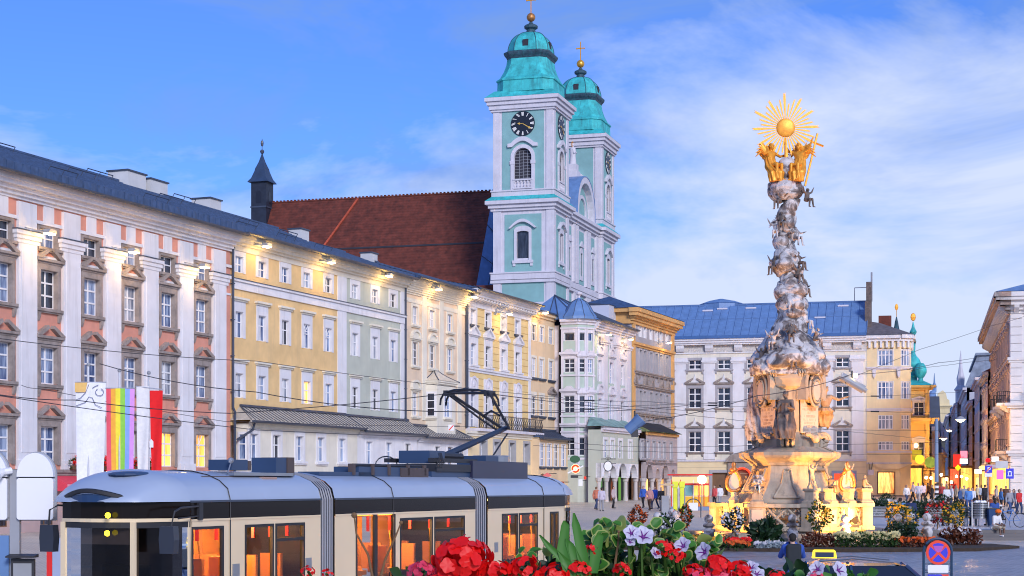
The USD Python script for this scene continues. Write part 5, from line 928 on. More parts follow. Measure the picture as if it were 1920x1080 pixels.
# ---------------------------------------------------------------- the tram
TD = np.array([.3738, .9275]); TD /= np.linalg.norm(TD); TO = np.array([-5.075, 30.7]); TZ = gz(35)
def TX(px, y=0.0):
    a = (px - 960) / 3200; o = TO + y * np.array([-TD[1], TD[0]]); return (a * o[1] - o[0]) / (TD[0] - a * TD[1])
def TH(px, py, y=0.0): o = TO + y * np.array([-TD[1], TD[0]]) + TX(px, y) * TD; return EYE + (908 - py) * o[1] / 3200
t = thing('tram', 'cream and black tram with glowing orange windows, silver roof and raised pantograph', 'tram', (*TO, TZ), math.degrees(math.atan2(TD[1], TD[0])))
CREAM = stone('cream_tram_paint', (.78, .62, .40), rough=.25, var=.03, coat=.6); BLACKG = stone('black_glossy_band', (.010, .007, .006), rough=.12, var=.05, spec=.22)
SILV = stone('silver_tram_roof', (.36, .43, .56), rough=.4, var=.05, coat=.25); RUBBER = stone('black_rubber', (.02, .02, .024), rough=.6, var=.1)  # blue of the sky put into the silver roof colour
BELL = stone('grey_bellows', (.17, .18, .21), rough=.4, var=.15); NAVY = stone('navy_roof_box', (.03, .06, .13), rough=.4, var=.12); BROWNM = stone('rusty_box_side', (.09, .065, .06), rough=.6, var=.2); ORINT = stone('orange_interior_panel', (.80, .36, .07), rough=.5, var=.06)
GLASS = mat('tram_glass', {'t': ('transparent_bsdf', {'color': (.86, .84, .82)}), 'g': ('glossy_bsdf', {'color': (1, 1, 1), 'roughness': .02}), 'f': ('fresnel', {'IOR': 1.45}), 'm': ('mix_closure', {})}, [('f.fac', 'm.fac'), ('t.BSDF', 'm.closure1'), ('g.BSDF', 'm.closure2')], surface='m.closure')
WID = 2.3
CABGLASS = mat('dark_cab_glass', {'t': ('transparent_bsdf', {'color': (.30, .27, .25)}), 'g': ('glossy_bsdf', {'color': (1, 1, 1), 'roughness': .02}), 'f': ('fresnel', {'IOR': 1.4}), 'm': ('mix_closure', {})}, [('f.fac', 'm.fac'), ('t.BSDF', 'm.closure1'), ('g.BSDF', 'm.closure2')], surface='m.closure')
zr = 3.0; zb = 2.66; zw = 2.56       # roof edge, bottom of the black band, window head
def pt(g=None): return G(TZ)
def tp(name, g, m, parent=None, smooth=False): return part(parent or t, name, g, m, smooth)
SEC = ((-1.3, TX(601)), (TX(627.5), TX(891)), (TX(914.5), 17.45))
WIN = (((TX(359), TX(419)), (TX(459), TX(513)), (TX(516), TX(571))), ((TX(667), TX(741)), (TX(750), TX(811)), (TX(814), TX(871))), ((TX(941), TX(971)), (TX(973), TX(1008)), (TX(1031), TX(1047))))
def arc(n=10): return [(WID / 2 - WID / 2 * cos(PI * k / n), zr + .55 * sin(PI * k / n) ** .8) for k in range(n + 1)]
for si, (x0, x1) in enumerate(SEC):
    hs = [(a, b_, .95, zw) for a, b_ in WIN[si]]
    doors = {(1, 0), (2, 2)}
    hs = [(a, b_, .45 if (si, k) in doors else 1.0, zw + (.18 if (si, k) == (1, 0) else 0)) for k, (a, b_, _, _) in enumerate(hs)]
    for yy, nm in ((0, 'side_wall'), (WID, 'far_side_wall')):
        g = pt(); wall(g, x0, x1, TZ + .35, TZ + zb - TZ if False else zb, [(a, b_, c + TZ if c < 1 else c, e) for a, b_, c, e in hs], y=yy, d=.05 if yy == 0 else -.05); tp(nm, g, CREAM)
        g = pt(); e = -1 if yy == 0 else 1
        wall(g, x0, x1, zb, zr, [h for h in hs if h[3] > zb], y=yy + e * .006, d=.05 if yy == 0 else -.05); tp('black_band', g, BLACKG)
    g = pt(); g.box(x0 + .02, x1 - .02, -.016, .0, zb + .0, zb + .035); tp('cream_moulding', g, CREAM)
    g = pt(); A = arc(); g.loft([[(x, y, z) for y, z in A] for x in (x0, x1)], cap=False, closed=False); r = tp('roof', g, SILV, smooth=40)
    g = pt(); g.box(x0, x1, -.03, .0, zr - .015, zr + .02); tp('rain_gutter', g, GUTTER, parent=r)
    for xs_ in ((TX(431),) if si == 0 else (TX(737),) if si == 1 else (TX(1019),)):
        g = pt(); g.tube([(xs_, y - .012 * (y < .1), z + .008) for y, z in [(0, TZ + .4)] + A], .012, 4); tp('panel_joint', g, IRON, parent=r)
    g = pt(); g.box(x0, x1, .05, WID - .05, TZ + .3, TZ + .38); tp('floor', g, RUBBER)
    g = pt(); g.box(x0 + .1, x1 - .1, .3, WID - .3, zr - .06, zr - .02); tp('ceiling', g, ORINT)
    g = pt(); g.box(x0 + .3, x1 - .3, .42, .52, zr - .12, zr - .07); tp('ceiling_light', g, emit('tram_ceiling_light', (1.0, .55, .14), 18.0) if si == 0 else '/World/Looks/tram_ceiling_light')
    for k, (a, b_, c, e) in enumerate(hs):
        g = pt(); w = .05; c_ = c + TZ if c < 1 else c; g.box(a, a + w, -.012, .05, c_, e); g.box(b_ - w, b_, -.012, .05, c_, e); g.box(a + w, b_ - w, -.012, .05, e - w, e); g.box(a + w, b_ - w, -.012, .05, c_, c_ + w)
        if (si, k) in doors: g.box((a + b_) / 2 - .06, (a + b_) / 2 + .06, -.012, .05, c_ + w, e - w)
        elif k == 2 or (si == 2 and k == 1): g.box(a + w, b_ - w, -.012, .05, 2.22, 2.28)
        d = tp('door' if (si, k) in doors else 'window', g, RUBBER)
        g = pt(); g.quad((a, .03, c_), (b_, .03, c_), (b_, .03, e), (a, .03, e)); tp('pane', g, GLASS, parent=d)
    for k in range(5):
        xm = x0 + (x1 - x0) * (k + .5) / 5; g = pt(); g.box(xm - .42, xm + .42, WID - .14, WID - .06, TZ + .5, zw); tp('interior_panel', g, ORINT)
        g = pt(); g.box(xm - .25, xm + .25, .5, .95, 1.35, 1.45); g.box(xm - .25, xm - .16, .5, .95, 1.45, 1.95); g.box(xm - .25, xm + .25, 1.35, 1.85, 1.35, 1.45); g.box(xm - .25, xm - .16, 1.35, 1.85, 1.45, 1.95); tp('seat', g, stone('seat_fabric', (.45, .18, .05), var=.1) if si == 0 and k == 0 else '/World/Looks/seat_fabric')
    STRAP = '/World/Looks/red_strap'
    if si == 0: STRAP = stone('red_strap', (.65, .03, .02), rough=.5); YEL = stone('yellow_handrail', (.75, .42, .03), rough=.35)
    for k in range(7):
        xm = x0 + .4 + (x1 - x0 - .8) * k / 6; g = pt(); g.box(xm - .02, xm + .02, .5, .56, 2.28, 2.62); tp('hanging_strap', g, STRAP)
        if k % 2: g = pt(); g.tube([(xm + .2, .6, TZ + .35), (xm + .2, .6, 2.0), (xm + .12, .6, 2.35), (xm + .12, .6, zr - .1)], .02, 6); tp('handrail_pole', g, YEL)
    g = pt(); g.tube([(x0 + .3, .55, 2.62), (x1 - .3, .55, 2.62)], .018, 6); tp('ceiling_rail', g, YEL)
    l = UsdLux.SphereLight.Define(stage, f'{t}/cabin_light_{si}'); l.AddTranslateOp().Set(Gf.Vec3d((x0 + x1) / 2, .9, 2.55 - TZ)); l.CreateRadiusAttr(.15); l.CreateIntensityAttr(TRAM_LAMP if 'TRAM_LAMP' in globals() else 34.0); l.CreateColorAttr(Gf.Vec3f(1, .58, .18)); l.CreateNormalizeAttr(True)  # out of view, placed to light this section from inside
for x0, x1 in SEC:
    for xx in (x0, x1):
        g = pt(); Q = [(.03, TZ + .4), (.03, zr)] + [(y * .974 + .03, z - .03) for y, z in arc()[1:-1]] + [(WID - .03, zr), (WID - .03, TZ + .4)]; g.prism([(y, z) for y, z in Q], xx + (.03 if xx == x0 else -.08), xx + (.08 if xx == x0 else -.03), 'x'); tp('end_bulkhead', g, RUBBER)  # plate added to stop interior light leaking at the bellows
for k, (xa, xb) in enumerate(((TX(601), TX(627.5)), (TX(891), TX(914.5)))):
    g = pt(); n = 13; prof = lambda o: [(0 + o, TZ + .5), (0 + o, zr)] + [(o + (WID - 2 * o) * (y / WID), z - o) for y, z in arc()[1:-1]] + [(WID - o, zr), (WID - o, TZ + .5)]
    g.loft([[(xa + (xb - xa) * q / (n - 1), y, z) for y, z in prof(.02 if q % 2 else .085)] for q in range(n)], cap=False, closed=False); bl = tp('bellows', g, BELL)
    g = pt(); [g.tube([(xa + (xb - xa) * (q) / 6, y - (.01 if y < .5 else 0), z + .012) for y, z in prof(.02)], .016, 4) for q in range(1, 6)]; tp('bellows_rib', g, stone('bright_bellows_edge', (.26, .27, .31), rough=.4) if k == 0 else '/World/Looks/bright_bellows_edge', parent=bl)
# noses
def nose(xs, sgn, name):
    """tapering cab: stations from the body end towards the tip"""
    NL = 1.02 if sgn < 0 else 1.5
    def ring(u):
        s = u ** 1.6; return .0 + .40 * s, WID - .40 * s
    for (za, zb_, m, nm) in ((TZ + .35, TZ + 1.0, CREAM, 'skirt'), (zb, zb + .06, CREAM, 'cream_moulding'), (zb + .062, zr, BLACKG, 'black_band')):
        P = []
        for u in np.linspace(0, 1, 6): ya, yb = ring(u); P.append((xs + sgn * NL * u, ya))
        for q in np.linspace(0, 1, 7)[1:-1]: ya, yb = ring(1); P.append((xs + sgn * (NL + .2 * sin(PI * q)), ya + (yb - ya) * q))
        for u in np.linspace(1, 0, 6): ya, yb = ring(u); P.append((xs + sgn * NL * u, yb))
        o = .012 if nm == 'cream_moulding' else 0; g = pt(); g.loft([[(x + sgn * o, y + (-o if y < 1.15 else o), z) for x, y in P] for z in (za, zb_)], cap=nm != 'black_band', closed=True); tp(nm, g, m)
        if nm == 'skirt': PP = P
    for i in (0, 5, len(PP) - 6, len(PP) - 1): x, y = PP[i]; g = pt(); g.box(x - .06, x + .06, y - (.0 if y < 1.15 else .09), y + (.09 if y < 1.15 else 0), TZ + 1.0, zb); tp('cab_pillar', g, CREAM)
    for i0, i1, nm in ((0, 5, 'side_cab_window'), (5, len(PP) - 6, 'windscreen'), (len(PP) - 6, len(PP) - 1, 'side_cab_window')):
        g = pt(); Q = PP[i0:i1 + 1]; g.loft([[(x, y, z) for x, y in Q] for z in (TZ + 1.0, zw)], cap=False, closed=False); w_ = tp(nm, g, CABGLASS)
        g = pt(); g.loft([[(x + sgn * .004, y - (.004 if y < 1.15 else -.004), z) for x, y in Q] for z in (zw, zb)], cap=False, closed=False); tp('window_head', g, RUBBER, parent=w_)
    # roof: dome falling to the tip and overhanging the windscreen
    rings = []
    for u in np.linspace(0, 1, 12):
        ya, yb = ring(min(u * 1.0, 1)); x = xs + sgn * (NL + .32) * u; hh = .55 * (1 - u ** 2.4) + .02; k = 1 - .55 * max(0, (u - .8) / .2) ** 2; c = (ya + yb) / 2; w = (yb - ya) / 2 * k
        rings.append([(x, c - w * cos(PI * q / 12), zr + hh * sin(PI * q / 12) ** .8) for q in range(13)])
    g = pt(); g.loft(rings, cap=False, closed=False); rf_ = tp('nose_roof', g, SILV, smooth=True)
    g = pt(); g.add([p for r in rings for p in (r[0], r[-1])], [[2 * i, 2 * i + 1, 2 * i + 3, 2 * i + 2] for i in range(11)]); tp('roof_underside', g, RUBBER, parent=rf_)
    g = pt(); [g.tube([(xs + sgn * (NL + .03 + .34 * sin(PI * q / 14)), .42 + 1.46 * q / 14, zr + .02 + .17 * sin(PI * q / 14)) for q in range(15)], .045, 5)]; tp('visor', g, RUBBER, parent=rf_)
    g = pt(); g.add([(xs + sgn * (NL + .035 + .31 * sin(PI * q / 14)), .42 + 1.46 * q / 14, zr + dz * sin(PI * q / 14)) for dz in (0.0, .14) for q in range(15)], [[q, q + 1, q + 16, q + 15] for q in range(14)]); tp('destination_panel', g, stone('dark_blue_display', (.01, .04, .12), rough=.15, coat=.5) if sgn < 0 else '/World/Looks/dark_blue_display', parent=rf_)
    g = pt(); g.ball((xs + sgn * .35, .95, zr + .47), .5, 14, sy=.75, sz=.12); tp('roof_vent', g, NAVY, parent=rf_)
    g = pt(); g.box(xs + sgn * .1 - .2, xs + sgn * .1 + .2, .7, 1.6, TZ + .5, 1.9); tp('driver_seat', g, RUBBER)
    g = pt(); g.box(min(xs + sgn * .5, xs + sgn * 1.2), max(xs + sgn * .5, xs + sgn * 1.2), .45, 1.85, TZ + .6, 1.45); tp('dashboard', g, RUBBER)
    return PP
PP = nose(-1.3, -1, 'front'); nose(17.45, 1, 'rear')
g = pt(); g.box(-1.45, -1.4, .1, WID - .1, TZ + .4, 2.7); tp('cab_partition', g, BROWNM); g = pt(); g.box(-1.39, -1.36, .25, .75, 1.5, 2.5); tp('orange_cab_panel', g, ORINT); g = pt(); g.box(-2.3, -2.25, .55, 1.75, 2.28, 2.54); tp('sun_blind', g, stone('grey_sun_blind', (.36, .33, .34)))  # out of view behind the seat, dark backing placed to darken the cab
g = pt(); g.lathe([(.001, 0), (.05, .01), (.045, .04), (.001, .04)], 10, (0, 0, 0)); v, f_ = g.arrays(); v2 = np.stack([-2.62 - v[:, 2] - TZ, .75 + v[:, 0], 2.78 - TZ + v[:, 1]], 1); tp('marker_lamp', (v2, f_), emit('yellow_marker', (1.0, .75, .03), 3.0)); tp('marker_lamp', (v2 + (-.02, 0, -.3), f_), '/World/Looks/yellow_marker')  # two small glowing yellow discs on the nose front
for (px_, side) in ((254, 0), (103, 1)):
    g = pt()
    if side == 0: x, y = -2.3, -.22; g.tube([(-1.05, -.03, 2.92), (-1.9, -.2, 2.9), (-2.15, -.24, 2.84), (-2.28, -.24, 2.55)], .018, 5); g.tube([(-1.05, -.03, 2.75), (-1.95, -.18, 2.72)], .014, 5); g.box(-1.1, -.98, -.06, .0, 2.68, 2.98)
    else: x, y = -2.3, 2.2; g.tube([(-2.0, 1.8, 2.92), (-2.25, 2.05, 2.94), (-2.3, 2.18, 2.86), (-2.3, 2.2, 2.6)], .018, 5)
    m_ = tp('mirror_arm', g, IRON); g = pt(); h = .46
    g.prism([(y - .13, 2.6 - h), (y + .13, 2.6 - h), (y + .15, 2.6 - h * .5), (y + .13, 2.6), (y - .13, 2.6), (y - .15, 2.6 - h * .5)], x - .07, x + .09, 'x'); tp('mirror', g, stone('dark_mirror_shell', (.03, .035, .05), rough=.35) if side == 0 else '/World/Looks/dark_mirror_shell', parent=m_)
# roof gear
def rbox(name, pxa, pxb, ya, yb, za, zb_, m, parent=None): g = pt(); g.box(TX(pxa), TX(pxb), ya, yb, za, zb_); return tp(name, g, m, parent)
e = rbox('equipment_frame', 470, 580, .35, 1.2, 3.46, 3.52, STEEL); rbox('roof_box', 478, 508, .5, 1.0, 3.56, 3.76, NAVY, e); rbox('roof_box', 556, 575, .45, 1.0, 3.52, 3.82, NAVY, e); rbox('roof_box_end', 575.6, 588, .43, 1.02, 3.46, 3.83, BROWNM, e); rbox('roof_box_end', 509, 514, .5, 1.0, 3.56, 3.74, BROWNM, e); rbox('cable_tray', 415, 512, .4, .48, 3.38, 3.45, BROWNM, e); rbox('cable_tray', 520, 545, .3, .5, 3.36, 3.44, stone('tan_box', (.36, .24, .2)), e)
g = pt(); g.ball((TX(470), .42, 3.74), .06, 8); g.tube([(TX(470), .42, 3.7), (TX(462), .4, 3.5)], .015, 4); tp('roof_lamp', g, STEEL, e)
rbox('cable_duct', 640, 742, .5, 1.0, 3.42, 3.56, NAVY); e = rbox('long_roof_box', 712, 838, .5, 1.1, 3.40, 3.68, NAVY); rbox('long_roof_box_end', 788, 838, .47, .499, 3.42, 3.67, BROWNM, e); g = pt(); g.tube([(TX(705), .55, 3.71), (TX(838), .55, 3.71)], .04, 6); tp('roof_pipe', g, IRON, e); g = pt(); g.tube([(TX(752) + .5 + .55 * cos(q), .6, 3.72 + .2 * sin(q)) for q in np.linspace(0, PI, 9)], .015, 4); tp('cable_loop', g, IRON, e)
for p_ in (700, 735, 765, 800, 830): rbox('clamp', p_, p_ + 4, .47, .6, 3.5, 3.74, BROWNM, e)
rbox('dark_shield', 916, 1017, .42, .50, 3.36, 3.88, stone('indigo_shield', (.022, .025, .06), rough=.35)); g = pt(); g.lathe([(.5, 3.5), (.5, 4.02), (.46, 4.05)], 16, (TX(986), 1.0, 0)); tp('fan_housing', g, STEEL); rbox('fan_cover', 952, 975, .6, 1.4, 3.6, 4.02, NAVY)
# pantograph
rbox('pantograph_support', 846, 925, .5, 1.8, 3.36, 3.599, NAVY); pa = rbox('pantograph_base', 852, 915, .45, 1.85, 3.60, 3.78, IRON); rbox('base_frame', 850, 930, .5, .65, 3.82, 3.92, IRON, pa); rbox('base_frame', 850, 930, 1.65, 1.8, 3.82, 3.92, IRON, pa); rbox('drive_box', 856, 884, .7, 1.5, 3.80, 4.1, NAVY, pa)
g = pt(); xb_, xe_, xh = TX(902), TX(951), TX(880)
g.tube([(TX(884), .8, 3.98), (TX(920), .8, 3.98)], .09, 8); tp('spring_cylinder', g, IRON, pa)
for q in range(4): g = pt(); g.tube([(TX(850) - .02 + .1 * q, .42, 3.70), (TX(853) + .08 * q, .4, 3.95 - .04 * q), (TX(862) + .05 * q, .55, 4.04)], .016, 4); tp('cable', g, IRON, pa)
P0, P1 = np.array((xb_, 1.15, 3.92)), np.array((TX(948, 1.15), 1.15, TH(948, 803, 1.15)))
g = pt(); g.tube([P0, P1], [.095, .07], 8); tp('lower_arm', g, stone('dark_blue_arm', (.018, .03, .06), rough=.4), pa)
g = pt(); g.tube([(TX(920, 1.15), 1.15, 3.95), P1 + (.12, 0, -.15)], .025, 5); tp('coupling_rod', g, IRON, pa)
HA, HB = np.array((TX(842, 2.0), 2.0, TH(842, 737, 2.0))), np.array((TX(918, .35), .35, TH(918, 737, .35)))
g = pt(); g.tube([P1 + (0, .1, 0), HA], .04, 6); tp('upper_arm', g, IRON, pa); g = pt(); g.tube([P1 - (0, .1, 0), HB], .04, 6); tp('upper_arm', g, IRON, pa); g = pt(); g.tube([P1 + (-.05, .12, -.12), HA * .5 + P1 * .5 + (0, 0, -.16), HA + (0, 0, -.05)], .028, 5); tp('guide_rod', g, IRON, pa)
g = pt(); c = P1 * .6 + (HA + HB) * .2; g.tube([P1 * .62 + HA * .38, c + (0, 0, .1), P1 * .62 + HB * .38], .03, 5); tp('cross_brace', g, IRON, pa)
for dx in (-.18, .18):
    base = (HA + HB) / 2; dirv = (HB - HA) / np.linalg.norm(HB - HA); g = pt(); w = np.linalg.norm(HB - HA) / 2
    pts = [base + dirv * s + (dx, 0, h) for s, h in ((-w - .32, -.32), (-w - .28, -.16), (-w - .1, 0), (-w * .6, .07), (0, .09), (w * .6, .07), (w + .1, 0), (w + .28, -.16), (w + .32, -.32))]; g.tube(pts, .029, 6); tp('contact_strip', g, IRON, pa)
g = pt(); g.tube([HA, HB], .04, 6); [g.box(h[0] - .22, h[0] + .22, h[1] - .07, h[1] + .07, h[2] - .08, h[2] + .06) for h in (HA, HB)]; tp('head_frame', g, IRON, pa)
for x in (.8, 2.2, 6.8, 8.6, 13.0, 14.6):
    for y in (.35, WID - .35): g = pt(); v_ = []; g.prism([(x + .3 * cos(q), TZ + .32 + .3 * sin(q)) for q in np.linspace(0, 2 * PI, 17)[:-1]], y - .06, y + .06); tp('wheel', g, IRON)
for k in (0, 1, 2, 3, 4): rr_ = (TX(536), TX(606), TX(760), TX(900), TX(430))[k]
for x in (TX(442), TX(578), TX(930)): g = pt(); g.box(x - .12, x + .12, -.012, .0, 1.62, 1.86); tp('door_button', g, STEEL)
for y in (.42, 1.88):
    a = TO + np.array([-TD[1], TD[0]]) * y - TD * 60; c = TO + np.array([-TD[1], TD[0]]) * y + TD * 140; g = G(); n_ = np.array([-TD[1], TD[0]]) * .05
    for q in range(40): p, r = a + (c - a) * q / 40, a + (c - a) * (q + 1) / 40; g.quad((*(p - n_), gz(p[1]) + .006), (*(r - n_), gz(r[1]) + .006), (*(r + n_), gz(r[1]) + .006), (*(p + n_), gz(p[1]) + .006))
    single('tram_rail', g, STEEL, 'steel tram rail in the paving under the ' + ('near' if y < 1 else 'far') + ' side of the tram', 'rail')
# ---------------------------------------------------------------- the Trinity column
CC = np.array([12.35, 76.0]); CZ = gz(76); SY = None
MARB = mat('white_weathered_marble', {'g': ('geometry', {}), 'n': ('noise_texture', {'scale': 1.7, 'detail': 7.0, 'roughness': .66, 'distortion': .8}), 'r': ('rgb_ramp', {'ramp': [(.36, (.085, .07, .068)), (.46, (.22, .19, .185)), (.52, (.50, .48, .49)), (.7, (.64, .62, .63))]}), 'n3': ('noise_texture', {'scale': 14.0, 'detail': 5.0}), 'b': ('bump', {'strength': .6, 'distance': .03}), 'p': ('principled_bsdf', {'roughness': .6})}, [('g.position', 'n.vector'), ('n.fac', 'r.fac'), ('r.color', 'p.base_color'), ('g.position', 'n3.vector'), ('n3.fac', 'b.height'), ('b.normal', 'p.normal')], surface='p.BSDF'); SAND = stone('warm_grey_limestone', (.40, .33, .25), rough=.75, var=.22, scale=1.6, streak=.85, dirt=(.10, .09, .09), bump=.35, bscale=7); DKST = stone('sooty_bronze_stone', (.13, .10, .085), rough=.6, var=.45, scale=3.5, bump=.3)  # darkest brown is for putti, cartouches and front statue
t = thing('trinity_column', 'tall white marble cloud column with gilded sunburst and figures on a carved stone pedestal', 'monument', (*CC, CZ))
rng = np.random.default_rng(5)
def cp(name, g, m, parent=None, smooth=False):
    if isinstance(g, tuple): g = (np.asarray(g[0]) - (0, 0, CZ), g[1])
    return part(parent or t, name, g, m, smooth)
def cg(): return G(CZ)
def tri(dc, hw, k=1.0):
    """plan of the pedestal: a triangle with its corners cut off, one corner towards the viewer"""
    P = []
    for ph in (-12, 108, 228):
        a = rad(ph); c = np.array([sin(a), -cos(a)]) * dc; u = np.array([cos(a), sin(a)]); P += [c - u * hw, c + u * hw]
    return P
def tri2(dc, hw, pil=.28, out=.1):
    """the same plan with a pilaster step at each end of the long sides and slightly hollow long sides"""
    P = tri(dc, hw); Q = []
    for i in range(6):
        a, b_ = P[i], P[(i + 1) % 6]
        if i % 2 == 0: Q += [a, a * .5 + b_ * .5, b_]
        else:
            d = (b_ - a) / np.linalg.norm(b_ - a); n_ = np.array([d[1], -d[0]]); Q += [a + d * pil, a + d * pil - n_ * out, a * .5 + b_ * .5 - n_ * out * 1.2, b_ - d * pil - n_ * out, b_ - d * pil]
    return Q
def loftc(prof, m, name, parent=None, pil=.28, out=.1, smooth=False):
    g = cg(); g.loft([[(p[0], p[1], z) for p in tri2(dc, hw, pil, out)] for dc, hw, z in prof]); return cp(name, g, m, parent, smooth)
for k, s in enumerate((5.0, 4.65, 4.3)): g = cg(); g.loft([[(p[0], p[1], z) for p in tri(s, 2.2 - .15 * k)] for z in (CZ - .1 + k * .17, CZ + .07 + k * .17)]); cp('step', g, SAND)
g = cg(); g.loft([[(p[0], p[1], z) for p in tri(3.15, 1.2)] for z in (CZ + .4, CZ + .62)]); cp('terrace', g, SAND)
low = loftc([(2.05, 1.0, CZ + .6), (2.05, 1.0, 1.75), (2.15, 1.05, 1.8), (2.15, 1.05, 1.95), (1.95, .95, 2.05), (1.95, .95, 2.25)], SAND, 'plinth')
loftc([(2.0, 1.0, 2.26), (2.2, 1.12, 2.36), (2.24, 1.14, 2.5), (2.16, 1.08, 2.66), (1.98, .98, 2.9), (1.78, .86, 3.2), (1.62, .78, 3.5), (1.53, .74, 3.8), (1.5, .72, 4.12)], SAND, 'bell_pedestal')
loftc([(1.55, .75, 4.125), (1.62, .8, 4.25), (1.72, .86, 4.32), (1.95, .98, 4.46), (2.02, 1.0, 4.56), (2.02, 1.0, 4.7), (1.7, .86, 4.82), (1.45, .74, 4.95)], SAND, 'pedestal_cornice')
# carved trapezoid panel on the corner facing the viewer, and framed panels on the long sides
def onface(ph, dc): a = rad(ph); return Face(type('B', (), {'path': t, 'z0': CZ, 'part': lambda s, n_, g, m, smooth=False, parent=None, label=None: part(parent or t, n_, g, m, smooth)})(), tuple(np.array([sin(a), -cos(a)]) * dc - np.array([cos(a), sin(a)]) * 1.0), tuple(np.array([sin(a), -cos(a)]) * dc + np.array([cos(a), sin(a)]) * 1.0))
f = onface(-12, 1.62)
g = f.g(); ring = [(.45, 2.72), (1.55, 2.72), (1.25, 3.3), (1.14, 3.95), (.86, 3.95), (.75, 3.3)]; dep = [-.62, -.62, -.18, .05, .05, -.18]
for i in range(6):
    j = (i + 1) % 6; g.tube([(ring[i][0], dep[i] + .03, ring[i][1]), (ring[j][0], dep[j] + .03, ring[j][1])], .05, 4)
cp('corner_panel_moulding', g, SAND)
for ph in (48, 168, -72):
    f = onface(ph, 1.95); g = f.g(); R_ = [(.25, -.02, 2.95), (1.75, -.02, 2.95), (1.6, .48, 3.95), (.4, .48, 3.95)]
    for i in range(4): g.tube([R_[i], R_[(i + 1) % 4]], .045, 4)
    cp('side_panel_moulding', g, SAND)
# upper pedestal with inscription tablets and scrolls
loftc([(1.4, .5, 4.95), (1.4, .5, 5.25), (1.3, .46, 5.35), (1.16, .42, 5.6), (1.1, .42, 6.6), (1.12, .43, 7.45), (1.3, .5, 7.6), (1.36, .52, 7.75), (1.42, .55, 7.95), (1.42, .55, 8.12)], SAND, 'upper_pedestal', pil=.2, out=.07)
TAB = stone('pale_inscription_stone', (.56, .46, .38), rough=.7, var=.08); INK = stone('carved_letter_shadow', (.42, .30, .24), rough=.8)  # letter colour stands in for shade inside the carved strokes
for ph in (48, -72, 168):
    f = onface(ph, 1.03); g = f.g(); slab(g, sg.box(.3, 5.55, 1.7, 7.0).difference(sg.Point(1.0, 7.25).buffer(.48)), -.03, .02); tb = f.part('tablet', g, TAB)
    g = f.g()
    for q, n_ in enumerate((12, 13, 4, 10, 11, 9, 10, 12)):
        w = n_ * .095
        for i in range(n_):
            if R.random() < .85: x = 1.0 - w / 2 + i * .095; z = 6.75 - .05 - q * .15; kind = R.randrange(4); g.box(x, x + .018, -.037, -.031, z, z + .1); (g.box(x + .018, x + .062, -.037, -.031, z + (0, .08, .04, .0)[kind], z + (.018, .098, .058, .02)[kind])); (g.box(x + .05, x + .066, -.037, -.031, z, z + .1) if kind % 2 else None)
    f.part('inscription', g, INK, parent=tb)
    f = onface(ph, 1.20); g = f.g(); slab(g, sg.Point(1.0, 7.75).buffer(.85).difference(sg.Point(1.0, 7.7).buffer(.62)).union(sg.box(.17, 7.0, .38, 7.8)).union(sg.box(1.62, 7.0, 1.83, 7.8)), -.17, .3); f.part('niche_arch', g, SAND)
    g = f.g(); n_ = 24; g.prism([(1.0 + .44 * cos(q), 7.45 + .66 * sin(q)) for q in np.linspace(0, 2 * PI, n_ + 1)[:-1]], -.2, .0); c_ = f.part('cartouche', g, DKST)
    g = f.g(); g.tube([(1.0 + .34 * cos(q), -.22, 7.4 + .5 * sin(q)) for q in np.linspace(0, 2 * PI, 25)], .05, 5); g.tube([(1.0 + .5 * cos(q), -.16, 7.45 + .72 * sin(q)) for q in np.linspace(0, 2 * PI, 25)], .07, 5); f.part('cartouche_frame', g, SAND, parent=c_)
    g = f.g(); g.prism([(1.0 + .28 * cos(q), 7.4 + .42 * sin(q)) for q in np.linspace(0, 2 * PI, n_ + 1)[:-1]], -.235, -.205); f.part('cartouche_shield', g, TAB, parent=c_)
    g = f.g(); [g.ball((1.0 + x, -.1, 5.45 + .05 * sin(9 * x)), .11, 6) for x in np.linspace(-.6, .6, 9)]; g.ball((1.0, -.16, 5.3), .2, 8); f.part('garland', g, SAND)
def scroll(ph, r0, z0, s=1.0):
    a = rad(ph); o = np.array([sin(a), -cos(a)]); g = cg(); q = np.linspace(0, 4.2 * PI, 34); rr = .3 * s * (1 - q / q[-1] * .8)
    pts = [(o[0] * (r0 + rr_ * cos(w)), o[1] * (r0 + rr_ * cos(w)), z0 + rr_ * sin(w)) for w, rr_ in zip(q, rr)]; u = np.array([cos(a), sin(a)]) * .2 * s
    for e in (-1, 0, 1): g.tube([(p[0] + u[0] * e, p[1] + u[1] * e, p[2]) for p in pts], .085 * s, 5)
    cp('scroll', g, SAND)
for ph in (-12, 108, 228): scroll(ph, 1.55, 5.25, 1.15)
for ph in (-36, 12, 84, 132, 204, 252): scroll(ph, 1.42, 8.15, .6)
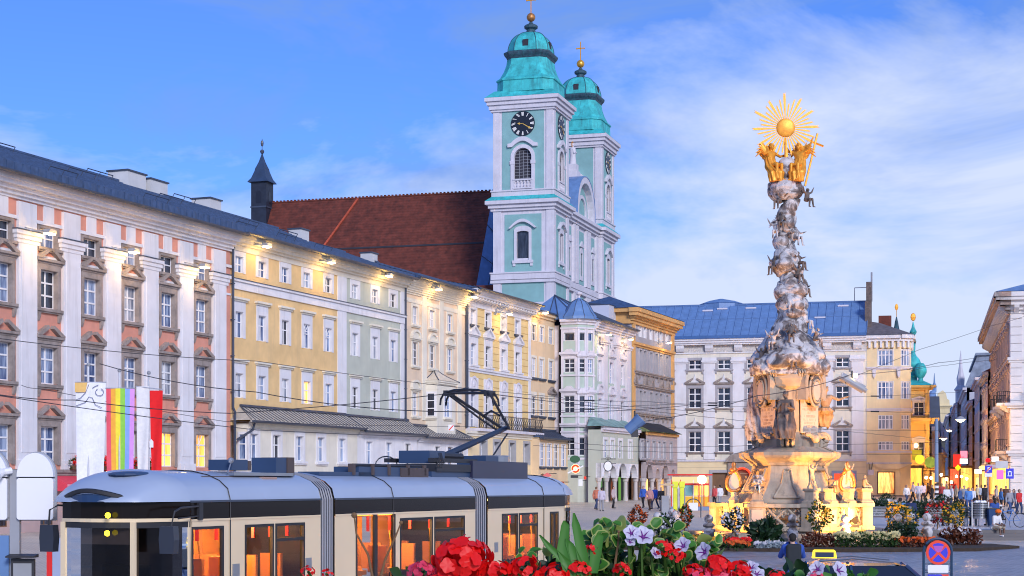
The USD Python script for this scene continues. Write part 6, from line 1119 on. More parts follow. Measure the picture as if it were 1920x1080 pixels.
# --- billowing clouds
def billow(zs, rs, centre, n, rb, seed, m, name, amp=1.0, nu=96, nv=150, taper=1.0):
    """a lathe of varying radius whose skin swells into overlapping cloud lobes"""
    r_ = np.random.default_rng(seed); z = np.linspace(zs[0], zs[-1], nv); th = np.linspace(0, 2 * PI, nu, endpoint=False); rad_ = np.interp(z, zs, rs); c = np.array([centre(q) for q in z])
    T, I = np.meshgrid(th, np.arange(nv)); P = np.stack([c[I, 0] + rad_[I] * np.cos(T), c[I, 1] + rad_[I] * np.sin(T), z[I]], -1); N = np.stack([np.cos(T), np.sin(T), np.zeros_like(T)], -1)
    zc = r_.uniform(zs[0] + .05, zs[-1] - .05, n); tc = r_.uniform(0, 2 * PI, n); rc = np.interp(zc, zs, rs); cc = np.array([centre(q) for q in zc]); B = np.stack([cc[:, 0] + rc * np.cos(tc) * .92, cc[:, 1] + rc * np.sin(tc) * .92, zc], 1); RB = r_.uniform(rb[0], rb[1], n) * np.interp(zc, [zs[0], zs[-1]], [1.0, taper])
    d = np.linalg.norm(P[..., None, :] - B[None, None], axis=-1); h = np.sqrt(np.maximum(RB ** 2 - d ** 2, 0)); h = np.maximum(h.max(-1), .0); h = h * (1 + .18 * np.sin(9 * h / .5)) * .95 + .12 * (meshkit.fbm(P * 2.2, 3, seed) - .5)
    swirl = .02 * np.sin(3 * T + 5.5 * P[..., 2]) + .015 * np.sin(7 * T - 11 * P[..., 2] + 3 * np.sin(2 * T)) + .10 * np.abs(meshkit.fbm(P * (3.2, 3.2, 2.2), 3, seed + 9) - .5); V = P + N * (h * amp + swirl)[..., None] * .8
    V[0] = np.stack([c[0, 0] + rad_[0] * np.cos(th), c[0, 1] + rad_[0] * np.sin(th), np.full(nu, z[0])], 1); i, j = np.meshgrid(np.arange(nv - 1), np.arange(nu), indexing='ij'); F = np.stack([i * nu + j, i * nu + (j + 1) % nu, (i + 1) * nu + (j + 1) % nu, (i + 1) * nu + j], -1).reshape(-1, 4)
    Vf = V.reshape(-1, 3); F = np.vstack([F[:, [0, 1, 2]], F[:, [0, 2, 3]]]); top = len(Vf); Vf = np.vstack([Vf, [[*c[-1], z[-1] + .15]]]); F = np.vstack([F, [[(nv - 1) * nu + q, (nv - 1) * nu + (q + 1) % nu, top] for q in range(nu)]]); return cp(name, (Vf, F), m, smooth=True)
cen = lambda z: ((-.06 + .16 * sin((z - 9.8) * 1.15)) if z > 9.9 else -.05, .1 * cos(z * 1.3))
billow([8.1, 8.5, 9.0, 9.4, 9.8, 10.1], [1.4, 1.45, 1.3, 1.0, .7, .5], lambda z: (-.02, 0), 70, (.30, .60), 3, MARB, 'cloud_skirt', .9, 140, 110)
billow([10.0, 11, 12, 13, 14, 15, 16.0], [.40, .38, .36, .34, .30, .26, .24], cen, 78, (.32, .56), 11, MARB, 'cloud_shaft', 1.0, 128, 300, .62)
billow([15.9, 16.15, 16.45, 16.7, 16.9], [.38, .6, .68, .6, .35], lambda z: (-.2, 0), 22, (.25, .4), 8, MARB, 'cloud_capital', .6, 80, 50)
billow([16.85, 17.2, 17.6, 17.85], [.3, .4, .34, .1], lambda z: (-.1, .05), 12, (.2, .3), 4, MARB, 'cloud_globe', .5, 60, 40)
# ---------------------------------------------------------------- figures
def _sp(p, r, n=10): return m3.Manifold.sphere(float(r), n).translate([float(q) for q in p])
def limb(a, b, ra, rb, n=10): return m3.Manifold.batch_hull([_sp(a, ra, n), _sp(b, rb, n)])
def uni(l): return m3.Manifold.batch_boolean(l, m3.OpType.Add)
V3 = lambda *p: np.array(p, float)
def joints(pose='stand', ph=0.0, arms='down', lean=0.0, seat=.46):
    """joints of a 1.72 m figure facing -y; pose stand / walk / sit; arms down / lap / up / camera / reach"""
    J = {}
    if pose == 'sit':
        pel = V3(0, 0, seat + .1)
        for s, n in ((-1, 'l'), (1, 'r')):
            J['hip' + n] = pel + (.09 * s, 0, 0); J['kne' + n] = pel + (.13 * s, -.44, .02); J['ank' + n] = V3(.13 * s + ph * .08 * s, -.46 - .08 * s * ph, .09); J['toe' + n] = J['ank' + n] + (.02 * s, -.15, -.05)
    else:
        pel = V3(0, 0, .92)
        for s, n in ((-1, 'l'), (1, 'r')):
            k = ph * s; J['hip' + n] = pel + (.09 * s, 0, -.02); J['kne' + n] = V3(.1 * s, -.24 * k - .03 - .04 * abs(k), .50); J['ank' + n] = V3(.1 * s, -.34 * k + .02 + (.1 * abs(k) if k < 0 else 0), .09 + (.08 * abs(k) if k < 0 else 0)); J['toe' + n] = J['ank' + n] + (.02 * s, -.15, -.05 if k >= 0 else -.08)
    u = V3(0, -sin(lean), cos(lean)); J['pel'] = pel; J['wai'] = pel + u * .2; J['che'] = pel + u * .40; J['nec'] = pel + u * .56; J['hea'] = pel + u * .70 + (0, -.03, 0)
    for s, n in ((-1, 'l'), (1, 'r')):
        sh = pel + u * .49 + (.185 * s, 0, 0); J['sho' + n] = sh
        if arms == 'down': e, w = sh + (.05 * s, .03 + .10 * ph * s, -.29), sh + (.05 * s, -.06 + .18 * ph * s, -.54)
        elif arms == 'lap': e, w = sh + (.06 * s, -.06, -.27), sh + (-.06 * s, -.30, -.34)
        elif arms == 'camera': e, w = sh + (.08 * s, -.18, -.2), sh + (-.10 * s, -.26, .08)
        elif arms == 'up': e, w = sh + (.22 * s, -.04, .08), sh + (.34 * s, -.08, .33)
        elif arms == 'wide': e, w = sh + (.25 * s, -.05, -.10), sh + (.48 * s, -.14, -.02)
        else: e, w = sh + (.1 * s, -.1, -.25), sh + (.06 * s, -.36, -.22)
        J['elb' + n], J['wri' + n] = e, w; d = (w - e) / np.linalg.norm(w - e); J['han' + n] = w + d * .09
    return J
def hand(J, n, s):
    w, h = J['wri' + n], J['han' + n]; d = (h - w) / np.linalg.norm(h - w); side = np.cross(d, V3(0, 0, 1)); side = side / np.linalg.norm(side) if np.linalg.norm(side) > .1 else V3(1, 0, 0); nn = np.cross(side, d); o = [limb(w, h - d * .01, .027, .033, 8), limb(w + side * .03, w + side * .055 + d * .06, .012, .009, 6)]
    for k, L in enumerate((.065, .075, .07, .055)): a = h + side * (.026 - .017 * k); m_ = a + d * L * .55 + nn * .006; o += [limb(a, m_, .0095, .009, 6), limb(m_, a + d * L * .95 - nn * .018, .009, .007, 6)]
    return o
def skin(J, fat=1.0, face=True, hands=True):
    o = []
    for n, s in (('l', -1), ('r', 1)):
        o += [limb(J['hip' + n], J['kne' + n], .082 * fat, .055 * fat), limb(J['kne' + n], J['ank' + n], .054 * fat, .038 * fat), limb(J['ank' + n], J['toe' + n], .038, .03), limb(J['sho' + n], J['elb' + n], .054 * fat, .042 * fat), limb(J['elb' + n], J['wri' + n], .042 * fat, .028 * fat)]
        o += hand(J, n, s) if hands else [limb(J['wri' + n], J['han' + n], .03, .035)]
    o += [m3.Manifold.batch_hull([_sp(J['shol'], .065), _sp(J['shor'], .065), _sp(J['che'] + (0, .0, 0), .125 * fat), _sp(J['wai'], .115 * fat)]), m3.Manifold.batch_hull([_sp(J['wai'], .115 * fat), _sp(J['hipl'], .095 * fat), _sp(J['hipr'], .095 * fat)]), limb(J['che'], J['nec'], .07, .055), limb(J['nec'], J['hea'], .055, .06)]
    h = J['hea']; o += [m3.Manifold.batch_hull([_sp(h + (0, .015, .03), .093, 14), _sp(h + (0, -.025, -.06), .058, 12)])]
    if face: o += [limb(h + (0, -.085, .01), h + (0, -.105, -.025), .009, .014, 8), _sp(h + (.085, .01, 0), .022, 8), _sp(h + (-.085, .01, 0), .022, 8), limb(h + (-.022, -.078, -.055), h + (.022, -.078, -.055), .009, .009, 6), limb(h + (-.05, -.07, .03), h + (.05, -.07, .03), .014, .014, 6)]
    return uni(o)
def garment_top(J, long=True, r=.018, hem=.0, fat=1.0):
    o = [m3.Manifold.batch_hull([_sp(J['shol'], .07 + r), _sp(J['shor'], .07 + r), _sp(J['che'], .135 * fat + r), _sp(J['wai'], .125 * fat + r)]), m3.Manifold.batch_hull([_sp(J['wai'], .125 * fat + r), _sp(J['hipl'] - (0, 0, hem), .1 * fat + r), _sp(J['hipr'] - (0, 0, hem), .1 * fat + r)])]
    for n in 'lr':
        o.append(limb(J['sho' + n], J['elb' + n], .062 + r, .05 + r)); 
        if long: o.append(limb(J['elb' + n], J['wri' + n], .05 + r, .036 + r))
    return uni(o)
def garment_legs(J, short=False, r=.014):
    o = [m3.Manifold.batch_hull([_sp(J['pel'] + (0, 0, .06), .115 + r), _sp(J['hipl'], .1 + r), _sp(J['hipr'], .1 + r)])]
    for n in 'lr':
        o.append(limb(J['hip' + n], J['kne' + n], .088 + r, .062 + r))
        if not short: o.append(limb(J['kne' + n], J['ank' + n], .06 + r, .048 + r))
    return uni(o)
SKINM = [stone('skin_light', (.55, .34, .25), rough=.5, var=.05), stone('skin_tan', (.38, .22, .15), rough=.5, var=.05), stone('skin_dark', (.16, .085, .055), rough=.5, var=.05)]
_cl = {}
def cloth(c):
    k = tuple(c)
    if k not in _cl: _cl[k] = stone('cloth_%03d' % len(_cl), c, rough=.85, var=.08, scale=6)
    return _cl[k]
def person(label, loc, rz, top, legs, hair=(.03, .02, .015), pose='stand', ph=0.0, arms='down', lean=0.0, sk=0, short=False, long=True, scale=1.0, seat=.46, group=None, hem=.0, shoes=(.03, .03, .03), hairlong=False, bald=False):
    t = thing('person', label, 'person', loc, rz, group); J = joints(pose, ph, arms, lean, seat); S = lambda m: (np.asarray(m.to_mesh().vert_properties[:, :3]) * scale, np.asarray(m.to_mesh().tri_verts))
    b_ = part(t, 'body', S(skin(J)), SKINM[sk], smooth=50)
    part(t, 'top', S(garment_top(J, long, hem=hem)), cloth(top), smooth=50, parent=None) if False else part(b_, 'top', S(garment_top(J, long, hem=hem)), cloth(top), smooth=50)
    part(b_, 'trousers', S(garment_legs(J, short)), cloth(legs), smooth=50)
    h = J['hea']; hm = [_sp(h + (0, .03, .045), .095, 12)] + ([limb(h + (0, .05, .02), h + (0, .09, -.16), .085, .06)] if hairlong else [_sp(h + (0, .05, .0), .08, 10)]); 
    part(b_, 'hair', S(uni(hm)), cloth(hair) if not bald else SKINM[sk], smooth=True)
    for n in 'lr': part(b_, 'shoe', S(limb(J['ank' + n] + (0, .03, -.035), J['toe' + n] + (0, -.01, 0), .05, .042)), cloth(shoes), smooth=True)
    g = G(); [g.ball(tuple((h + (sx * .033, -.083, .008)) * scale), .011 * scale, 6) for sx in (-1, 1)]; part(b_, 'eyes', g, IRON)
    return t, J
# --- draped statues: a robe with folds around a bent spine, plus body, wings
def robe(g, spine, radii, folds=9, amp=.14, seed=0, nu=40, nv=26, tw=1.2):
    sp = np.asarray(spine, float); s = np.linspace(0, 1, len(sp)); q = np.linspace(0, 1, nv); C = np.stack([np.interp(q, s, sp[:, k]) for k in range(3)], 1); r = np.interp(q, s, radii); th = np.linspace(0, 2 * PI, nu, endpoint=False); rings = []
    for i in range(nv):
        f = 1 + amp * (np.sin(folds * th + tw * 6 * q[i] + seed) + .5 * np.sin((folds + 4) * th - 5 * q[i] + seed * 2)) * (1 - .55 * q[i]); rings.append([(C[i, 0] + r[i] * f[k] * cos(th[k]), C[i, 1] + r[i] * f[k] * sin(th[k]) * .85, C[i, 2]) for k in range(nu)])
    return g.loft(rings)
def statue(parent, name, J, m, off, rz=0.0, sc=1.0, robe_=None, fat=1.15, wings=False, seed=0, hair=True, dz=0.0):
    a = rad(rz); c, s = cos(a), sin(a)
    def T(v): v = np.asarray(v, float) * sc; return np.stack([v[:, 0] * c - v[:, 1] * s + off[0], v[:, 0] * s + v[:, 1] * c + off[1], v[:, 2] + off[2] - dz], 1)
    mm = skin(J, fat); 
    if hair: h = J['hea']; mm = uni([mm] + [_sp(h + (.05 * cos(q), .03 + .05 * sin(q) * .6, .06 + .03 * sin(3 * q)), .05, 8) for q in np.linspace(0, 5.4, 7)])
    k = mm.to_mesh(); p = part(parent, name, (T(k.vert_properties[:, :3]), k.tri_verts), m, smooth=60)
    if robe_: g = G(); robe(g, robe_[0], robe_[1], seed=seed, amp=.17); v, f = g.arrays(); part(p, 'drapery', (T(v), f), m, smooth=60)
    if wings:
        for e in (-1, 1):
            g = G(); sh = (J['shol'] + J['shor']) / 2 + (.06 * e, .1, 0)
            for q in range(6): a_ = .25 + .28 * q; g.tube([sh, sh + (e * .28 * cos(a_ - .4), .12, .28 * sin(a_ - .2)), sh + (e * (.5 - .03 * q) * cos(a_ - .5), .16, .5 * sin(a_ - .6))], [.035, .045, .012], 5)
            v, f = g.arrays(); part(p, 'wing', (T(v), f), m, smooth=60)
    return p
t = '/World/trinity_column'
# gilded group under the sunburst
C0 = (-.2, 0.0)
for ph, dx, sd in ((0, -.62, 1), (1, .58, 2)):
    J = joints('sit', 0, 'up' if ph else 'wide', .1, .5); statue(t, 'gilded_figure', J, GILT, (C0[0] + dx * 1.1, -.15, 16.7), 40 if dx < 0 else -35, 1.22, ([(0, -.30, .0), (0, -.28, .35), (0, -.10, .55), (0, .02, .85), (0, .0, 1.08)], [.26, .30, .26, .20, .12]), seed=sd, dz=CZ, wings=True)
    g = cg(); robe(g, [(C0[0] + dx * 1.25, -.1, 17.75), (C0[0] + dx * 1.35, 0, 18.05), (C0[0] + dx * 1.2, .05, 18.35)], [.16, .34, .2], 7, .25, sd); cp('flying_mantle', g, GILT, smooth=60)
sc_ = np.array((C0[0] + .02, -.1, 19.15)); g = cg()
for i in range(5):
    pass
dsk = [(0, .42, .0), (0, .40, -.06), (0, .3, -.10), (0, .02, -.11)]; g.loft([[(sc_[0] + r * cos(q), sc_[1] + y, sc_[2] + r * sin(q)) for q in np.linspace(0, 2 * PI, 33)[:-1]] for _, r, y in [(0, .4, .1), *dsk]]); sb = cp('sunburst_disc', g, GILT, smooth=40)
for k in range(36):
    a = 2 * PI * k / 36 + .04; L = 1.52 * (1.0 if k % 3 == 0 else .86 if k % 3 == 1 else .74) * R.uniform(.95, 1.06); w = .055 if k % 3 == 0 else .035; ca, sa = cos(a), sin(a)
    P = lambda r, o: (sc_[0] + r * ca - o * sa, sc_[2] + r * sa + o * ca)
    g = cg(); g.prism([P(.38, -.018), P(L * .8, -w), P(L, -w * .75), P(L * .93, 0), P(L * .98, w * .7), P(L * .8, w), P(.38, .018)], sc_[1] - .02, sc_[1] + .02); cp('sun_ray', g, GILT, sb)
g = cg(); g.tube([(sc_[0], -.06, 17.3), (sc_[0], -.06, 18.7)], .06, 6); cp('sunburst_staff', g, GILT)
g = cg(); g.tube([(.72, .1, 16.6), (1.28, .15, 18.95)], .05, 5); a, c_ = np.array((.92, .13, 18.62)), np.array((1.55, .17, 18.38)); g.tube([a, c_], .05, 5); cp('gilded_cross', g, GILT)
# putti riding the clouds
for px_, z, ph in ((-.85, 9.6, 'up'), (.95, 9.75, 'wide'), (-.15, 9.9, 'reach'), (-.62, 13.0, 'up'), (.62, 13.2, 'wide'), (.6, 12.0, 'reach'), (-.15, 11.25, 'wide'), (.62, 10.6, 'down'), (-.75, 14.6, 'up'), (.55, 14.3, 'wide'), (.35, 12.6, 'up'), (-.55, 15.9, 'wide'), (.72, 16.0, 'up'), (-.28, 14.95, 'reach'), (-1.3, 8.9, 'up'), (-.1, 8.75, 'wide')):
    J = joints('sit', .5, ph, R.uniform(-.2, .4), .5); rr = float(np.interp(z, [10, 13, 15.6], [.66, .56, .40])) if 10 < z < 15.7 else .66; px_ = max(-rr, min(rr, px_)) if z > 10 else px_; off = (px_ + (cen(z)[0] if z > 10 else 0), -math.sqrt(max(.06, (rr if z > 10 else 1.45) ** 2 - px_ ** 2)) * .95, z - .45); statue(t, 'putto', J, R.choice([DKST, DKST, MARB]), off, math.degrees(math.atan2(px_, .8)) + R.uniform(-20, 20), .62, fat=1.5, wings=True, seed=px_, dz=CZ)
# statues on the scrolls: helmeted figure in front, bare backed figure on the right, draped figure on the left
a = rad(-12); o = np.array([sin(a), -cos(a)])
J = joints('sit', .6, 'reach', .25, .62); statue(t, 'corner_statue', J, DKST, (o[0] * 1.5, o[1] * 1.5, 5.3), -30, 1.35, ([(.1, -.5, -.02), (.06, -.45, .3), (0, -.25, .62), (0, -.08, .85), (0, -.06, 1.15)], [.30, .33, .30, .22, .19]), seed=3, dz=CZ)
a = rad(108); o = np.array([sin(a), -cos(a)]); J = joints('sit', .4, 'wide', -.1, .5); statue(t, 'corner_statue', J, stone('lit_bronze_stone', (.36, .24, .15), rough=.6, var=.35, scale=4), (o[0] * 1.75, o[1] * 1.75 - .2, 5.75), 180, 1.35, ([(0, -.35, .1), (0, -.25, .45), (0, -.05, .6), (0, 0, .72)], [.2, .27, .27, .2]), seed=5, dz=CZ)  # flood lamp warmth put into this lighter copy of the bronze stone
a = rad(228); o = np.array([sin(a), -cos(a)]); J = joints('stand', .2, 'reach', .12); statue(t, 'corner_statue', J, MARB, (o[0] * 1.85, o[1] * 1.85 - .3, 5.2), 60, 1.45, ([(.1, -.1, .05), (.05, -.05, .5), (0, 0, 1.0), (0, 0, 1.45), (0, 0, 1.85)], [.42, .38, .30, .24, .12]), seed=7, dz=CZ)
# balustrade on its own ring, with pierced scroll panels
t = thing('stone_balustrade', 'carved stone balustrade with pierced scroll panels ringing the column', 'balustrade', (*CC, CZ))
RINGP = tri(3.3, 1.25); PIERCE = SAND
class BB:
    path = t; z0 = CZ
    def part(s, n_, g, m, smooth=False, parent=None, label=None): return part(parent or t, n_, g, m, smooth)
POSTS = []
def post(x, y, w, rz):
    f = Face(BB(), (x - w / 2 * cos(rz), y - w / 2 * sin(rz)), (x + w / 2 * cos(rz), y + w / 2 * sin(rz)))
    g = f.g(); z = CZ; g.box(-.06, w + .06, -.06, w * .7 + .06, z + .5, z + .66); g.box(0, w, 0, w * .7, z + .66, z + 1.52); g.box(-.06, w + .06, -.07, w * .7 + .07, z + 1.52, z + 1.68); p = f.part('post', g, SAND)
    g = f.g(); g.box(.12, w - .12, -.03, .0, z + .78, z + 1.4); f.part('post_panel', g, TAB, parent=p); POSTS.append((x + .3 * w * -sin(rz), y + .3 * w * cos(rz), rz, w))
def pierced(p, q, solid=False):
    f = Face(BB(), p, q); L = f.L; z = CZ; g = f.g(); g.box(0, L, 0, .34, z + .5, z + .68); f.part('base_rail', g, SAND); g = f.g(); g.box(0, L, -.05, .38, z + 1.5, z + 1.66); f.part('top_rail', g, SAND)
    n_ = max(1, round(L / 1.15)); cw = L / n_
    for k in range(n_):
        c = cw * (k + .5); g = f.g(); T = lambda pts, r=.075: g.tube([(c + x * cw * .48, .17, z + 1.09 + y * .40) for x, y in pts], r, 6)
        T([(-1, 1), (-.55, .45), (0, -.1), (.5, -.6), (.95, -1)]); T([(1, 1), (.55, .45), (0, -.1), (-.5, -.6), (-.95, -1)])
        for e in (-1, 1):
            T([(e * (.72 + .22 * cos(w) * (1 - w / 9)), .25 + .5 * sin(w) * (1 - w / 9)) for w in np.linspace(0, 6, 14)], .05); T([(e * (.3 + .2 * cos(w) * (1 - w / 9)), .72 + .26 * sin(w) * (1 - w / 9)) for w in np.linspace(0, 6, 12)], .045); T([(e * (.34 + .2 * cos(w)), -.72 + .22 * sin(w)) for w in np.linspace(0, 6, 12)], .045)
        f.part('scroll_panel', g, SAND, smooth=True)
for i in range(6):
    p, q = RINGP[i], RINGP[(i + 1) % 6]; d = (q - p) / np.linalg.norm(q - p); rz = math.atan2(d[1], d[0]); L = np.linalg.norm(q - p); n_ = 1 if i % 2 == 0 else 3
    post(*(p + d * .05), .72, rz)
    for k in range(n_):
        a, c_ = p + d * (L * k / n_ + .42), p + d * (L * (k + 1) / n_ - .34); pierced(a, c_)
        if k: post(*(p + d * L * k / n_), .6, rz)
# putti on the balustrade posts
lab = ['winged stone putto on the left front balustrade post, leaning forward', 'grey stone putto on the middle balustrade post before the pedestal', 'stone putto', 'stone putto', 'stone putto with outstretched arm on the rightmost balustrade post', 'dark bronze-toned putto', '', '', '', '']
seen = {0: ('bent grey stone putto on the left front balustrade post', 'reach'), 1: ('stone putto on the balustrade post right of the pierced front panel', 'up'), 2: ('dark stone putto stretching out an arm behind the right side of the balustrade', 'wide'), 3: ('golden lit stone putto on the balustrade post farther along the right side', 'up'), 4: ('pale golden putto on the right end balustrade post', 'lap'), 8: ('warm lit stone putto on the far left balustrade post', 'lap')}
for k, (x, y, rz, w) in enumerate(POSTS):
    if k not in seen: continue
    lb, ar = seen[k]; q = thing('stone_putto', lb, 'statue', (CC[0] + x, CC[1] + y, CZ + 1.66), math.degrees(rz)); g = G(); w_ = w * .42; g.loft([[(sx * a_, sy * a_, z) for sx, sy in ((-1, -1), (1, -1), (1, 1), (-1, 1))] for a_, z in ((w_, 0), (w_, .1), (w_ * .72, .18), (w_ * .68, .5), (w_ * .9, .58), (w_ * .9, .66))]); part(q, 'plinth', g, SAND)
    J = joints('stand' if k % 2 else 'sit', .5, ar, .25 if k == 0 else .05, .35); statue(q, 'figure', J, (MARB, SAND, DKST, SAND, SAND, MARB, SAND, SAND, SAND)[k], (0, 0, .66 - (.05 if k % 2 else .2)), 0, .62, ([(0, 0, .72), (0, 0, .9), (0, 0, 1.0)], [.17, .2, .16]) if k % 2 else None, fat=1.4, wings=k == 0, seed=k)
# gilded lanterns / cartouches standing at the pedestal
for x, y, lb in ((-2.55, -.6, 'ornate gilded cartouche lantern left of the pedestal'), (2.35, -1.15, 'ornate gilded cartouche lantern at the right of the pedestal')):
    q = thing('gilded_cartouche', lb, 'lantern', (CC[0] + x, CC[1] + y, CZ + 1.66)); g = G(); g.lathe([(.2, 0), (.24, .15), (.12, .3), (.14, .5)], 8); part(q, 'foot', g, SAND); g = G(); g.tube([(.3 * cos(w) * (1 - .25 * sin(w)), 0, .98 + .45 * sin(w)) for w in np.linspace(0, 2 * PI, 25)], .09, 6); g.lathe([(.12, 1.4), (.2, 1.5), (.08, 1.6), (.1, 1.75), (.02, 1.85)], 8); part(q, 'frame', g, OLDGILT, smooth=True); g = G(); g.prism([(.27 * cos(w) * (1 - .2 * sin(w)), .98 + .42 * sin(w)) for w in np.linspace(0, 2 * PI, 21)[:-1]], -.03, .03); part(q, 'shield', g, TAB)
# flood lamps inside the railing; unseen ones on the ground light the stone warm
FLOOD = 760.0
def flood(label, x, y, z, tx, ty, tz, inten):
    q = thing('flood_lamp', label, 'lamp', (x, y, z)); d = V3(tx - x, ty - y, tz - z); d /= np.linalg.norm(d); g = G(); g.box(-.2, .2, -.03, .03, 0, .12); g.tube([(-.2, 0, .05), (-.2, 0, .3)], .02, 4); g.tube([(.2, 0, .05), (.2, 0, .3)], .02, 4); part(q, 'bracket', g, IRON)
    g = G(); s = np.cross(d, V3(0, 0, 1)); s /= np.linalg.norm(s); u = np.cross(s, d); c = V3(0, 0, .32); ring = lambda o, k: [tuple(c + d * o + s * sx * k + u * sy * k * .75) for sx, sy in ((-1, -1), (1, -1), (1, 1), (-1, 1))]; g.loft([ring(-.15, .12), ring(.1, .22)]); part(q, 'housing', g, IRON); g = G(); g.quad(*ring(.104, .19)); part(q, 'lamp_glass', g, BULB)
    l = UsdLux.SphereLight.Define(stage, q + '/light'); xf = l.AddTransformOp(); p = c + d * .3; M_ = Gf.Matrix4d(1.0); M_.SetRow(0, Gf.Vec4d(*s, 0)); M_.SetRow(1, Gf.Vec4d(*u, 0)); M_.SetRow(2, Gf.Vec4d(*(-d), 0)); M_.SetRow(3, Gf.Vec4d(*p, 1)); xf.Set(M_); l.CreateRadiusAttr(.12); l.CreateIntensityAttr(inten); l.CreateNormalizeAttr(True); l.CreateColorAttr(Gf.Vec3f(1, .42, .07)); sh = UsdLux.ShapingAPI.Apply(l.GetPrim()); sh.CreateShapingConeAngleAttr(58.0); sh.CreateShapingConeSoftnessAttr(.6)
x, y = CC
flood('unseen black flood lamp lighting the pedestal, on the steps at the right end of the balustrade', x + 4.9, y - 1.4, CZ + .05, x + 1.2, y - .6, 3.6, FLOOD * .2)
flood('flood lamp behind the right side of the balustrade', x + 2.6, y - 1.6, CZ + .62, x + .7, y - .8, 4.4, FLOOD * .07)
flood('flood lamp behind the left side of the balustrade', x - 2.7, y - .4, CZ + .62, x - .9, y - .5, 4.6, FLOOD * .06)
flood('unseen flood lamp left of the column steps, placed to light the pedestal', x - 5.6, y - 1.6, CZ + .05, x - 1.5, y - .5, 3.6, FLOOD * .8)
flood('unseen flood lamp among the flowers before the column, placed to light the pedestal', x + 2.2, y - 6.2, gz(y - 6.2), x + .6, y - 1, 5.6, FLOOD * 1.5)
# the two spot lamps hung on the span wires
for px_, py_, Y, aim, lb in ((1598, 718, 70, (-1.0, .2, .62), 'long cylindrical spot lamp hung right of the column'), (1190, 796, 62, (.6, -.1, .55), 'blue grey spot lamp hung before the grey house')):
    p = at(px_, py_, Y); d = V3(*aim); d /= np.linalg.norm(d); q = thing('spot_lamp', lb, 'lamp', p); g = G(); lit = px_ > 1500; L_ = .55 if lit else .34; g.tube([-d * L_, d * L_ * .1], .17 if lit else .2, 12); g.tube([-d * (L_ + .12), -d * L_], .1, 8) if lit else None; part(q, 'housing', g, GREYMETAL if lit else stone('blue_grey_lamp', (.12, .2, .36), rough=.35))
    g = G(); g.tube([d * (L_ * .1 + .003), d * (L_ * .95)], [.17, .185] if lit else [.21, .25], 12); part(q, 'hood', g, GREYMETAL if lit else '/World/Looks/blue_grey_lamp'); g = G(); g.tube([V3(0, 0, .0), V3(0, 0, .5)], .03, 5); g.box(-.12, .12, -.06, .06, -.45, -.2) if not lit else g.box(-.3, -.05, -.06, .06, -.02, .2); part(q, 'hanger', g, IRON)
    if lit: g = G(); g.ball((.12, -.05, .3), .1, 8); part(q, 'glowing_lamp', g, BULB); g = G(); g.tube([d * -(L_ + .13), d * -(L_ + .15)], .1, 8)
# ---------------------------------------------------------------- the raised pavement and steps at the right
PT = gz(76) + .45
for k in range(3):
    z1 = PT - .45 + .15 * (k + 1); single('step', G().box(17.4, 48, 75.9 + .38 * k, 77.1 if k < 2 else 77.2, z1 - .3, z1 - (.0 if k < 2 else .004)), stone('dark_step_granite', (.16, .15, .15), var=.15, bump=.3) if k == 0 else '/World/Looks/dark_step_granite', ('lowest', 'middle', 'top')[k] + ' granite step up to the raised pavement at the right', 'step', kind='structure')
single('pavement', G().box(17.4, 48, 77.201, 119, .2, PT), stone('pale_bluish_pavement', (.46, .46, .48), rough=.5, var=.12, scale=.8), 'pale raised pavement with benches right of the column', 'pavement', kind='structure')
# ---------------------------------------------------------------- stone bollards and chains
def bollard(): 
    g = G(); g.box(-.26, .26, -.26, .26, 0, .18); g.lathe([(.2, .18), (.17, .25), (.23, .4), (.25, .52), (.2, .66), (.13, .76), (.22, .8), (.25, .86), (.22, .92), (.12, .98)], 14); return g
BPX = [(1329, 70.4, 'stone ball bollard left of the white-flowered standard tree'), (1486, 70.8, 'stone ball bollard right behind the man taking a photo'), (1585, 70.8, 'stone ball bollard before the lit right side of the balustrade'), (1683, 71.4, 'stone ball bollard beside the yellow standard trees'), (1708, 73.2, 'stone ball bollard half hidden by the yellow standard tree'), (1738, 72.6, 'leaning-looking stone bollard right of the yellow standard trees'), (1233, 74, 'leftmost stone ball bollard above the petunias'), (1260, 80, 'small far stone ball bollard of the left pair'), (1268, 77, 'nearer stone ball bollard of the left pair')]
BL = None; BP = []
for k, (px, Y, lb) in enumerate(BPX):
    p = gpt(px, Y); BP.append(p)
    if k == 0:
        BL = thing('stone_bollard', lb, 'bollard', p, 0, 'stone ball bollards'); part(BL, 'base', bollard(), MARB, smooth=40); part(BL, 'ball', G().ball((0, 0, 1.13), .19, 14), MARB, smooth=True)
    else: copy(BL, lb, p, R.uniform(0, 90), 'stone ball bollards')
for i, j_, lb in ((0, 1, 'iron chain hanging between the left two front bollards'), (1, 2, 'iron chain hanging behind the photographer'), (2, 3, 'iron chain hanging before the lit stone steps'), (6, 0, 'iron chain running from the leftmost bollard to the front')):
    a, c = BP[i] + (0, 0, .72), BP[j_] + (0, 0, .72); n_ = int(np.linalg.norm(c - a) / .12); g = G()
    for q in range(n_):
        t_ = (q + .5) / n_; m_ = a + (c - a) * t_ - (0, 0, .42 * 4 * t_ * (1 - t_)); d = (c - a) / np.linalg.norm(c - a); u = V3(0, 0, 1) if q % 2 else np.cross(d, V3(0, 0, 1)); g.tube([m_ + d * .075 * cos(w) + u * .04 * sin(w) for w in np.linspace(0, 2 * PI, 9)], .014, 4, cap=False)
    single('chain', g, IRON, lb, 'chain', kind=None)
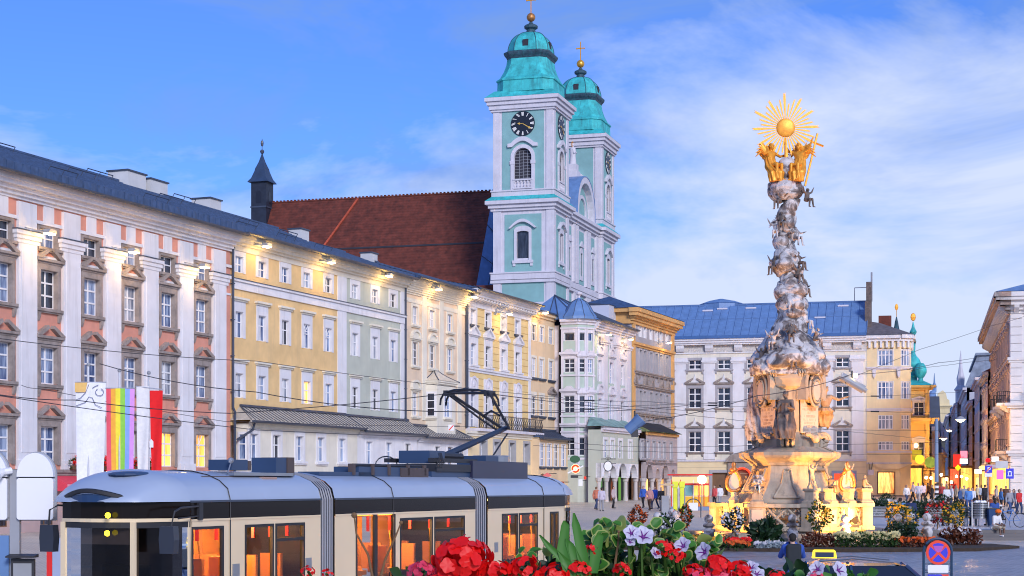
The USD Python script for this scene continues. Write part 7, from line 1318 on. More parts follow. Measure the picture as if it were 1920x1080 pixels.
# ---------------------------------------------------------------- planting
def leafmat(name, c1, c2):
    return mat(name, {'g': ('geometry', {}), 'r': ('rgb_ramp', {'ramp': [(0, c1), (1, c2)]}), 'p': ('principled_bsdf', {'roughness': .5}), 't': ('translucent_bsdf', {}), 'm': ('mix_closure', {'fac': .25})}, [('g.random_per_island', 'r.fac'), ('r.color', 'p.base_color'), ('r.color', 't.color'), ('p.BSDF', 'm.closure1'), ('t.BSDF', 'm.closure2')], surface='m.closure')
LG = leafmat('leaf_green', (.025, .07, .012), (.08, .19, .03)); LD = leafmat('leaf_dark', (.012, .04, .012), (.03, .09, .02)); LS = leafmat('leaf_silver', (.35, .42, .45), (.6, .66, .7)); LR = leafmat('leaf_rust', (.12, .03, .01), (.3, .09, .02))
FM = {'red': leafmat('petal_red', (.86, .006, .006), (.95, .012, .01)), 'orange': leafmat('petal_orange', (.75, .12, .01), (.85, .28, .02)), 'yellow': leafmat('petal_yellow', (.8, .42, .01), (.9, .62, .05)), 'white': leafmat('petal_white', (.72, .7, .74), (.85, .85, .88)), 'cream': leafmat('petal_cream', (.7, .62, .3), (.85, .8, .5)), 'pink': leafmat('petal_pink', (.78, .06, .14), (.9, .25, .32))}
def leaves(pts, size, seed=0, up=.3, ratio=.55):
    """leaf blades (two triangles each side of a fold) at the points, turned at random"""
    r = np.random.default_rng(seed); n = len(pts); d = r.normal(size=(n, 3)) + (0, 0, up); d /= np.linalg.norm(d, axis=1, keepdims=True); s = np.cross(d, r.normal(size=(n, 3))); s /= np.linalg.norm(s, axis=1, keepdims=True); nn = np.cross(d, s); L = size * r.uniform(.6, 1.3, n)[:, None]
    P = np.stack([pts, pts + d * L * .5 + s * L * ratio * .5 + nn * L * .1, pts + d * L, pts + d * L * .5 - s * L * ratio * .5 + nn * L * .1], 1).reshape(-1, 3); b0 = np.arange(n)[:, None] * 4
    return P, np.vstack([b0 + [0, 1, 2], b0 + [0, 2, 3]])
def blob(c, r, n, seed, shell=.6): 
    q = np.random.default_rng(seed); d = q.normal(size=(n, 3)); d /= np.linalg.norm(d, axis=1, keepdims=True); return np.array(c) + d * np.array(r) * (q.uniform(shell, 1, n) ** .5)[:, None] * (1 + .25 * np.sin(d[:, :1] * 5 + seed))
def florets(pts, r, seed=0, n=5):
    """small open flowers: n petals round each point, turned outward"""
    q = np.random.default_rng(seed); V, F = [], []; k0 = 0
    for p in pts:
        u = q.normal(size=3) * .5 + (0, -.7, .6); u /= np.linalg.norm(u); a = np.cross(u, (0, 0, 1.)); a /= np.linalg.norm(a); b_ = np.cross(u, a); o = q.uniform(0, 6)
        for k in range(n):
            w = o + 2 * PI * k / n; e, s = a * cos(w) + b_ * sin(w), -a * sin(w) + b_ * cos(w); rr = r * q.uniform(.8, 1.15); V += [p, p + e * rr * .55 + s * rr * .42 + u * rr * .16, p + e * rr + s * rr * .22 + u * rr * .05, p + e * rr - s * rr * .22 + u * rr * .05, p + e * rr * .55 - s * rr * .42 + u * rr * .16]; F += [[k0, k0 + 1, k0 + 2], [k0, k0 + 2, k0 + 3], [k0, k0 + 3, k0 + 4]]; k0 += 5
    return np.array(V), np.array(F)
g = G(); bed = [(4.2, 67.6), (8, 66.0), (13, 65.4), (18, 66.2), (20.4, 68.6), (20.0, 71.2), (17.4, 72.4), (16.8, 70.3), (12.5, 69.2), (8, 69.4), (4.6, 70)]
from trimesh.creation import extrude_polygon
for k in range(1): t_ = extrude_polygon(sg.Polygon(bed), .14); v = np.array(t_.vertices); v[:, 2] += gz(68) - .03; g.add(v, t_.faces)
single('flower_bed_soil', g, stone('dark_soil', (.045, .03, .02), rough=.95, var=.3, scale=5, bump=.6), 'dark soil of the flower bed before the column', 'flower bed', kind='structure')
def drift(name, label, px0, px1, Y, h, lm, flower, n, nf, size=.12, depth=1.0, fsize=.07, seed=0):
    """a low planting: leaves and blossoms packed along the bed"""
    q = np.random.default_rng(seed); x0, x1 = (px0 - 960) / 3200 * Y, (px1 - 960) / 3200 * Y; z = gz(Y) + .1; pts = np.stack([q.uniform(x0, x1, n), q.uniform(Y - depth / 2, Y + depth / 2, n), z + h * q.uniform(0, 1, n) ** .8], 1); pts[:, 2] -= h * .35 * np.abs((pts[:, 0] - (x0 + x1) / 2) / (x1 - x0) * 2) ** 3; pts[:, 2] *= 1 + .04 * np.sin(pts[:, 0] * 7)
    t = thing(name, label, 'flowers' if flower else 'shrub', ((x0 + x1) / 2, Y, z), kind='stuff'); o = np.array(((x0 + x1) / 2, Y, z)); P, F = leaves(pts - o, size, seed); part(t, 'leaves', (P, F), lm, kind='stuff')
    if flower: fp = np.stack([q.uniform(x0, x1, nf), q.uniform(Y - depth / 2, Y + depth / 2, nf), z + h * q.uniform(.65, 1.1, nf)], 1) - o; part(t, 'blossoms', florets(fp, fsize, seed), FM[flower], kind='stuff')
drift('flower_drift', 'yellow flowers at the left end of the front bed', 1322, 1350, 67.0, .35, LG, 'yellow', 260, 60, seed=1); drift('flower_drift', 'red and orange low flowers before the white-flowered standard tree', 1346, 1408, 66.8, .35, LG, 'red', 520, 150, seed=2); drift('flower_drift', 'orange low flowers among the red ones in the bed', 1352, 1405, 66.3, .28, LG, 'orange', 300, 90, seed=22)
drift('leafy_shrub', 'large dark green leafy shrub left of the photographer', 1408, 1462, 68.2, .95, LD, None, 420, 0, .34, seed=3); drift('silver_plants', 'silvery white low leaves before the dark shrub', 1416, 1476, 66.4, .24, LS, 'white', 600, 40, .1, seed=4)
drift('rust_plants', 'rust red low foliage right of the photographer', 1505, 1568, 67.6, .5, LR, None, 700, 0, .14, seed=5); drift('flower_drift', 'green foliage dotted with cream flowers in the right bed', 1562, 1686, 67.4, .55, LG, 'cream', 1500, 330, .13, seed=6); drift('flower_drift', 'orange red flowers in front of the sign', 1676, 1760, 67.4, .35, LR, 'orange', 700, 120, seed=7)
drift('leafy_shrub', 'bushy green shrub beneath the yellow standard trees', 1660, 1722, 69.4, .9, LD, None, 900, 0, .16, seed=8); drift('flower_drift', 'pale wispy grasses and flowers at the right end of the bed', 1760, 1835, 70.2, .6, LR, 'white', 700, 60, .2, seed=9); drift('flower_drift', 'dark creeping foliage at the left of the column steps', 1230, 1330, 71, .3, LD, 'yellow', 500, 30, seed=10)
def standard(px, Y, h, r, lm, fl, nl, nf, label, seed, stakes=True):
    p = gpt(px, Y); t = thing('standard_tree', label, 'potted tree', p); part(t, 'trunk', G().tube([(0, 0, 0), (.03, 0, h * .5), (0, 0, h)], [.035, .03, .02], 6), BROWNW)
    g = G(); [g.tube([(0, 0, h - .15), (r * .7 * cos(a), r * .7 * sin(a), h + r * .5 * sin(3 * a))], [.018, .006], 4) for a in np.linspace(0, 5.5, 7)]; part(t, 'branches', g, BROWNW)
    part(t, 'crown', leaves(blob((0, 0, h + r * .2), (r, r, r * 1.05), nl, seed, .25), .13, seed), lm); part(t, 'blossoms', florets(blob((0, 0, h + r * .2), (r * 1.05, r * 1.05, r * 1.1), nf, seed + 50, .75), .055, seed), FM[fl])
    if stakes:
        for a in (.3, 2.4, 4.5): part(t, 'stake', G().tube([(.35 * cos(a), .35 * sin(a), 0), (.03 * cos(a), .03 * sin(a), h * .8)], .015, 4), stone('bamboo', (.5, .36, .2)) if seed == 1 and a == .3 else '/World/Looks/bamboo')
standard(1377, 68.6, 1.05, .42, LD, 'white', 700, 130, 'round standard tree with white blossoms at the left front of the column', 1); standard(1535, 68.8, 1.2, .52, LG, 'yellow', 420, 70, 'loose standard tree with yellow-green leaves before the lit balustrade', 2); standard(1695, 72.2, 1.0, .5, LG, 'yellow', 420, 110, 'standard tree with yellow flowers nearest the bollards at the right', 3)
standard(1680, 77.5, 1.0, .5, LD, 'yellow', 420, 90, 'standard tree with yellow flowers before the bench with the blue-clad man', 4); standard(1757, 78.5, 1.05, .5, LR, 'red', 420, 60, 'standard tree with rust red leaves between the yellow ones', 5); standard(1790, 76.8, 1.05, .45, LG, 'yellow', 420, 100, 'rightmost standard tree with yellow flowers', 6)
standard(1283, 79.5, .9, .42, LG, 'orange', 400, 90, 'standard tree with orange flowers left of the column by the plaza', 7); standard(1195, 78, .9, .42, LR, 'orange', 400, 90, 'orange-brown standard tree behind the petunias', 8); standard(1250, 66, .75, .5, LD, 'white', 900, 150, 'wide dark bush with white blossoms above the front flowers', 9, False)
# ---------------------------------------------------------------- flags
POLE = stone('pale_flagpole_metal', (.55, .56, .6), rough=.35, metal=.5, var=.05)
def flagcloth(w0, w1, z0, z1, x, seed, k0=0.0, k1=1.0, bow=.05):
    g = G(); n, m_ = 12, 14; f = lambda i, j: (x + ((k0 + (k1 - k0) * i / n) - .5) * (w0 + (w1 - w0) * j / m_) , -.06 + bow * sin(3.0 * (k0 + (k1 - k0) * i / n) * 2 + .35 * j + seed) * (j / m_ + .25), z0 + (z1 - z0) * j / m_)
    V = [f(i, j) for j in range(m_ + 1) for i in range(n + 1)]; return g.add(V, [[j * (n + 1) + i, j * (n + 1) + i + 1, (j + 1) * (n + 1) + i + 1, (j + 1) * (n + 1) + i] for j in range(m_) for i in range(n)])
def flagpole(px, Y, top, label): p = gpt(px, Y); t = thing('flagpole', label, 'flagpole', p, group=None); g = G(); g.tube([(0, 0, 0), (0, 0, top - p[2])], [.06, .035], 8); part(t, 'pole', g, POLE); part(t, 'cap', G().ball((0, 0, top - p[2] + .05), .09, 8), GREYMETAL); return t, p
t, p = flagpole(166, 72, 8.3, 'tall flagpole carrying the white banner'); t2 = thing('flag', 'long white banner with thin curling lines and an orange corner', 'flag', p); WC = cloth((.82, .82, .86)); zt = 7.6 - p[2]; part(t2, 'cloth', flagcloth(1.28, 1.1, zt, 2.0, .1, 1), WC)
part(t2, 'orange_patch', G().quad((-.54, -.13, zt - .02), (-.02, -.13, zt - .02), (-.1, -.13, zt - .42), (-.54, -.13, zt - .42)), cloth((.8, .5, .16))); g = G(); T = lambda P: g.tube([(x, -.14, zt - z) for x, z in P], .014, 4)
T([(-.5, .75), (-.3, .66), (-.1, .45), (.05, .1)]); T([(.2, .25), (.3, .18), (.45, .12)]); T([(.5 + .17 * cos(w), .42 + .15 * sin(w)) for w in np.linspace(-1.2, 4.2, 14)]); T([(-.5, 1.0), (-.1, .85), (.05, .62), (.2, .66), (.32, .95), (.6, 1.08)]); part(t2, 'line_drawing', g, cloth((.2, .2, .28))); part(t2, 'top_bar', G().tube([(-.56, -.05, zt), (.76, -.05, zt)], .025, 6), POLE)
t, p = flagpole(224, 72, 8.05, 'flagpole carrying the rainbow banner'); t2 = thing('flag', 'long rainbow banner with six vertical stripes', 'flag', p); zt = 7.35 - p[2]
for k, c in enumerate(((.80, .10, .14), (.90, .42, .05), (.90, .75, .05), (.28, .62, .08), (.25, .40, .80), (.72, .32, .75))): part(t2, 'stripe', flagcloth(1.2, 1.1, zt, 1.9, .05, 2, k / 6, (k + 1) / 6), cloth(c))
part(t2, 'top_bar', G().tube([(-.58, -.05, zt), (.68, -.05, zt)], .025, 6), POLE)
t, p = flagpole(279, 72, 7.95, 'flagpole carrying the red and white banner'); t2 = thing('flag', 'narrow white and red banner hanging in two folded strips', 'flag', p); zt = 7.35 - p[2]; part(t2, 'white_strip', flagcloth(.55, .4, zt + .08, 2.0, -.24, 3), cloth((.75, .73, .72))); part(t2, 'red_strip', flagcloth(.55, .38, zt - .1, 2.0, .33, 4), cloth((.78, .01, .012)))
g = G(); g.prism([(.06, zt - 2.5), (.22, zt - 2.5), (.22, zt - 2.25), (.14, zt - 2.15), (.06, zt - 2.25)], -.16, -.13); part(t2, 'emblem', g, WC); part(t2, 'top_bar', G().tube([(-.54, -.05, zt + .08), (.62, -.05, zt - .06)], .025, 6), POLE)
# ---------------------------------------------------------------- tram stop at the left edge
PANEL = stone('white_sign_panel', (.80, .80, .82), rough=.35, var=.02)
p = gpt(29, 30); t = thing('tram_stop_sign', 'grey tram stop post with two blank white round-topped panels', 'stop sign', p); B0 = p[2]
part(t, 'post', G(B0).box(-.085, .085, -.06, .06, B0, 3.55), GREYMETAL)
for x0, x1 in ((.06, .70), (-.85, -.11)):
    w = x1 - x0; c = (x0 + x1) / 2; g = G(B0); slab(g, sg.box(x0, 2.68, x1, 3.41).buffer(-.05).buffer(.05), -.14, .0); a_ = part(t, 'panel', g, PANEL); g = G(B0); slab(g, archp(c, w, 3.43, 3.44, n=20, k=1.28), -.14, .0); part(t, 'panel_head', g, PANEL); g = G(B0); slab(g, archp(c, w + .05, 2.66, 3.44, n=20, k=1.26), .003, .05); part(t, 'panel_back', g, GREYMETAL, parent=a_)
g = G(B0); q = [(-.32, -.1, 3.48), (-.12, -.2, 3.52)]; g.tube([(-.04, -.12, 3.54), (-.14, -.2, 3.52)], .06, 8); g.tube([(-.14, -.2, 3.52), (-.24, -.3, 3.48)], [.05, .12], 12); part(t, 'loudspeaker', g, PANEL)
g = G(B0); g.box(-.02, .38, -.2, -.1, 1.55, 2.0); d_ = part(t, 'display', g, IRON); g = G(B0); g.box(.02, .34, -.21, -.201, 1.62, 1.92); part(t, 'display_screen', g, stone('grey_screen', (.30, .31, .33), rough=.3), parent=d_); g = G(B0); g.prism([(-.34, 2.02), (-.04, 2.02), (-.04, 2.08), (-.34, 2.05)], -.08, .42, 'x'); part(t, 'display_hood', g, IRON, parent=d_)
g = G(B0); g.box(-.28, -.1, -.06, .06, 1.4, 2.4); part(t, 'timetable_case', g, stone('blue_case', (.12, .22, .42), rough=.3))
p = gpt(104, 38); t = thing('info_pillar', 'slim red and grey-blue information pillar beside the tram nose', 'pillar', p); part(t, 'red_edge', G().box(-.17, -.05, -.1, .1, 0, 1.72), stone('red_pillar_paint', (.75, .02, .015), rough=.4)); part(t, 'panel', G().box(-.047, .17, -.09, .09, 0, 1.7), stone('blue_grey_panel', (.36, .42, .58), rough=.4))
# awning and window boxes of the coral house
o = RO + RN * .1 + RD * U(128); t = thing('shop_awning', 'red and pink shop awning at the foot of the coral house', 'awning', (*o, 2.7), math.degrees(math.atan2(RD[1], RD[0])))
part(t, 'cloth', G(2.7).prism([(-.01, 3.75), (-1.0, 3.3), (-1.0, 2.95), (-.01, 2.95)], -1.6, 1.6, 'x'), cloth((.75, .06, .1))); part(t, 'valance', G(2.7).box(-1.6, -.2, -1.02, -1.005, 2.95, 3.3), cloth((.8, .3, .38)))
for k, (px, lb) in enumerate(((140, 'red geraniums in a ledge box left of the white banner'), (197, 'red geraniums in a ledge box between the white and rainbow banners'), (255, 'red geraniums in a ledge box right of the rainbow banner'))):
    o = RO + RN * .35 + RD * U(px); t = thing('flower_box', lb, 'flower box', (*o, 4.06), math.degrees(math.atan2(RD[1], RD[0]))); part(t, 'box', G().box(-.8, .8, -.15, .15, 0, .22), BROWNW); part(t, 'leaves', leaves(blob((0, -.1, .3), (.85, .3, .35), 260, k), .14, k), LG); part(t, 'blossoms', florets(blob((0, -.12, .35), (.88, .34, .38), 120, k + 9, .8), .08, k), FM['red'])
# ---------------------------------------------------------------- kiosk and plaza things
KY = 128; X0 = (1258 - 960) / 3200 * KY; p = np.array([X0, KY, gz(KY)]); t = thing('kiosk', 'small glowing red and yellow kiosk with a lit white roof band', 'kiosk', p, -6); REDP = stone('red_kiosk_paint', (.72, .03, .02), rough=.4); YELP = stone('yellow_kiosk_panel', (.85, .45, .02), rough=.5)
part(t, 'core', G().box(.1, 2.75, .1, 2.4, .1, 2.6), PANEL); part(t, 'base', G().box(.0, 2.85, -.03, 2.5, 0, .28), stone('blue_base', (.2, .26, .42)));
for a, b_ in ((.75, 1.62), (1.7, 2.05), (2.1, 2.42), (2.47, 2.82)): part(t, 'yellow_panel', G().box(a, b_, .02, .095, .3, 1.05), YELP); part(t, 'window', G().box(a + .02, b_ - .02, .03, .09, 1.12, 1.85), stone('teal_kiosk_glass', (.2, .42, .44), rough=.15) if a < 1 else P_LIT)
for a in (.02, .68, 1.64, 2.07, 2.44, 2.8): part(t, 'frame_post', G().box(a, a + .06, .0, .1, .28, 2.3), REDP if a != 1.64 else PANEL)
part(t, 'frame_beam', G().box(.0, 2.86, -.02, .1, 1.9, 2.02), REDP); part(t, 'light_band', G().box(.08, 2.8, .04, .11, 2.05, 2.5), emit('kiosk_light_band', (1.0, .62, .32), .8)); part(t, 'roof', G().box(-.25, 3.1, -.35, 2.7, 2.62, 2.72), REDP); part(t, 'shop_box', G().box(.72, 1.0, -.12, .018, 1.12, 1.35), GREYMETAL)
q = gpt(1316, 126.5); t = thing('plaza_clock', 'round glowing white clock on a pole at the kiosk', 'clock', q); part(t, 'pole', G().tube([(0, 0, 0), (0, 0, 2.0)], .04, 6), GREYMETAL); g = G(); g.prism([(.34 * cos(w), 2.32 + .34 * sin(w)) for w in np.linspace(0, 2 * PI, 25)[:-1]], -.08, .08); part(t, 'dial', g, emit('clock_glow', (1, .85, .55), 2.6)); g = G(); g.box(-.015, .015, -.1, -.083, 2.32, 2.56); g.box(0, .17, -.1, -.083, 2.305, 2.335); part(t, 'hands', g, IRON)
for px, lb in ((1266, 'left lime yellow pillar before the kiosk'), (1278.5, 'right lime yellow pillar before the kiosk')): q = gpt(px, 124); t = thing('lime_pillar', lb, 'pillar', q); part(t, 'shaft', G().box(-.14, .14, -.14, .14, 0, 1.75), stone('lime_yellow', (.75, .78, .03), rough=.5) if px < 1270 else '/World/Looks/lime_yellow'); part(t, 'cap', G().box(-.2, .2, -.2, .2, 1.753, 2.2), '/World/Looks/lime_yellow'); part(t, 'side_rail', G().box(.16, .24, -.1, .1, 0, 1.7), GREYMETAL)
q = gpt(1247, 122); t = thing('electric_cabinet', 'grey cabinet with a small wooden canopy left of the kiosk', 'cabinet', q); part(t, 'cabinet', G().box(-.25, .25, -.2, .2, 0, 1.2), GREYMETAL); part(t, 'canopy', G().prism([(-.5, 1.95), (.6, 1.9), (.6, 2.0), (.1, 2.1), (-.3, 2.02)], -.4, .4), stone('pale_wood', (.6, .45, .28))); part(t, 'post', G().box(-.03, .03, -.03, .03, 1.2, 1.94), '/World/Looks/pale_wood')
q = gpt(1300, 110); t = thing('cycle_hoop', 'dark blue arched hoop stand on the plaza in front of the kiosk', 'hoop stand', q); part(t, 'hoop', G().tube([(-.48, 0, 0), (-.48, 0, .75)] + [(-.48 * cos(w), 0, .75 + .45 * sin(w)) for w in np.linspace(.1, PI - .1, 10)] + [(.48, 0, .75), (.48, 0, 0)], .035, 6), stone('navy_paint', (.02, .05, .10), rough=.4)); part(t, 'plate', G().box(-.3, .3, -.02, .02, .45, .95), PANEL)
# no-stopping sign under its arched frame
q = gpt(1758, 33); t = thing('no_stopping_sign', 'round blue and red no stopping sign in a dark arched frame', 'road sign', q); B0 = q[2]; NAVYP = '/World/Looks/navy_paint'
part(t, 'arched_frame', G(B0).tube([(-.27, 0, B0), (-.27, 0, 2.0)] + [(-.27 * cos(w), 0, 2.0 + .25 * sin(w)) for w in np.linspace(.1, PI - .1, 12)] + [(.27, 0, 2.0), (.27, 0, B0)], .026, 8), NAVYP)
for z in (1.76, 1.64, 1.60): part(t, 'cross_bar', G(B0).box(-.25, .25, -.015, .015, z - .012, z + .012), NAVYP)
def disc(g, c, z, r, y0, y1, n=32): return g.prism([(c + r * cos(w), z + r * sin(w)) for w in np.linspace(0, 2 * PI, n + 1)[:-1]], y0, y1)
SR, SB = stone('sign_red', (.78, .04, .008), rough=.4, var=.02), stone('sign_blue', (.012, .02, .55), rough=.4, var=.02); d_ = part(t, 'disc', disc(G(B0), 0, 1.98, .235, -.05, -.03), SR); part(t, 'blue_field', disc(G(B0), 0, 1.98, .185, -.054, -.051), SB, parent=d_); g = G(B0)
for e in (-1, 1): c_, s_ = cos(PI / 4), e * sin(PI / 4); g.prism([(c_ * a - s_ * o, 1.98 + s_ * a + c_ * o) for a, o in ((-.19, -.024), (.19, -.024), (.19, .024), (-.19, .024))], -.058 - .002 * e, -.055 - .002 * e)
part(t, 'red_cross', g, SR, parent=d_); g = G(B0); slab(g, sg.Polygon([(-.085, 2.1), (.085, 2.1), (.05, 2.02), (0, 1.995), (-.05, 2.02)]).buffer(.012), -.064, -.062); part(t, 'purple_sticker', g, stone('purple_sticker', (.42, .10, .42))); g = G(B0); slab(g, sg.box(-.18, 1.61, .18, 1.72).buffer(.02), -.045, -.03); part(t, 'white_plate', g, PANEL); g = G(B0); slab(g, sg.box(-.2, 1.2, .2, 1.56), -.045, -.03); p2 = part(t, 'lower_plate', g, SB); g = G(B0); slab(g, sg.Polygon([(.05, 1.56), (.2, 1.56), (.2, 1.45)]), -.05, -.046); part(t, 'plate_corner', g, SR, parent=p2)
# taxi
q = gpt(1560, 33.5); t = thing('taxi', 'dark blue taxi seen over the flowers with a yellow roof light', 'car', q, -8); CARP = stone('dark_blue_car_paint', (.02, .045, .12), rough=.15, var=.05, coat=.9); CG = stone('car_glass', (.015, .02, .03), rough=.04, spec=.8)
def ringc(x, zb_, zt_, w, wt): return [(x, -w, zb_), (x, w, zb_), (x, w, (zb_ + zt_) * .5), (x, wt, zt_), (x, -wt, zt_), (x, -w, (zb_ + zt_) * .5)]
part(t, 'body', G().loft([ringc(x, zb_, zt_, w, wt) for x, zb_, zt_, w, wt in ((-2.2, .4, .62, .72, .6), (-2.05, .25, .75, .84, .7), (-1.2, .25, .92, .9, .8), (-.5, .22, .98, .9, .84), (1.5, .22, 1.0, .9, .84), (2.1, .28, .98, .86, .76), (2.25, .45, .9, .76, .66))]), CARP, smooth=50)
cab = part(t, 'roof', G().loft([[(x, s * w, z) for s in (-1, -.6, .6, 1)] for x, z, w in ((-.45, 1.385, .62), (-.2, 1.45, .64), (.5, 1.475, .64), (1.1, 1.43, .62), (1.35, 1.37, .6))], cap=False, closed=False), CARP, smooth=True)
part(t, 'windows', G().loft([[(x0, -w0, z) , (x1, -w0, z), (x1, w0, z), (x0, w0, z)] for x0, x1, w0, z in ((-1.05, 1.85, .8, .98), (-.47, 1.37, .615, 1.38))]), CG); g = G()
for xa, xb_ in ((-1.05, -.47), (.35, .33), (1.85, 1.37)): [g.tube([(xa, e * .805, .97), (xb_, e * .62, 1.39)], .035, 5) for e in (-1, 1)]
part(t, 'window_pillars', g, CARP, parent=cab); [part(t, 'roof_rail', G().tube([(-.3, e * .6, 1.46), (.4, e * .6, 1.52), (1.15, e * .58, 1.45)], .018, 5), STEEL, parent=cab) for e in (-1, 1)]
for x in (-1.35, 1.35):
    for e in (-1, 1): g = G(); g.prism([(x + .32 * cos(w), .32 + .32 * sin(w)) for w in np.linspace(0, 2 * PI, 21)[:-1]], e * .72, e * .92); w_ = part(t, 'wheel', g, RUBBER); g = G(); g.prism([(x + .2 * cos(w), .32 + .2 * sin(w)) for w in np.linspace(0, 2 * PI, 13)[:-1]], e * .925, e * .93); part(t, 'rim', g, STEEL, parent=w_)
for e in (-1, 1): part(t, 'headlight', G().ball((-2.12, e * .6, .66), .12, 8, sy=1.5), PANEL); part(t, 'tail_light', G().box(2.13, 2.2, e * .62 - .1, e * .62 + .1, .75, .92), SR)
g = G(); g.loft([[(-.15 - .24 * k, -.06 - .06 * k + .0, z), (-.15 + .0 + .24 * k, -.06 - .06 * k, z), (-.15 + .24 * k, .06 + .06 * k, z), (-.15 - .24 * k, .06 + .06 * k, z)] for k, z in ((1, 1.50), (.9, 1.64), (.8, 1.66))]); s_ = part(t, 'taxi_sign', g, emit('taxi_sign_yellow', (1.0, .72, .06), 1.2)); part(t, 'sign_panel', G().box(-.33, .03, -.135, -.12, 1.52, 1.62), stone('dark_sign_panel', (.03, .05, .09)), parent=s_)
# ---------------------------------------------------------------- benches, bins, bicycle on the raised pavement
BENCH = None
def bench(px, Y, w, label):
    global BENCH
    p = np.array([(px - 960) / 3200 * Y, Y, PT]); t = thing('bench', label, 'bench', p)
    for k in range(5): part(t, 'backrest_bar', G().box(-w / 2, w / 2, -.34, -.31, .48 + .08 * k, .53 + .08 * k), GREYMETAL)
    part(t, 'top_rail', G().tube([(-w / 2, -.33, .92), (w / 2, -.33, .92)], .03, 6), STEEL)
    for k in range(4): part(t, 'seat_slat', G().box(-w / 2, w / 2, -.28 + .14 * k, -.16 + .14 * k, .42, .46), BROWNW)
    for x in (-w / 2 + .1, 0, w / 2 - .1): part(t, 'leg', G().tube([(x, -.32, .92), (x, -.3, 0)], .025, 5).tube([(x, .2, .43), (x, .24, 0)], .025, 5).tube([(x, -.3, .4), (x, .22, .4)], .025, 5), STEEL)
    return p
bench(1668, 84.5, 2.0, 'metal bench with slatted back nearest the column'); bench(1772, 84, 2.1, 'metal bench in the middle of the raised pavement'); bench(1832, 84, 1.3, 'short metal bench beside the perforated bin')
q = np.array([(1838 - 960) / 3200 * 83, 83, PT]); t = thing('litter_bin', 'large perforated steel litter bin with rubbish on top', 'bin', q); part(t, 'drum', G().lathe([(.33, .38), (.34, .4), (.34, 1.12), (.36, 1.16), (.3, 1.17), (.3, 1.0)], 20), STEEL, smooth=40); g = G()
for a in np.arange(0, 2 * PI, .22):
    for z in np.arange(.5, 1.1, .12): g.box(.345 * cos(a) - .02, .345 * cos(a) + .02, .345 * sin(a) - .02, .345 * sin(a) + .02, z, z + .05)
part(t, 'perforations', g, IRON, kind='stuff'); part(t, 'legs', G().box(-.42, -.37, -.03, .03, 0, 1.2).box(.37, .42, -.03, .03, 0, 1.2), STEEL) if False else [part(t, 'leg', G().box(x - .025, x + .025, -.03, .03, 0, 1.2), STEEL) for x in (-.4, .4)]; g = G(); [g.ball((.2 * cos(a), .2 * sin(a), 1.15), .13, 6) for a in (0, 1.6, 3.3, 4.8)]; part(t, 'rubbish', g, PANEL)
q = np.array([(1863 - 960) / 3200 * 82.6, 82.6, PT]); t = thing('litter_bin', 'dark blue bin behind the man in the orange turban', 'bin', q); part(t, 'bin', G().loft([[(x * k, y * k, z) for x, y in ((-.3, -.25), (.3, -.25), (.3, .25), (-.3, .25))] for k, z in ((.8, .05), (1, .85))]), cloth((.02, .06, .16))); part(t, 'lid', G().box(-.32, .32, -.27, .27, .853, .9), IRON)
for px, Y, z, lb in ((1662, 118, None, 'steel cylindrical planter before the corner house'), (1766, 108, None, 'pale cylindrical planter behind the middle bench')):
    q = np.array([(px - 960) / 3200 * Y, Y, PT]); t = thing('round_planter', lb, 'planter', q); part(t, 'tub', G().lathe([(.42, 0), (.45, .05), (.45, 1.05), (.4, 1.05)], 20), STEEL, smooth=40); part(t, 'plants', leaves(blob((0, 0, 1.1), (.5, .5, .3), 200, 3), .16, 4), LD)
for px, Y, lb, fl in ((1632, 112, 'low green planting beside the planters', None), (1710, 108, 'dark green shrubs with white umbels behind the benches', 'white'), (1770, 104, 'blackish green hedge behind the middle bench', None)): drift('leafy_shrub', lb, px - 45, px + 45, Y, 1.0, LD, fl, 900, 30, .25, seed=px); 
q = np.array([(1893 - 960) / 3200 * 81, 81, PT]); t = thing('bicycle', 'blue and white bicycle parked beside the steps at the right edge', 'bicycle', q, 8); fr_ = cloth((.10, .22, .5))
for x in (-.52, .52): w_ = part(t, 'wheel', G().tube([(x + .33 * cos(a), 0, .34 + .33 * sin(a)) for a in np.linspace(0, 2 * PI, 25)], .018, 6), IRON); g = G(); [g.tube([(x, 0, .34), (x + .32 * cos(a), 0, .34 + .32 * sin(a))], .004, 3) for a in np.arange(0, 6.2, .5)]; part(t, 'spokes', g, STEEL, parent=w_, kind='stuff')
part(t, 'frame', G().tube([(-.38, 0, .82), (-.05, 0, .34)], .02, 6).tube([(-.05, 0, .34), (.18, 0, .88)], .02, 6).tube([(-.36, 0, .74), (.16, 0, .84)], .02, 6).tube([(.52, 0, .34), (.16, 0, .84)], .014, 6).tube([(.52, 0, .34), (-.05, 0, .34)], .014, 6), fr_); part(t, 'fork', G().tube([(-.52, 0, .34), (-.4, 0, .78), (-.37, 0, .95)], .018, 6), PANEL); part(t, 'handlebar', G().tube([(-.36, -.26, 1.0), (-.4, 0, .98), (-.36, .26, 1.0)], .014, 6), IRON); part(t, 'saddle', G().ball((.2, 0, .94), .1, 8, sx=1.4, sy=.7, sz=.4), IRON); part(t, 'kickstand', G().tube([(.0, .05, .32), (.1, .16, 0)], .012, 4), IRON)
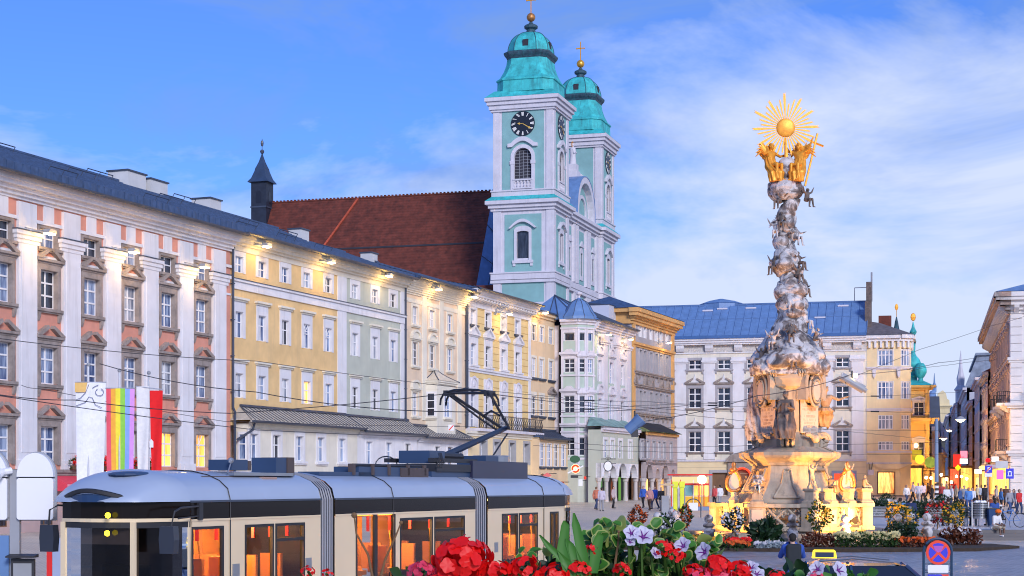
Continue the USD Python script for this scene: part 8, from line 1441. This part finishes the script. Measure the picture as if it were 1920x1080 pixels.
# ---------------------------------------------------------------- street furniture in and before the shopping street
def lampglobe(px, py, Y, label, r=.32):
    p = at(px, py, Y); t = thing('street_lamp', label, 'lamp', p, 0, 'hanging street lamps'); part(t, 'shade', G().lathe([(.08, .32), (r * .6, .2), (r, 0), (r * .96, -.02)], 14), GREYMETAL, smooth=40); part(t, 'bulb', G().ball((0, 0, -.06), r * .55, 10, sz=.6), BULB); part(t, 'hanger', G().tube([(0, 0, .3), (0, 0, .8)], .03, 4), IRON); l = UsdLux.SphereLight.Define(stage, t + '/light'); l.AddTranslateOp().Set(Gf.Vec3d(0, 0, -.55)); l.CreateRadiusAttr(.2); l.CreateIntensityAttr(320.0); l.CreateNormalizeAttr(True); l.CreateColorAttr(Gf.Vec3f(1, .55, .2))
lampglobe(1801, 787, 150, 'large hanging street lamp at the mouth of the shopping street', .5); lampglobe(1780, 806, 175, 'middle hanging street lamp down the street', .5); lampglobe(1769, 822, 200, 'far hanging street lamp beside the cream tower', .5)
q = gpt(1756, 140); t = thing('lamp_post', 'tall grey-blue post with a black and white banded foot before the street', 'post', q); part(t, 'shaft', G().tube([(0, 0, 2.0), (0, 0, 7.2)], [.16, .13], 10), stone('blue_grey_pole', (.20, .27, .40), rough=.4)); [part(t, 'band', G().lathe([(.18, .12 + .2 * k), (.18, .31 + .2 * k)], 10), PANEL if k % 2 else IRON) for k in range(9)]
def flatsign(name, px, py, Y, w, h, m, label, shape='box', th=.06, pole=False, rim=None):
    p = at(px, py, Y); t = thing(name, label, 'sign', p); g = G()
    if shape == 'box': g.box(-w / 2, w / 2, -th, 0, -h / 2, h / 2)
    elif shape == 'disc': g.prism([(w / 2 * cos(a), h / 2 * sin(a)) for a in np.linspace(0, 2 * PI, 29)[:-1]], -th, 0)
    else: g.prism([(0, h / 2), (-w / 2, 0), (0, -h / 2), (w / 2, 0)], -th, 0)
    part(t, 'board', g, m); part(t, 'bracket', G().tube([(0, .02, h * .3), (w * .6 + .3, .05, h * .3)], .025, 4), IRON) if not pole else part(t, 'pole', G().tube([(0, .05, -(p[2] - gz(Y))), (0, .05, h / 2)], .045, 6), GREYMETAL)
    return t
EM = lambda n, c, s=1.3: emit(n, c, s)
flatsign('shop_sign', 1744, 867, 185, 1.2, 1.25, stone('lime_green_disc', (.30, .65, .12), rough=.5), 'round lime green sign over the left side of the street', 'disc'); flatsign('shop_sign', 1724.5, 861, 183, 1.0, 1.0, EM('yellow_glow', (1, .78, .05), .9), 'round yellow sign on the golden church side of the street', 'disc'); flatsign('shop_sign', 1719, 853, 184, 1.0, 1.1, stone('olive_yellow', (.62, .62, .05)), 'square olive yellow sign behind the round yellow one')
flatsign('shop_sign', 1794, 864, 170, .75, 1.25, EM('red_glow', (1, .03, .02), 1.1), 'tall glowing red sign on the right side of the street'); flatsign('shop_sign', 1807, 865, 168, .75, .5, EM('white_glow', (1, .93, .8), 2.0), 'glowing white box sign beside the red one'); flatsign('shop_sign', 1796, 877, 166, .6, .6, EM('amber_glow', (1, .7, .02), 1.0), 'yellow diamond sign under the red sign', 'diamond'); flatsign('shop_sign', 1807, 852, 172, .7, .7, EM('pink_glow', (1, .25, .35), 1.0), 'pink sign above the white box sign')
flatsign('shop_sign', 1852, 863, 160, .45, .4, EM('red_oval', (.95, .02, .03), 1.0), 'round red sign left of the blank white board', 'disc'); flatsign('shop_sign', 1866, 861, 158, .65, .45, EM('cool_white_glow', (.9, .9, 1), 1.2), 'lit white board above the grey boards'); flatsign('shop_sign', 1843, 877, 164, .8, .42, EM('orange_oval_glow', (1, .6, .18), 1.6), 'glowing orange oval sign at the right', 'disc'); flatsign('shop_sign', 1834, 884, 166, .7, .4, EM('cream_glow', (1, .85, .5), 2.0), 'glowing cream sign under the orange oval'); flatsign('shop_sign', 1875, 890, 150, .6, .8, EM('magenta_glow', (1, .12, .4), 1.2), 'spotted magenta sign at the corner palace')
flatsign('street_board', 1878, 871, 146, 1.05, .6, stone('pale_grey_board', (.5, .5, .52)), 'blank pale grey board right of the parking sign'); flatsign('street_board', 1858, 874, 148, .75, .26, stone('mauve_board', (.45, .38, .42)), 'narrow mauve direction board')
t = flatsign('parking_sign', 1853, 880, 120, .5, .5, SB, 'blue parking sign struck out with a red bar', pole=True); part(t, 'letter', (np.array((meshkit.text_mesh('P', .3, .004, True)).vertices)[:, [0, 2, 1]] * (1, -1, 1) + (-.1, -.062, -.15), np.array(meshkit.text_mesh('P', .3, .004, True).faces)), PANEL); part(t, 'bar', G().prism([(-.25, -.22), (-.2, -.25), (.25, .22), (.2, .25)], -.075, -.07), SR); part(t, 'lower_board', G().box(-.25, .25, -.06, 0, -.52, -.28), PANEL)
t = flatsign('museum_sign', 1893, 888, 118, .55, .72, SB, 'small blue sign with a white building symbol', pole=True); g = G(); g.box(-.16, .16, -.066, -.06, -.18, -.13); g.prism([(-.18, .1), (.18, .1), (0, .2)], -.066, -.06); [g.box(x - .03, x + .03, -.066, -.06, -.12, .08) for x in (-.1, .1)]; part(t, 'symbol', g, PANEL)
t = thing('string_lights', 'string of warm bulbs hung low across the shopping street', 'string lights', at(1700, 893, 190)); o = at(1700, 893, 190); g = G()
for k in range(12): p = at(1708 + k * 9.5, 889 + 7 * sin(k * .6) ** 2 + (k % 3) * 4, 190) - o; part(t, 'bulb', G().ball(tuple(p), .17, 8), BULB)
part(t, 'cable', G().tube([at(1704 + k * 9.5, 886 + 6 * sin(k * .6) ** 2, 190) - o for k in range(13)], .02, 4), IRON)
for px, Y, z0, z1, w, c, lb in ((1716, 188, 1.9, 5.0, 1.6, (1, .42, .06), 'glowing orange shop front on the left of the street'), (1733, 215, 2.1, 5.2, 1.4, (1, .55, .12), 'glowing amber stall front farther on the left'), (1793, 240, 2.2, 5.4, 2.0, (1, .12, .05), 'glowing red shop front in the street'), (1812, 215, 2.1, 5.2, 1.6, (1, .5, .1), 'glowing amber shop front on the right of the street'), (1776, 300, 2.2, 4.4, 3.0, (1, .65, .25), 'glowing pale shop front deep in the street')):
    p = gpt(px, Y); t = thing('lit_stall', lb, 'shop front', p); part(t, 'lit_window', G().box(-w / 2, w / 2, 0, .1, .4, z1 - z0), pane('shop_' + lb.split()[1] + str(px), np.array(c) * .35, c, es=1.5)); part(t, 'frame', G().box(-w / 2 - .15, w / 2 + .15, -.3, .3, z1 - z0 + .003, z1 - z0 + .3), BROWNW); [part(t, 'post', G().box(x - .08, x + .08, -.1, .15, 0, z1 - z0), BROWNW) for x in (-w / 2, w / 2)]  # glowing shop frontage of the houses, set as a separate panel
# hanging signs at the green bay house
flatsign('hanging_sign', 1078, 861, 150, .9, .66, stone('deep_green_sign', (.012, .085, .03), rough=.5), 'dark green oval sign hanging by the green bay house', 'disc'); t = flatsign('hanging_sign', 1079, 879, 148, .8, .8, EM('ring_white', (1, .75, .4), 1.3), 'round red ring sign crossed by a slanting white bar', 'disc'); part(t, 'red_ring', (lambda g: slab(g, sg.Point(0, 0).buffer(.36).difference(sg.Point(0, 0).buffer(.2)), -.075, -.065))(G()), EM('ring_red', (1, .05, .02), 1.2)); part(t, 'bar', G().prism([(-.7, -.32), (-.66, -.42), (.7, .2), (.66, .3)], -.1, -.08), PANEL)
flatsign('hanging_sign', 1077, 893.5, 147, .65, .24, IRON, 'small black plate under the red ring sign'); t = flatsign('hanging_sign', 1140, 874, 148, .66, .8, PANEL, 'white oval sign in a black iron ring on a scrolled bracket', 'disc'); part(t, 'iron_ring', G().tube([(.36 * cos(a), -.03, .43 * sin(a)) for a in np.linspace(0, 2 * PI, 25)], .045, 6), IRON); part(t, 'scroll_bracket', G().tube([(-.6, 0, .62), (.7, 0, .62)], .025, 4).tube([(.0, 0, .45), (0, 0, .95)], .02, 4).tube([(.25 * cos(a), 0, .68 + .1 * sin(a)) for a in np.linspace(0, 6.3, 12)], .015, 4), IRON)
flatsign('no_entry_sign', 1097, 896, 142, .22, .3, SR, 'small red sign with white band on the green house corner', 'disc'); flatsign('notice_box', 1088.5, 905, 142, .34, .55, PANEL, 'white notice box on the green house corner'); flatsign('direction_sign', 1048, 905.5, 120, .7, .2, stone('rust_red_sign', (.35, .05, .015)), 'rust red finger sign behind the tram end'); flatsign('hanging_sign', 1026, 891, 130, .7, .4, stone('salmon_sign', (.7, .16, .15)), 'small salmon diamond sign above the tram end', 'diamond')
t = flatsign('hanging_sign', 846, 802, 100, .34, .34, PANEL, 'white square sign with a red slash on the lean-to roof'); part(t, 'slash', G().prism([(-.15, -.12), (-.1, -.16), (.16, .13), (.11, .16)], -.07, -.062), SR)
# ---------------------------------------------------------------- overhead wires
WIRE = stone('dark_wire', (.03, .03, .04), rough=.6)
def wire(label, pts, r=.014, sag=.25, clips=0):
    P = [at(*p) for p in pts]; Q = []
    for a, b_ in zip(P[:-1], P[1:]): Q += [a + (b_ - a) * t_ - (0, 0, sag * 4 * t_ * (1 - t_) * .5) for t_ in np.linspace(0, 1, 9)[:-1]]
    Q.append(P[-1]); g = G(); g.tube(Q, r, 5); p_ = single('overhead_wire', g, WIRE, label, 'wire')
    for k in range(clips): c = Q[int(len(Q) * (k + .5) / clips)]; part(p_, 'insulator', G().tube([c - (.3, .1, .0), c + (.3, .1, 0)], .05, 6), IRON)
wire('overhead wire running from the left edge high across the coral and yellow houses', [(-30, 631, 58), (480, 677, 72), (1050, 745, 100), (1190, 762, 110), (1420, 772, 120)], clips=0); wire('overhead wire from the flagpoles down to the tram pantograph', [(187, 682, 50), (480, 735, 46), (850, 772, 44), (1290, 760, 70)], .012)
wire('upper of the two contact wires at the left edge', [(-20, 737, 40), (140, 750, 41), (430, 775, 44), (880, 733, 43), (1210, 770, 75), (1900, 838, 140)], .011, .1); wire('lower of the two contact wires at the left edge', [(-20, 739, 46), (480, 806, 60), (880, 820, 85)], .013, .1); wire('short wire from the coral house to the white banner', [(40, 722, 80), (70, 728, 78), (420, 790, 90), (890, 800, 110)], .014, .1)
wire('wire rising from the spot lamp before the grey house to the column lamp', [(1190, 792, 62), (1420, 742, 66), (1596, 702, 70), (1760, 680, 90), (1870, 660, 140)], .014); wire('thin wire slanting up to the corner palace cornice', [(1560, 722, 120), (1725, 655, 130), (1862, 610, 150), (1930, 590, 140)], .016, .1); wire('thin wire from the onion turrets to the street houses', [(1680, 700, 195), (1735, 689, 190), (1815, 679, 200), (1900, 670, 170)], .02, .1)
for k, (a, b_, c) in enumerate(((745, 752, 775), (770, 760, 735), (800, 800, 806), (822, 838, 828), (835, 846, 852))): wire(('first', 'second', 'third', 'fourth', 'fifth')[k] + ' from the top of the thin wires crossing before the white palace', [(1000, a, 95), (1200, b_, 105), (1460, (b_ + c) / 2, 115), (1800, c, 130)], .013, .15, 3 if k < 2 else 0)
# ---------------------------------------------------------------- people
wh, bk, nv, bl, rd, gr, tn, br = (.7, .7, .72), (.02, .02, .025), (.03, .05, .12), (.06, .18, .5), (.6, .03, .03), (.3, .3, .33), (.5, .38, .26), (.12, .06, .035)
def ppl(label, px, Y, rz, top, legs, z=None, **k): p = gpt(px, Y); p[2] = z if z is not None else p[2]; return person(label, p, rz, top, legs, **k)
t, J = ppl('man with backpack photographing the column, seen from behind', 1487, 40, 178, (.03, .09, .4), nv, arms='camera', hair=(.015, .012, .01), scale=.99, lean=.12)
q = part(t, 'backpack', (lambda k: (np.array(k.vert_properties[:, :3]), np.array(k.tri_verts)))(m3.Manifold.batch_hull([_sp(J['che'] + (sx * .11, .17, dz), .07) for sx in (-1, 1) for dz in (.1, -.32)]).to_mesh()), cloth((.02, .025, .03)), smooth=50); part(t, 'camera', G().box(-.07, .07, -.36, -.27, 1.42, 1.53), IRON)
p = np.array([(1868 - 960) / 3200 * 76.4, 76.75, PT - .30]); t, J = person('man in an orange turban and white shirt sitting on the steps', p, 35, wh, (.42, .36, .28), pose='sit', arms='lap', sk=2, short=True, long=False, seat=.30, shoes=wh, lean=.3); g = G(); h = J['hea']; g.ball((h[0], h[1] + .02, h[2] + .075), .135, 12, sz=.75); g.ball((h[0], h[1] - .04, h[2] + .06), .12, 12, sz=.6); part(t, 'turban', g, cloth((.85, .16, .01)), smooth=True)
for lb, px, Y, rz, a, b_, kw in (('man in a blue pullover lounging on the bench nearest the column', 1688, 84.6, 170, (.08, .24, .52), nv, {}), ('person with dark jacket sitting beside the man in blue', 1708, 84.8, 150, (.02, .04, .12), (.03, .06, .2), {}), ('person in black seen from behind on the middle bench', 1778, 84.1, 180, bk, bk, {}), ('person in dark blue on the short bench looking right', 1828, 84.2, 175, (.02, .05, .12), bk, {'sk': 1}), ('person with dark hair and blue top behind the blue bin', 1865, 84.4, 200, (.03, .08, .3), bk, {'hairlong': True}), ('cyclist in white shirt with a rust coloured bag sitting with crossed legs', 1864, 98, 90, wh, bk, {'arms': 'reach'})):
    kw = {'arms': 'lap', **kw}; t, J = ppl(lb, px, Y, rz, a, b_, z=PT, pose='sit', **kw)
    if 'rust' in lb: part(t, 'bag', G().ball((0, .2, .95), .2, 10, sz=1.3), cloth((.3, .06, .02)), smooth=True)
CROWD = [(1700, 150, wh, nv, 'in a white shirt and dark blue trousers at the corner house'), (1712, 160, (.6, .5, .5), bk, 'in a pale pink top by the golden shop front'), (1722, 152, (.45, .48, .6), gr, 'in a pale blue grey top left of the banded post'), (1731, 158, (.55, .5, .62), bk, 'in lilac beside the banded post'), (1740, 170, br, bk, 'in dark brown behind the banded post'), (1748, 148, bk, bk, 'in black just left of the banded post'), (1766, 150, (.35, .05, .05), bk, 'in dark red right of the banded post'), (1775, 128, wh, (.5, .5, .55), 'in a large white coat walking in the middle of the street mouth'), (1784, 134, (.62, .62, .68), nv, 'in a light grey top close behind the white coat'), (1793, 140, tn, bk, 'in a tan jacket under the red sign'), (1800, 128, (.05, .1, .25), bk, 'in navy under the white box sign'), (1808, 136, gr, bk, 'in grey walking towards the shops'), (1816, 126, (.10, .25, .6), (.06, .1, .25), 'in bright blue in the middle of the crowd'), (1823, 132, (.7, .7, .75), (.06, .1, .25), 'in a white top and jeans right of the bright blue one'), (1832, 145, (.55, .47, .3), bk, 'in a sand coloured jacket under the orange oval sign'), (1840, 150, (.4, .5, .65), bk, 'in pale blue near the parking sign'), (1847, 140, bk, bk, 'in black left of the parking sign'), (1868, 138, (.5, .4, .35), br, 'in brown between the two blue signs'), (1877, 128, (.08, .2, .45), bk, 'in a blue shirt under the grey board'), (1886, 140, br, bk, 'in dark brown at the corner palace'), (1893, 118, gr, (.05, .09, .22), 'in grey and jeans before the museum sign'), (1901, 120, (.2, .2, .24), nv, 'in dark grey at the right edge'), (1911, 118, rd, nv, 'in a red jacket and dark jeans at the right edge'), (1757, 165, (.6, .3, .1), bk, 'in orange deep in the street'), (1788, 175, rd, bk, 'in red deep in the street'), (1775, 185, (.6, .55, .5), gr, 'in cream far down the street')]
for k, (px, Y, a, b_, lb) in enumerate(CROWD): ppl('person ' + lb, px, Y, R.choice([0, 180, 90, 270]) + R.uniform(-30, 30), a, b_, ph=R.uniform(-.9, .9), sk=R.choice([0, 0, 0, 1]), hair=R.choice([(.03, .02, .015), (.12, .06, .03), (.3, .2, .1), (.02, .02, .02)]), hairlong=k % 3 == 0, scale=R.uniform(.94, 1.05))
for px, Y, a, b_, lb in ((1218, 128, (.5, .25, .25), br, 'in dusty red walking by the brown arches'), (1228, 132, (.03, .10, .55), nv, 'in vivid blue by the brown arches'), (1206, 136, (.04, .12, .5), bk, 'in blue leaning at the arcade columns'), (1240, 126, bk, gr, 'in black left of the kiosk'), (1150, 134, (.5, .4, .4), bk, 'in mauve before the white arcade'), (1118, 130, (.62, .2, .12), nv, 'in orange red behind the tram end'), (1128, 126, (.55, .5, .6), gr, 'in pale lilac behind the tram end'), (1340, 140, (.7, .1, .1), bk, 'in red beside the kiosk'), (1350, 142, wh, gr, 'in white beside the kiosk')):
    ppl('person ' + lb, px, Y, R.uniform(0, 360), a, b_, ph=R.uniform(-.8, .8), hair=R.choice([(.03, .02, .015), (.15, .08, .04)]))
# driver of the tram
# ---------------------------------------------------------------- flowers in front of the lens, in a box on the terrace parapet
FY = 3.3; t = thing('flower_trough', 'long planter on the terrace parapet, just below the picture', 'planter', (.35, FY + .1, 2.55)); part(t, 'trough', G().box(-.75, .75, -.2, .2, .0, .45), BROWNW); part(t, 'soil', G().box(-.72, .72, -.17, .17, .451, .47), '/World/Looks/dark_soil'); part(t, 'parapet', G().box(-3, 3, -.15, .25, -2.58, -.004), SAND)
ST = leafmat('stem_green', (.06, .14, .02), (.12, .22, .05)); LV = leafmat('variegated_green', (.05, .20, .02), (.12, .34, .04)); RIM = leafmat('cream_leaf_rim', (.36, .44, .12), (.6, .64, .28)); MAG = leafmat('petunia_veins', (.22, .04, .3), (.3, .08, .38)); LIL = leafmat('petal_pale_lilac', (.62, .6, .74), (.8, .78, .88)); PKL = FM['pink']
def petal(g, c, e, s, u, L, w, cup=.25, n=5):
    """one petal as a rounded fan: base c, along e, across s, normal u"""
    P = [c]; 
    for q in np.linspace(-1, 1, n): P.append(c + e * L * (1 - .32 * q * q) + s * w * q + u * L * cup * (.4 + .6 * abs(q)))
    M_ = [c + e * L * .5 + s * w * .8 * q + u * L * .08 for q in (-1, 1)]; P += M_; k = len(P); return g.add(P, [[0, k - 2, 1]] + [[0, 1 + i, 2 + i] for i in range(n - 1)] + [[0, n, k - 1]])
def frame(u):
    u = np.asarray(u, float); u = u / np.linalg.norm(u); a = np.cross(u, (.2, .1, 1.)); a /= np.linalg.norm(a); return u, a, np.cross(u, a)
def geranium(px, py, r, fm, label, seed, n=46, name='geranium'):
    r, n = r * .80, int(n * 1.5)
    q = np.random.default_rng(seed); c = at(px, py, FY - .04); base = np.array([c[0] + q.uniform(-.03, .03), FY + .08, 3.0]); t = thing(name, label, 'flower', base); part(t, 'stem', G().tube([(0, 0, 0), (c - base) * .5 + (.01, 0, .02), c - base], [.004, .0035, .003], 6), ST); g = G(); hd = None
    for k in range(n):
        d = q.normal(size=3) + (0, -.35, .35); d /= np.linalg.norm(d); p = c - base + d * r * q.uniform(.8, 1.05) * (1.1, 1, .85); u, a, b_ = frame(d + q.normal(size=3) * .25); o = q.uniform(0, 6); L = r * q.uniform(.25, .33); g = G()
        for i in range(5): w = o + 2 * PI * i / 5; petal(g, p, a * cos(w) + b_ * sin(w), -a * sin(w) + b_ * cos(w), u, L, L * .5, .14, 7)
        part(t, 'floret', g, fm, smooth=True)
    return t
def leaf(parent, c, e, u, L, m1=LV, m2=RIM, w=.42):
    e = e / np.linalg.norm(e); s = np.cross(u, e); s /= np.linalg.norm(s); u = np.cross(e, s); n = 9
    def shape(k, up):
        P = [c + e * L * .5 * k + u * (up - .05 * L)]
        for a in np.linspace(0, 2 * PI, 2 * n, endpoint=False): x, y = .5 - .5 * cos(a), sin(a) * w * (1 + .25 * cos(a)) * (1 + .09 * sin(5 * a + L * 900)); P.append(c + e * L * (.5 + (x - .5) * k) + s * L * y * k + u * (up + L * (.22 * abs(y) - .25 * (x - .5) ** 2)))
        return np.array(P), np.array([[0, 1 + i, 1 + (i + 1) % (2 * n)] for i in range(2 * n)])
    p_ = part(parent, 'leaf', shape(1.0, 0), m2 or m1, smooth=True)
    if m2: part(p_, 'leaf_centre', shape(.80, .0012), m1, smooth=True)
def foliage(px0, px1, py0, py1, n, label, seed, m1=LV, m2=RIM, L=(.018, .036)):
    q = np.random.default_rng(seed); b0 = at((px0 + px1) / 2, 1090, FY); t = thing('foliage_plant', label, 'plant', b0)
    for k in range(n):
        px, py = q.uniform(px0, px1), py0 + (py1 - py0) * q.uniform(0, 1) ** .9; c = at(px, py, FY + q.uniform(.0, .2)) - b0; e = V3(q.uniform(-1, 1), q.uniform(-1, .2), q.uniform(-.2, .9)); u = V3(q.uniform(-.9, .9), q.uniform(-.9, -.1), q.uniform(.2, 1.1)); leaf(t, c, e, u, q.uniform(*L), m1, m2)
        if k % 3 == 0: part(t, 'stem', G().tube([c, c * .5 + (0, .02, -.05), (c[0] * .6, .05, -.12)], .003, 5), ST)
def petunia(px, py, r, label, seed, d=(0, -.9, .45), m=None):
    q = np.random.default_rng(seed); c = at(px, py, FY - .04); base = np.array([c[0], FY + .05, 3.0]); t = thing('petunia', label, 'flower', base); c = c - base; u, a, b_ = frame(np.array(d) + q.normal(size=3) * .2); part(t, 'stem', G().tube([(0, 0, 0), c * .6, c - u * r * .9], .003, 5), ST); g = G(); r = r * .74; n = 40; rings = []
    for k, (rr, h) in enumerate(((.08, -.9), (.14, -.5), (.3, -.2), (.7, .0), (1.0, .06))): rings.append([c + (a * cos(w) + b_ * sin(w)) * r * rr * (1 + (.10 * cos(5 * w) if k > 2 else 0)) + u * r * (h + (.07 * sin(10 * w) if k == 4 else 0)) for w in np.linspace(0, 2 * PI, n, endpoint=False)])
    g.loft(rings, cap=False); p_ = part(t, 'bloom', g, m or LIL, smooth=True); g = G()
    for k in range(5): w = 2 * PI * k / 5 + .3; e = a * cos(w) + b_ * sin(w); g.tube([c - u * r * .3 + e * r * .2, c - u * r * .0 + e * r * .45 + u * r * .012, c + e * r * .75 + u * r * .025], [.1 * r, .04 * r, .012 * r], 4)
    g.ball(tuple(c - u * r * .35), r * .2, 8); part(p_, 'throat', g, MAG)
foliage(945, 1110, 1035, 1085, 34, 'variegated trailing plant left of the grass blades', 1, L=(.016, .03)); foliage(1105, 1262, 984, 1090, 190, 'tall variegated plant with cream-edged leaves right of the grass blades', 2); foliage(1215, 1345, 1012, 1090, 140, 'variegated leaves among the red and white blooms', 3); foliage(1330, 1520, 1070, 1094, 60, 'low green leaves under the pink and red flowers', 4, LD, None); foliage(1490, 1640, 1072, 1094, 40, 'low trailing leaves before the taxi', 5, LV, None, (.014, .024)); foliage(750, 960, 1074, 1096, 60, 'dark green geranium leaves under the big red heads', 6, LG, None); foliage(980, 1330, 1050, 1094, 150, 'dense lower leaves in the middle of the planter', 7, LD, None)
for k, (px, py, r, c, lb) in enumerate(((868, 1050, .060, 'red', 'largest bright red geranium head before the tram'), (925, 1078, .042, 'red', 'red geranium head low at the right of the largest one'), (838, 1082, .04, 'red', 'red geranium head low at the left of the largest one'), (790, 1072, .030, 'pink', 'pink geranium cluster left of the large red head'), (985, 1066, .034, 'red', 'red geranium left of the grass blades'), (1040, 1082, .035, 'red', 'red geranium low under the grass blades'), (1085, 1068, .028, 'red', 'red geranium between the grass blades and the tall leaves'), (1110, 1030, .016, 'red', 'small red bloom beside the tall grass blade'), (1165, 1070, .022, 'red', 'small dark red bloom among the variegated leaves'), (1245, 1028, .022, 'red', 'upper red bloom beside the white petunias'), (1268, 1042, .022, 'red', 'lower red bloom beside the white petunias'), (1300, 1074, .024, 'red', 'red bloom under the variegated leaves at the right'), (1345, 1062, .030, 'red', 'bright red cluster right of the variegated leaves'), (1385, 1072, .028, 'red', 'second bright red cluster at the right'), (1310, 1084, .03, 'pink', 'pink cluster at the bottom edge'), (1350, 1084, .026, 'pink', 'deep pink cluster beside the red ones'), (1455, 1082, .02, 'red', 'small red bloom before the taxi'), (578, 1072, .016, 'red', 'small red bloom low before the tram doors'), (612, 1076, .014, 'red', 'smaller red bloom right beside the bellows'), (1530, 1080, .016, 'pink', 'pale pink bloom before the taxi'))): geranium(px, py, r, FM[c], lb, 30 + k, 46 if r > .05 else 30 if r > .025 else 14)
for k, (px, py, r, lb) in enumerate(((1207, 1004, .026, 'large pale lilac petunia with violet throat at the top'), (1184, 998, .02, 'side-on lilac petunia left of the large one'), (1279, 1022, .022, 'pale petunia right of the upper red bloom'), (1318, 1034, .024, 'white petunia at the right of the variegated leaves'), (1230, 1037, .017, 'small white bloom in the middle of the planter'), (1182, 1015, .014, 'small white bloom under the side-on petunia'), (1408, 1062, .02, 'white bloom right of the bright red clusters'), (1420, 1074, .02, 'second white bloom near the photographer'), (1532, 1066, .020, 'lilac petunia with dark stripes before the taxi'), (1575, 1068, .022, 'pale lilac petunia before the taxi windscreen'), (1520, 1084, .016, 'low white bloom before the taxi'))): petunia(px, py, r, lb, 70 + k, (q := np.random.default_rng(k).uniform(-.6, .6), -.8, .4))
t = thing('grass_plant', 'three broad upright green blades beside the tram end', 'plant', at(1075, 1090, FY)); o = at(1075, 1090, FY)
for P in (((1070, 1090), (1055, 1030), (1060, 985), (1058, 976)), ((1100, 1090), (1092, 1040), (1080, 985), (1076, 962)), ((1085, 1088), (1062, 1055), (1030, 1025), (1012, 1003)), ((1096, 1088), (1080, 1050), (1068, 1020), (1062, 1010)), ((1112, 1075), (1118, 1030), (1124, 1005), (1124, 1000))):
    w = (.009, .011, .008, .002); V = []
    for (x, y), w_ in zip(P, w): c = at(x, y, FY - .05) - o; V += [c - (w_, 0, 0), c + (0, .004, 0), c + (w_, 0, 0)]
    part(t, 'blade', (np.array(V), np.array([[3 * i + a, 3 * i + a + 1, 3 * i + a + 4] for i in range(3) for a in (0, 1)] + [[3 * i + a, 3 * i + a + 4, 3 * i + a + 3] for i in range(3) for a in (0, 1)])), LV, smooth=True)
for lb, P, tip in (('bent dry stem with a seed head left of the tram door', ((700, 1090), (690, 1040), (668, 1000), (664, 966)), .006), ('dry twig with a seed head right of the tram door', ((712, 1090), (722, 1050), (742, 1005), (752, 980)), .004), ('dark reddish stem rising among the variegated leaves', ((1150, 1080), (1155, 1045), (1160, 1010), (1160, 997)), .003)):
    o = at(*P[0], FY); t = thing('dry_stem', lb, 'plant', o); Q = [at(x, y, FY) - o for x, y in P]; part(t, 'stem', G().tube(Q, [.003, .0025, .002, .0015], 6), stone('dry_brown', (.16, .09, .04)) if tip == .006 else '/World/Looks/dry_brown'); part(t, 'seed_head', G().ball(tuple(Q[-1]), tip, 8), '/World/Looks/dry_brown')
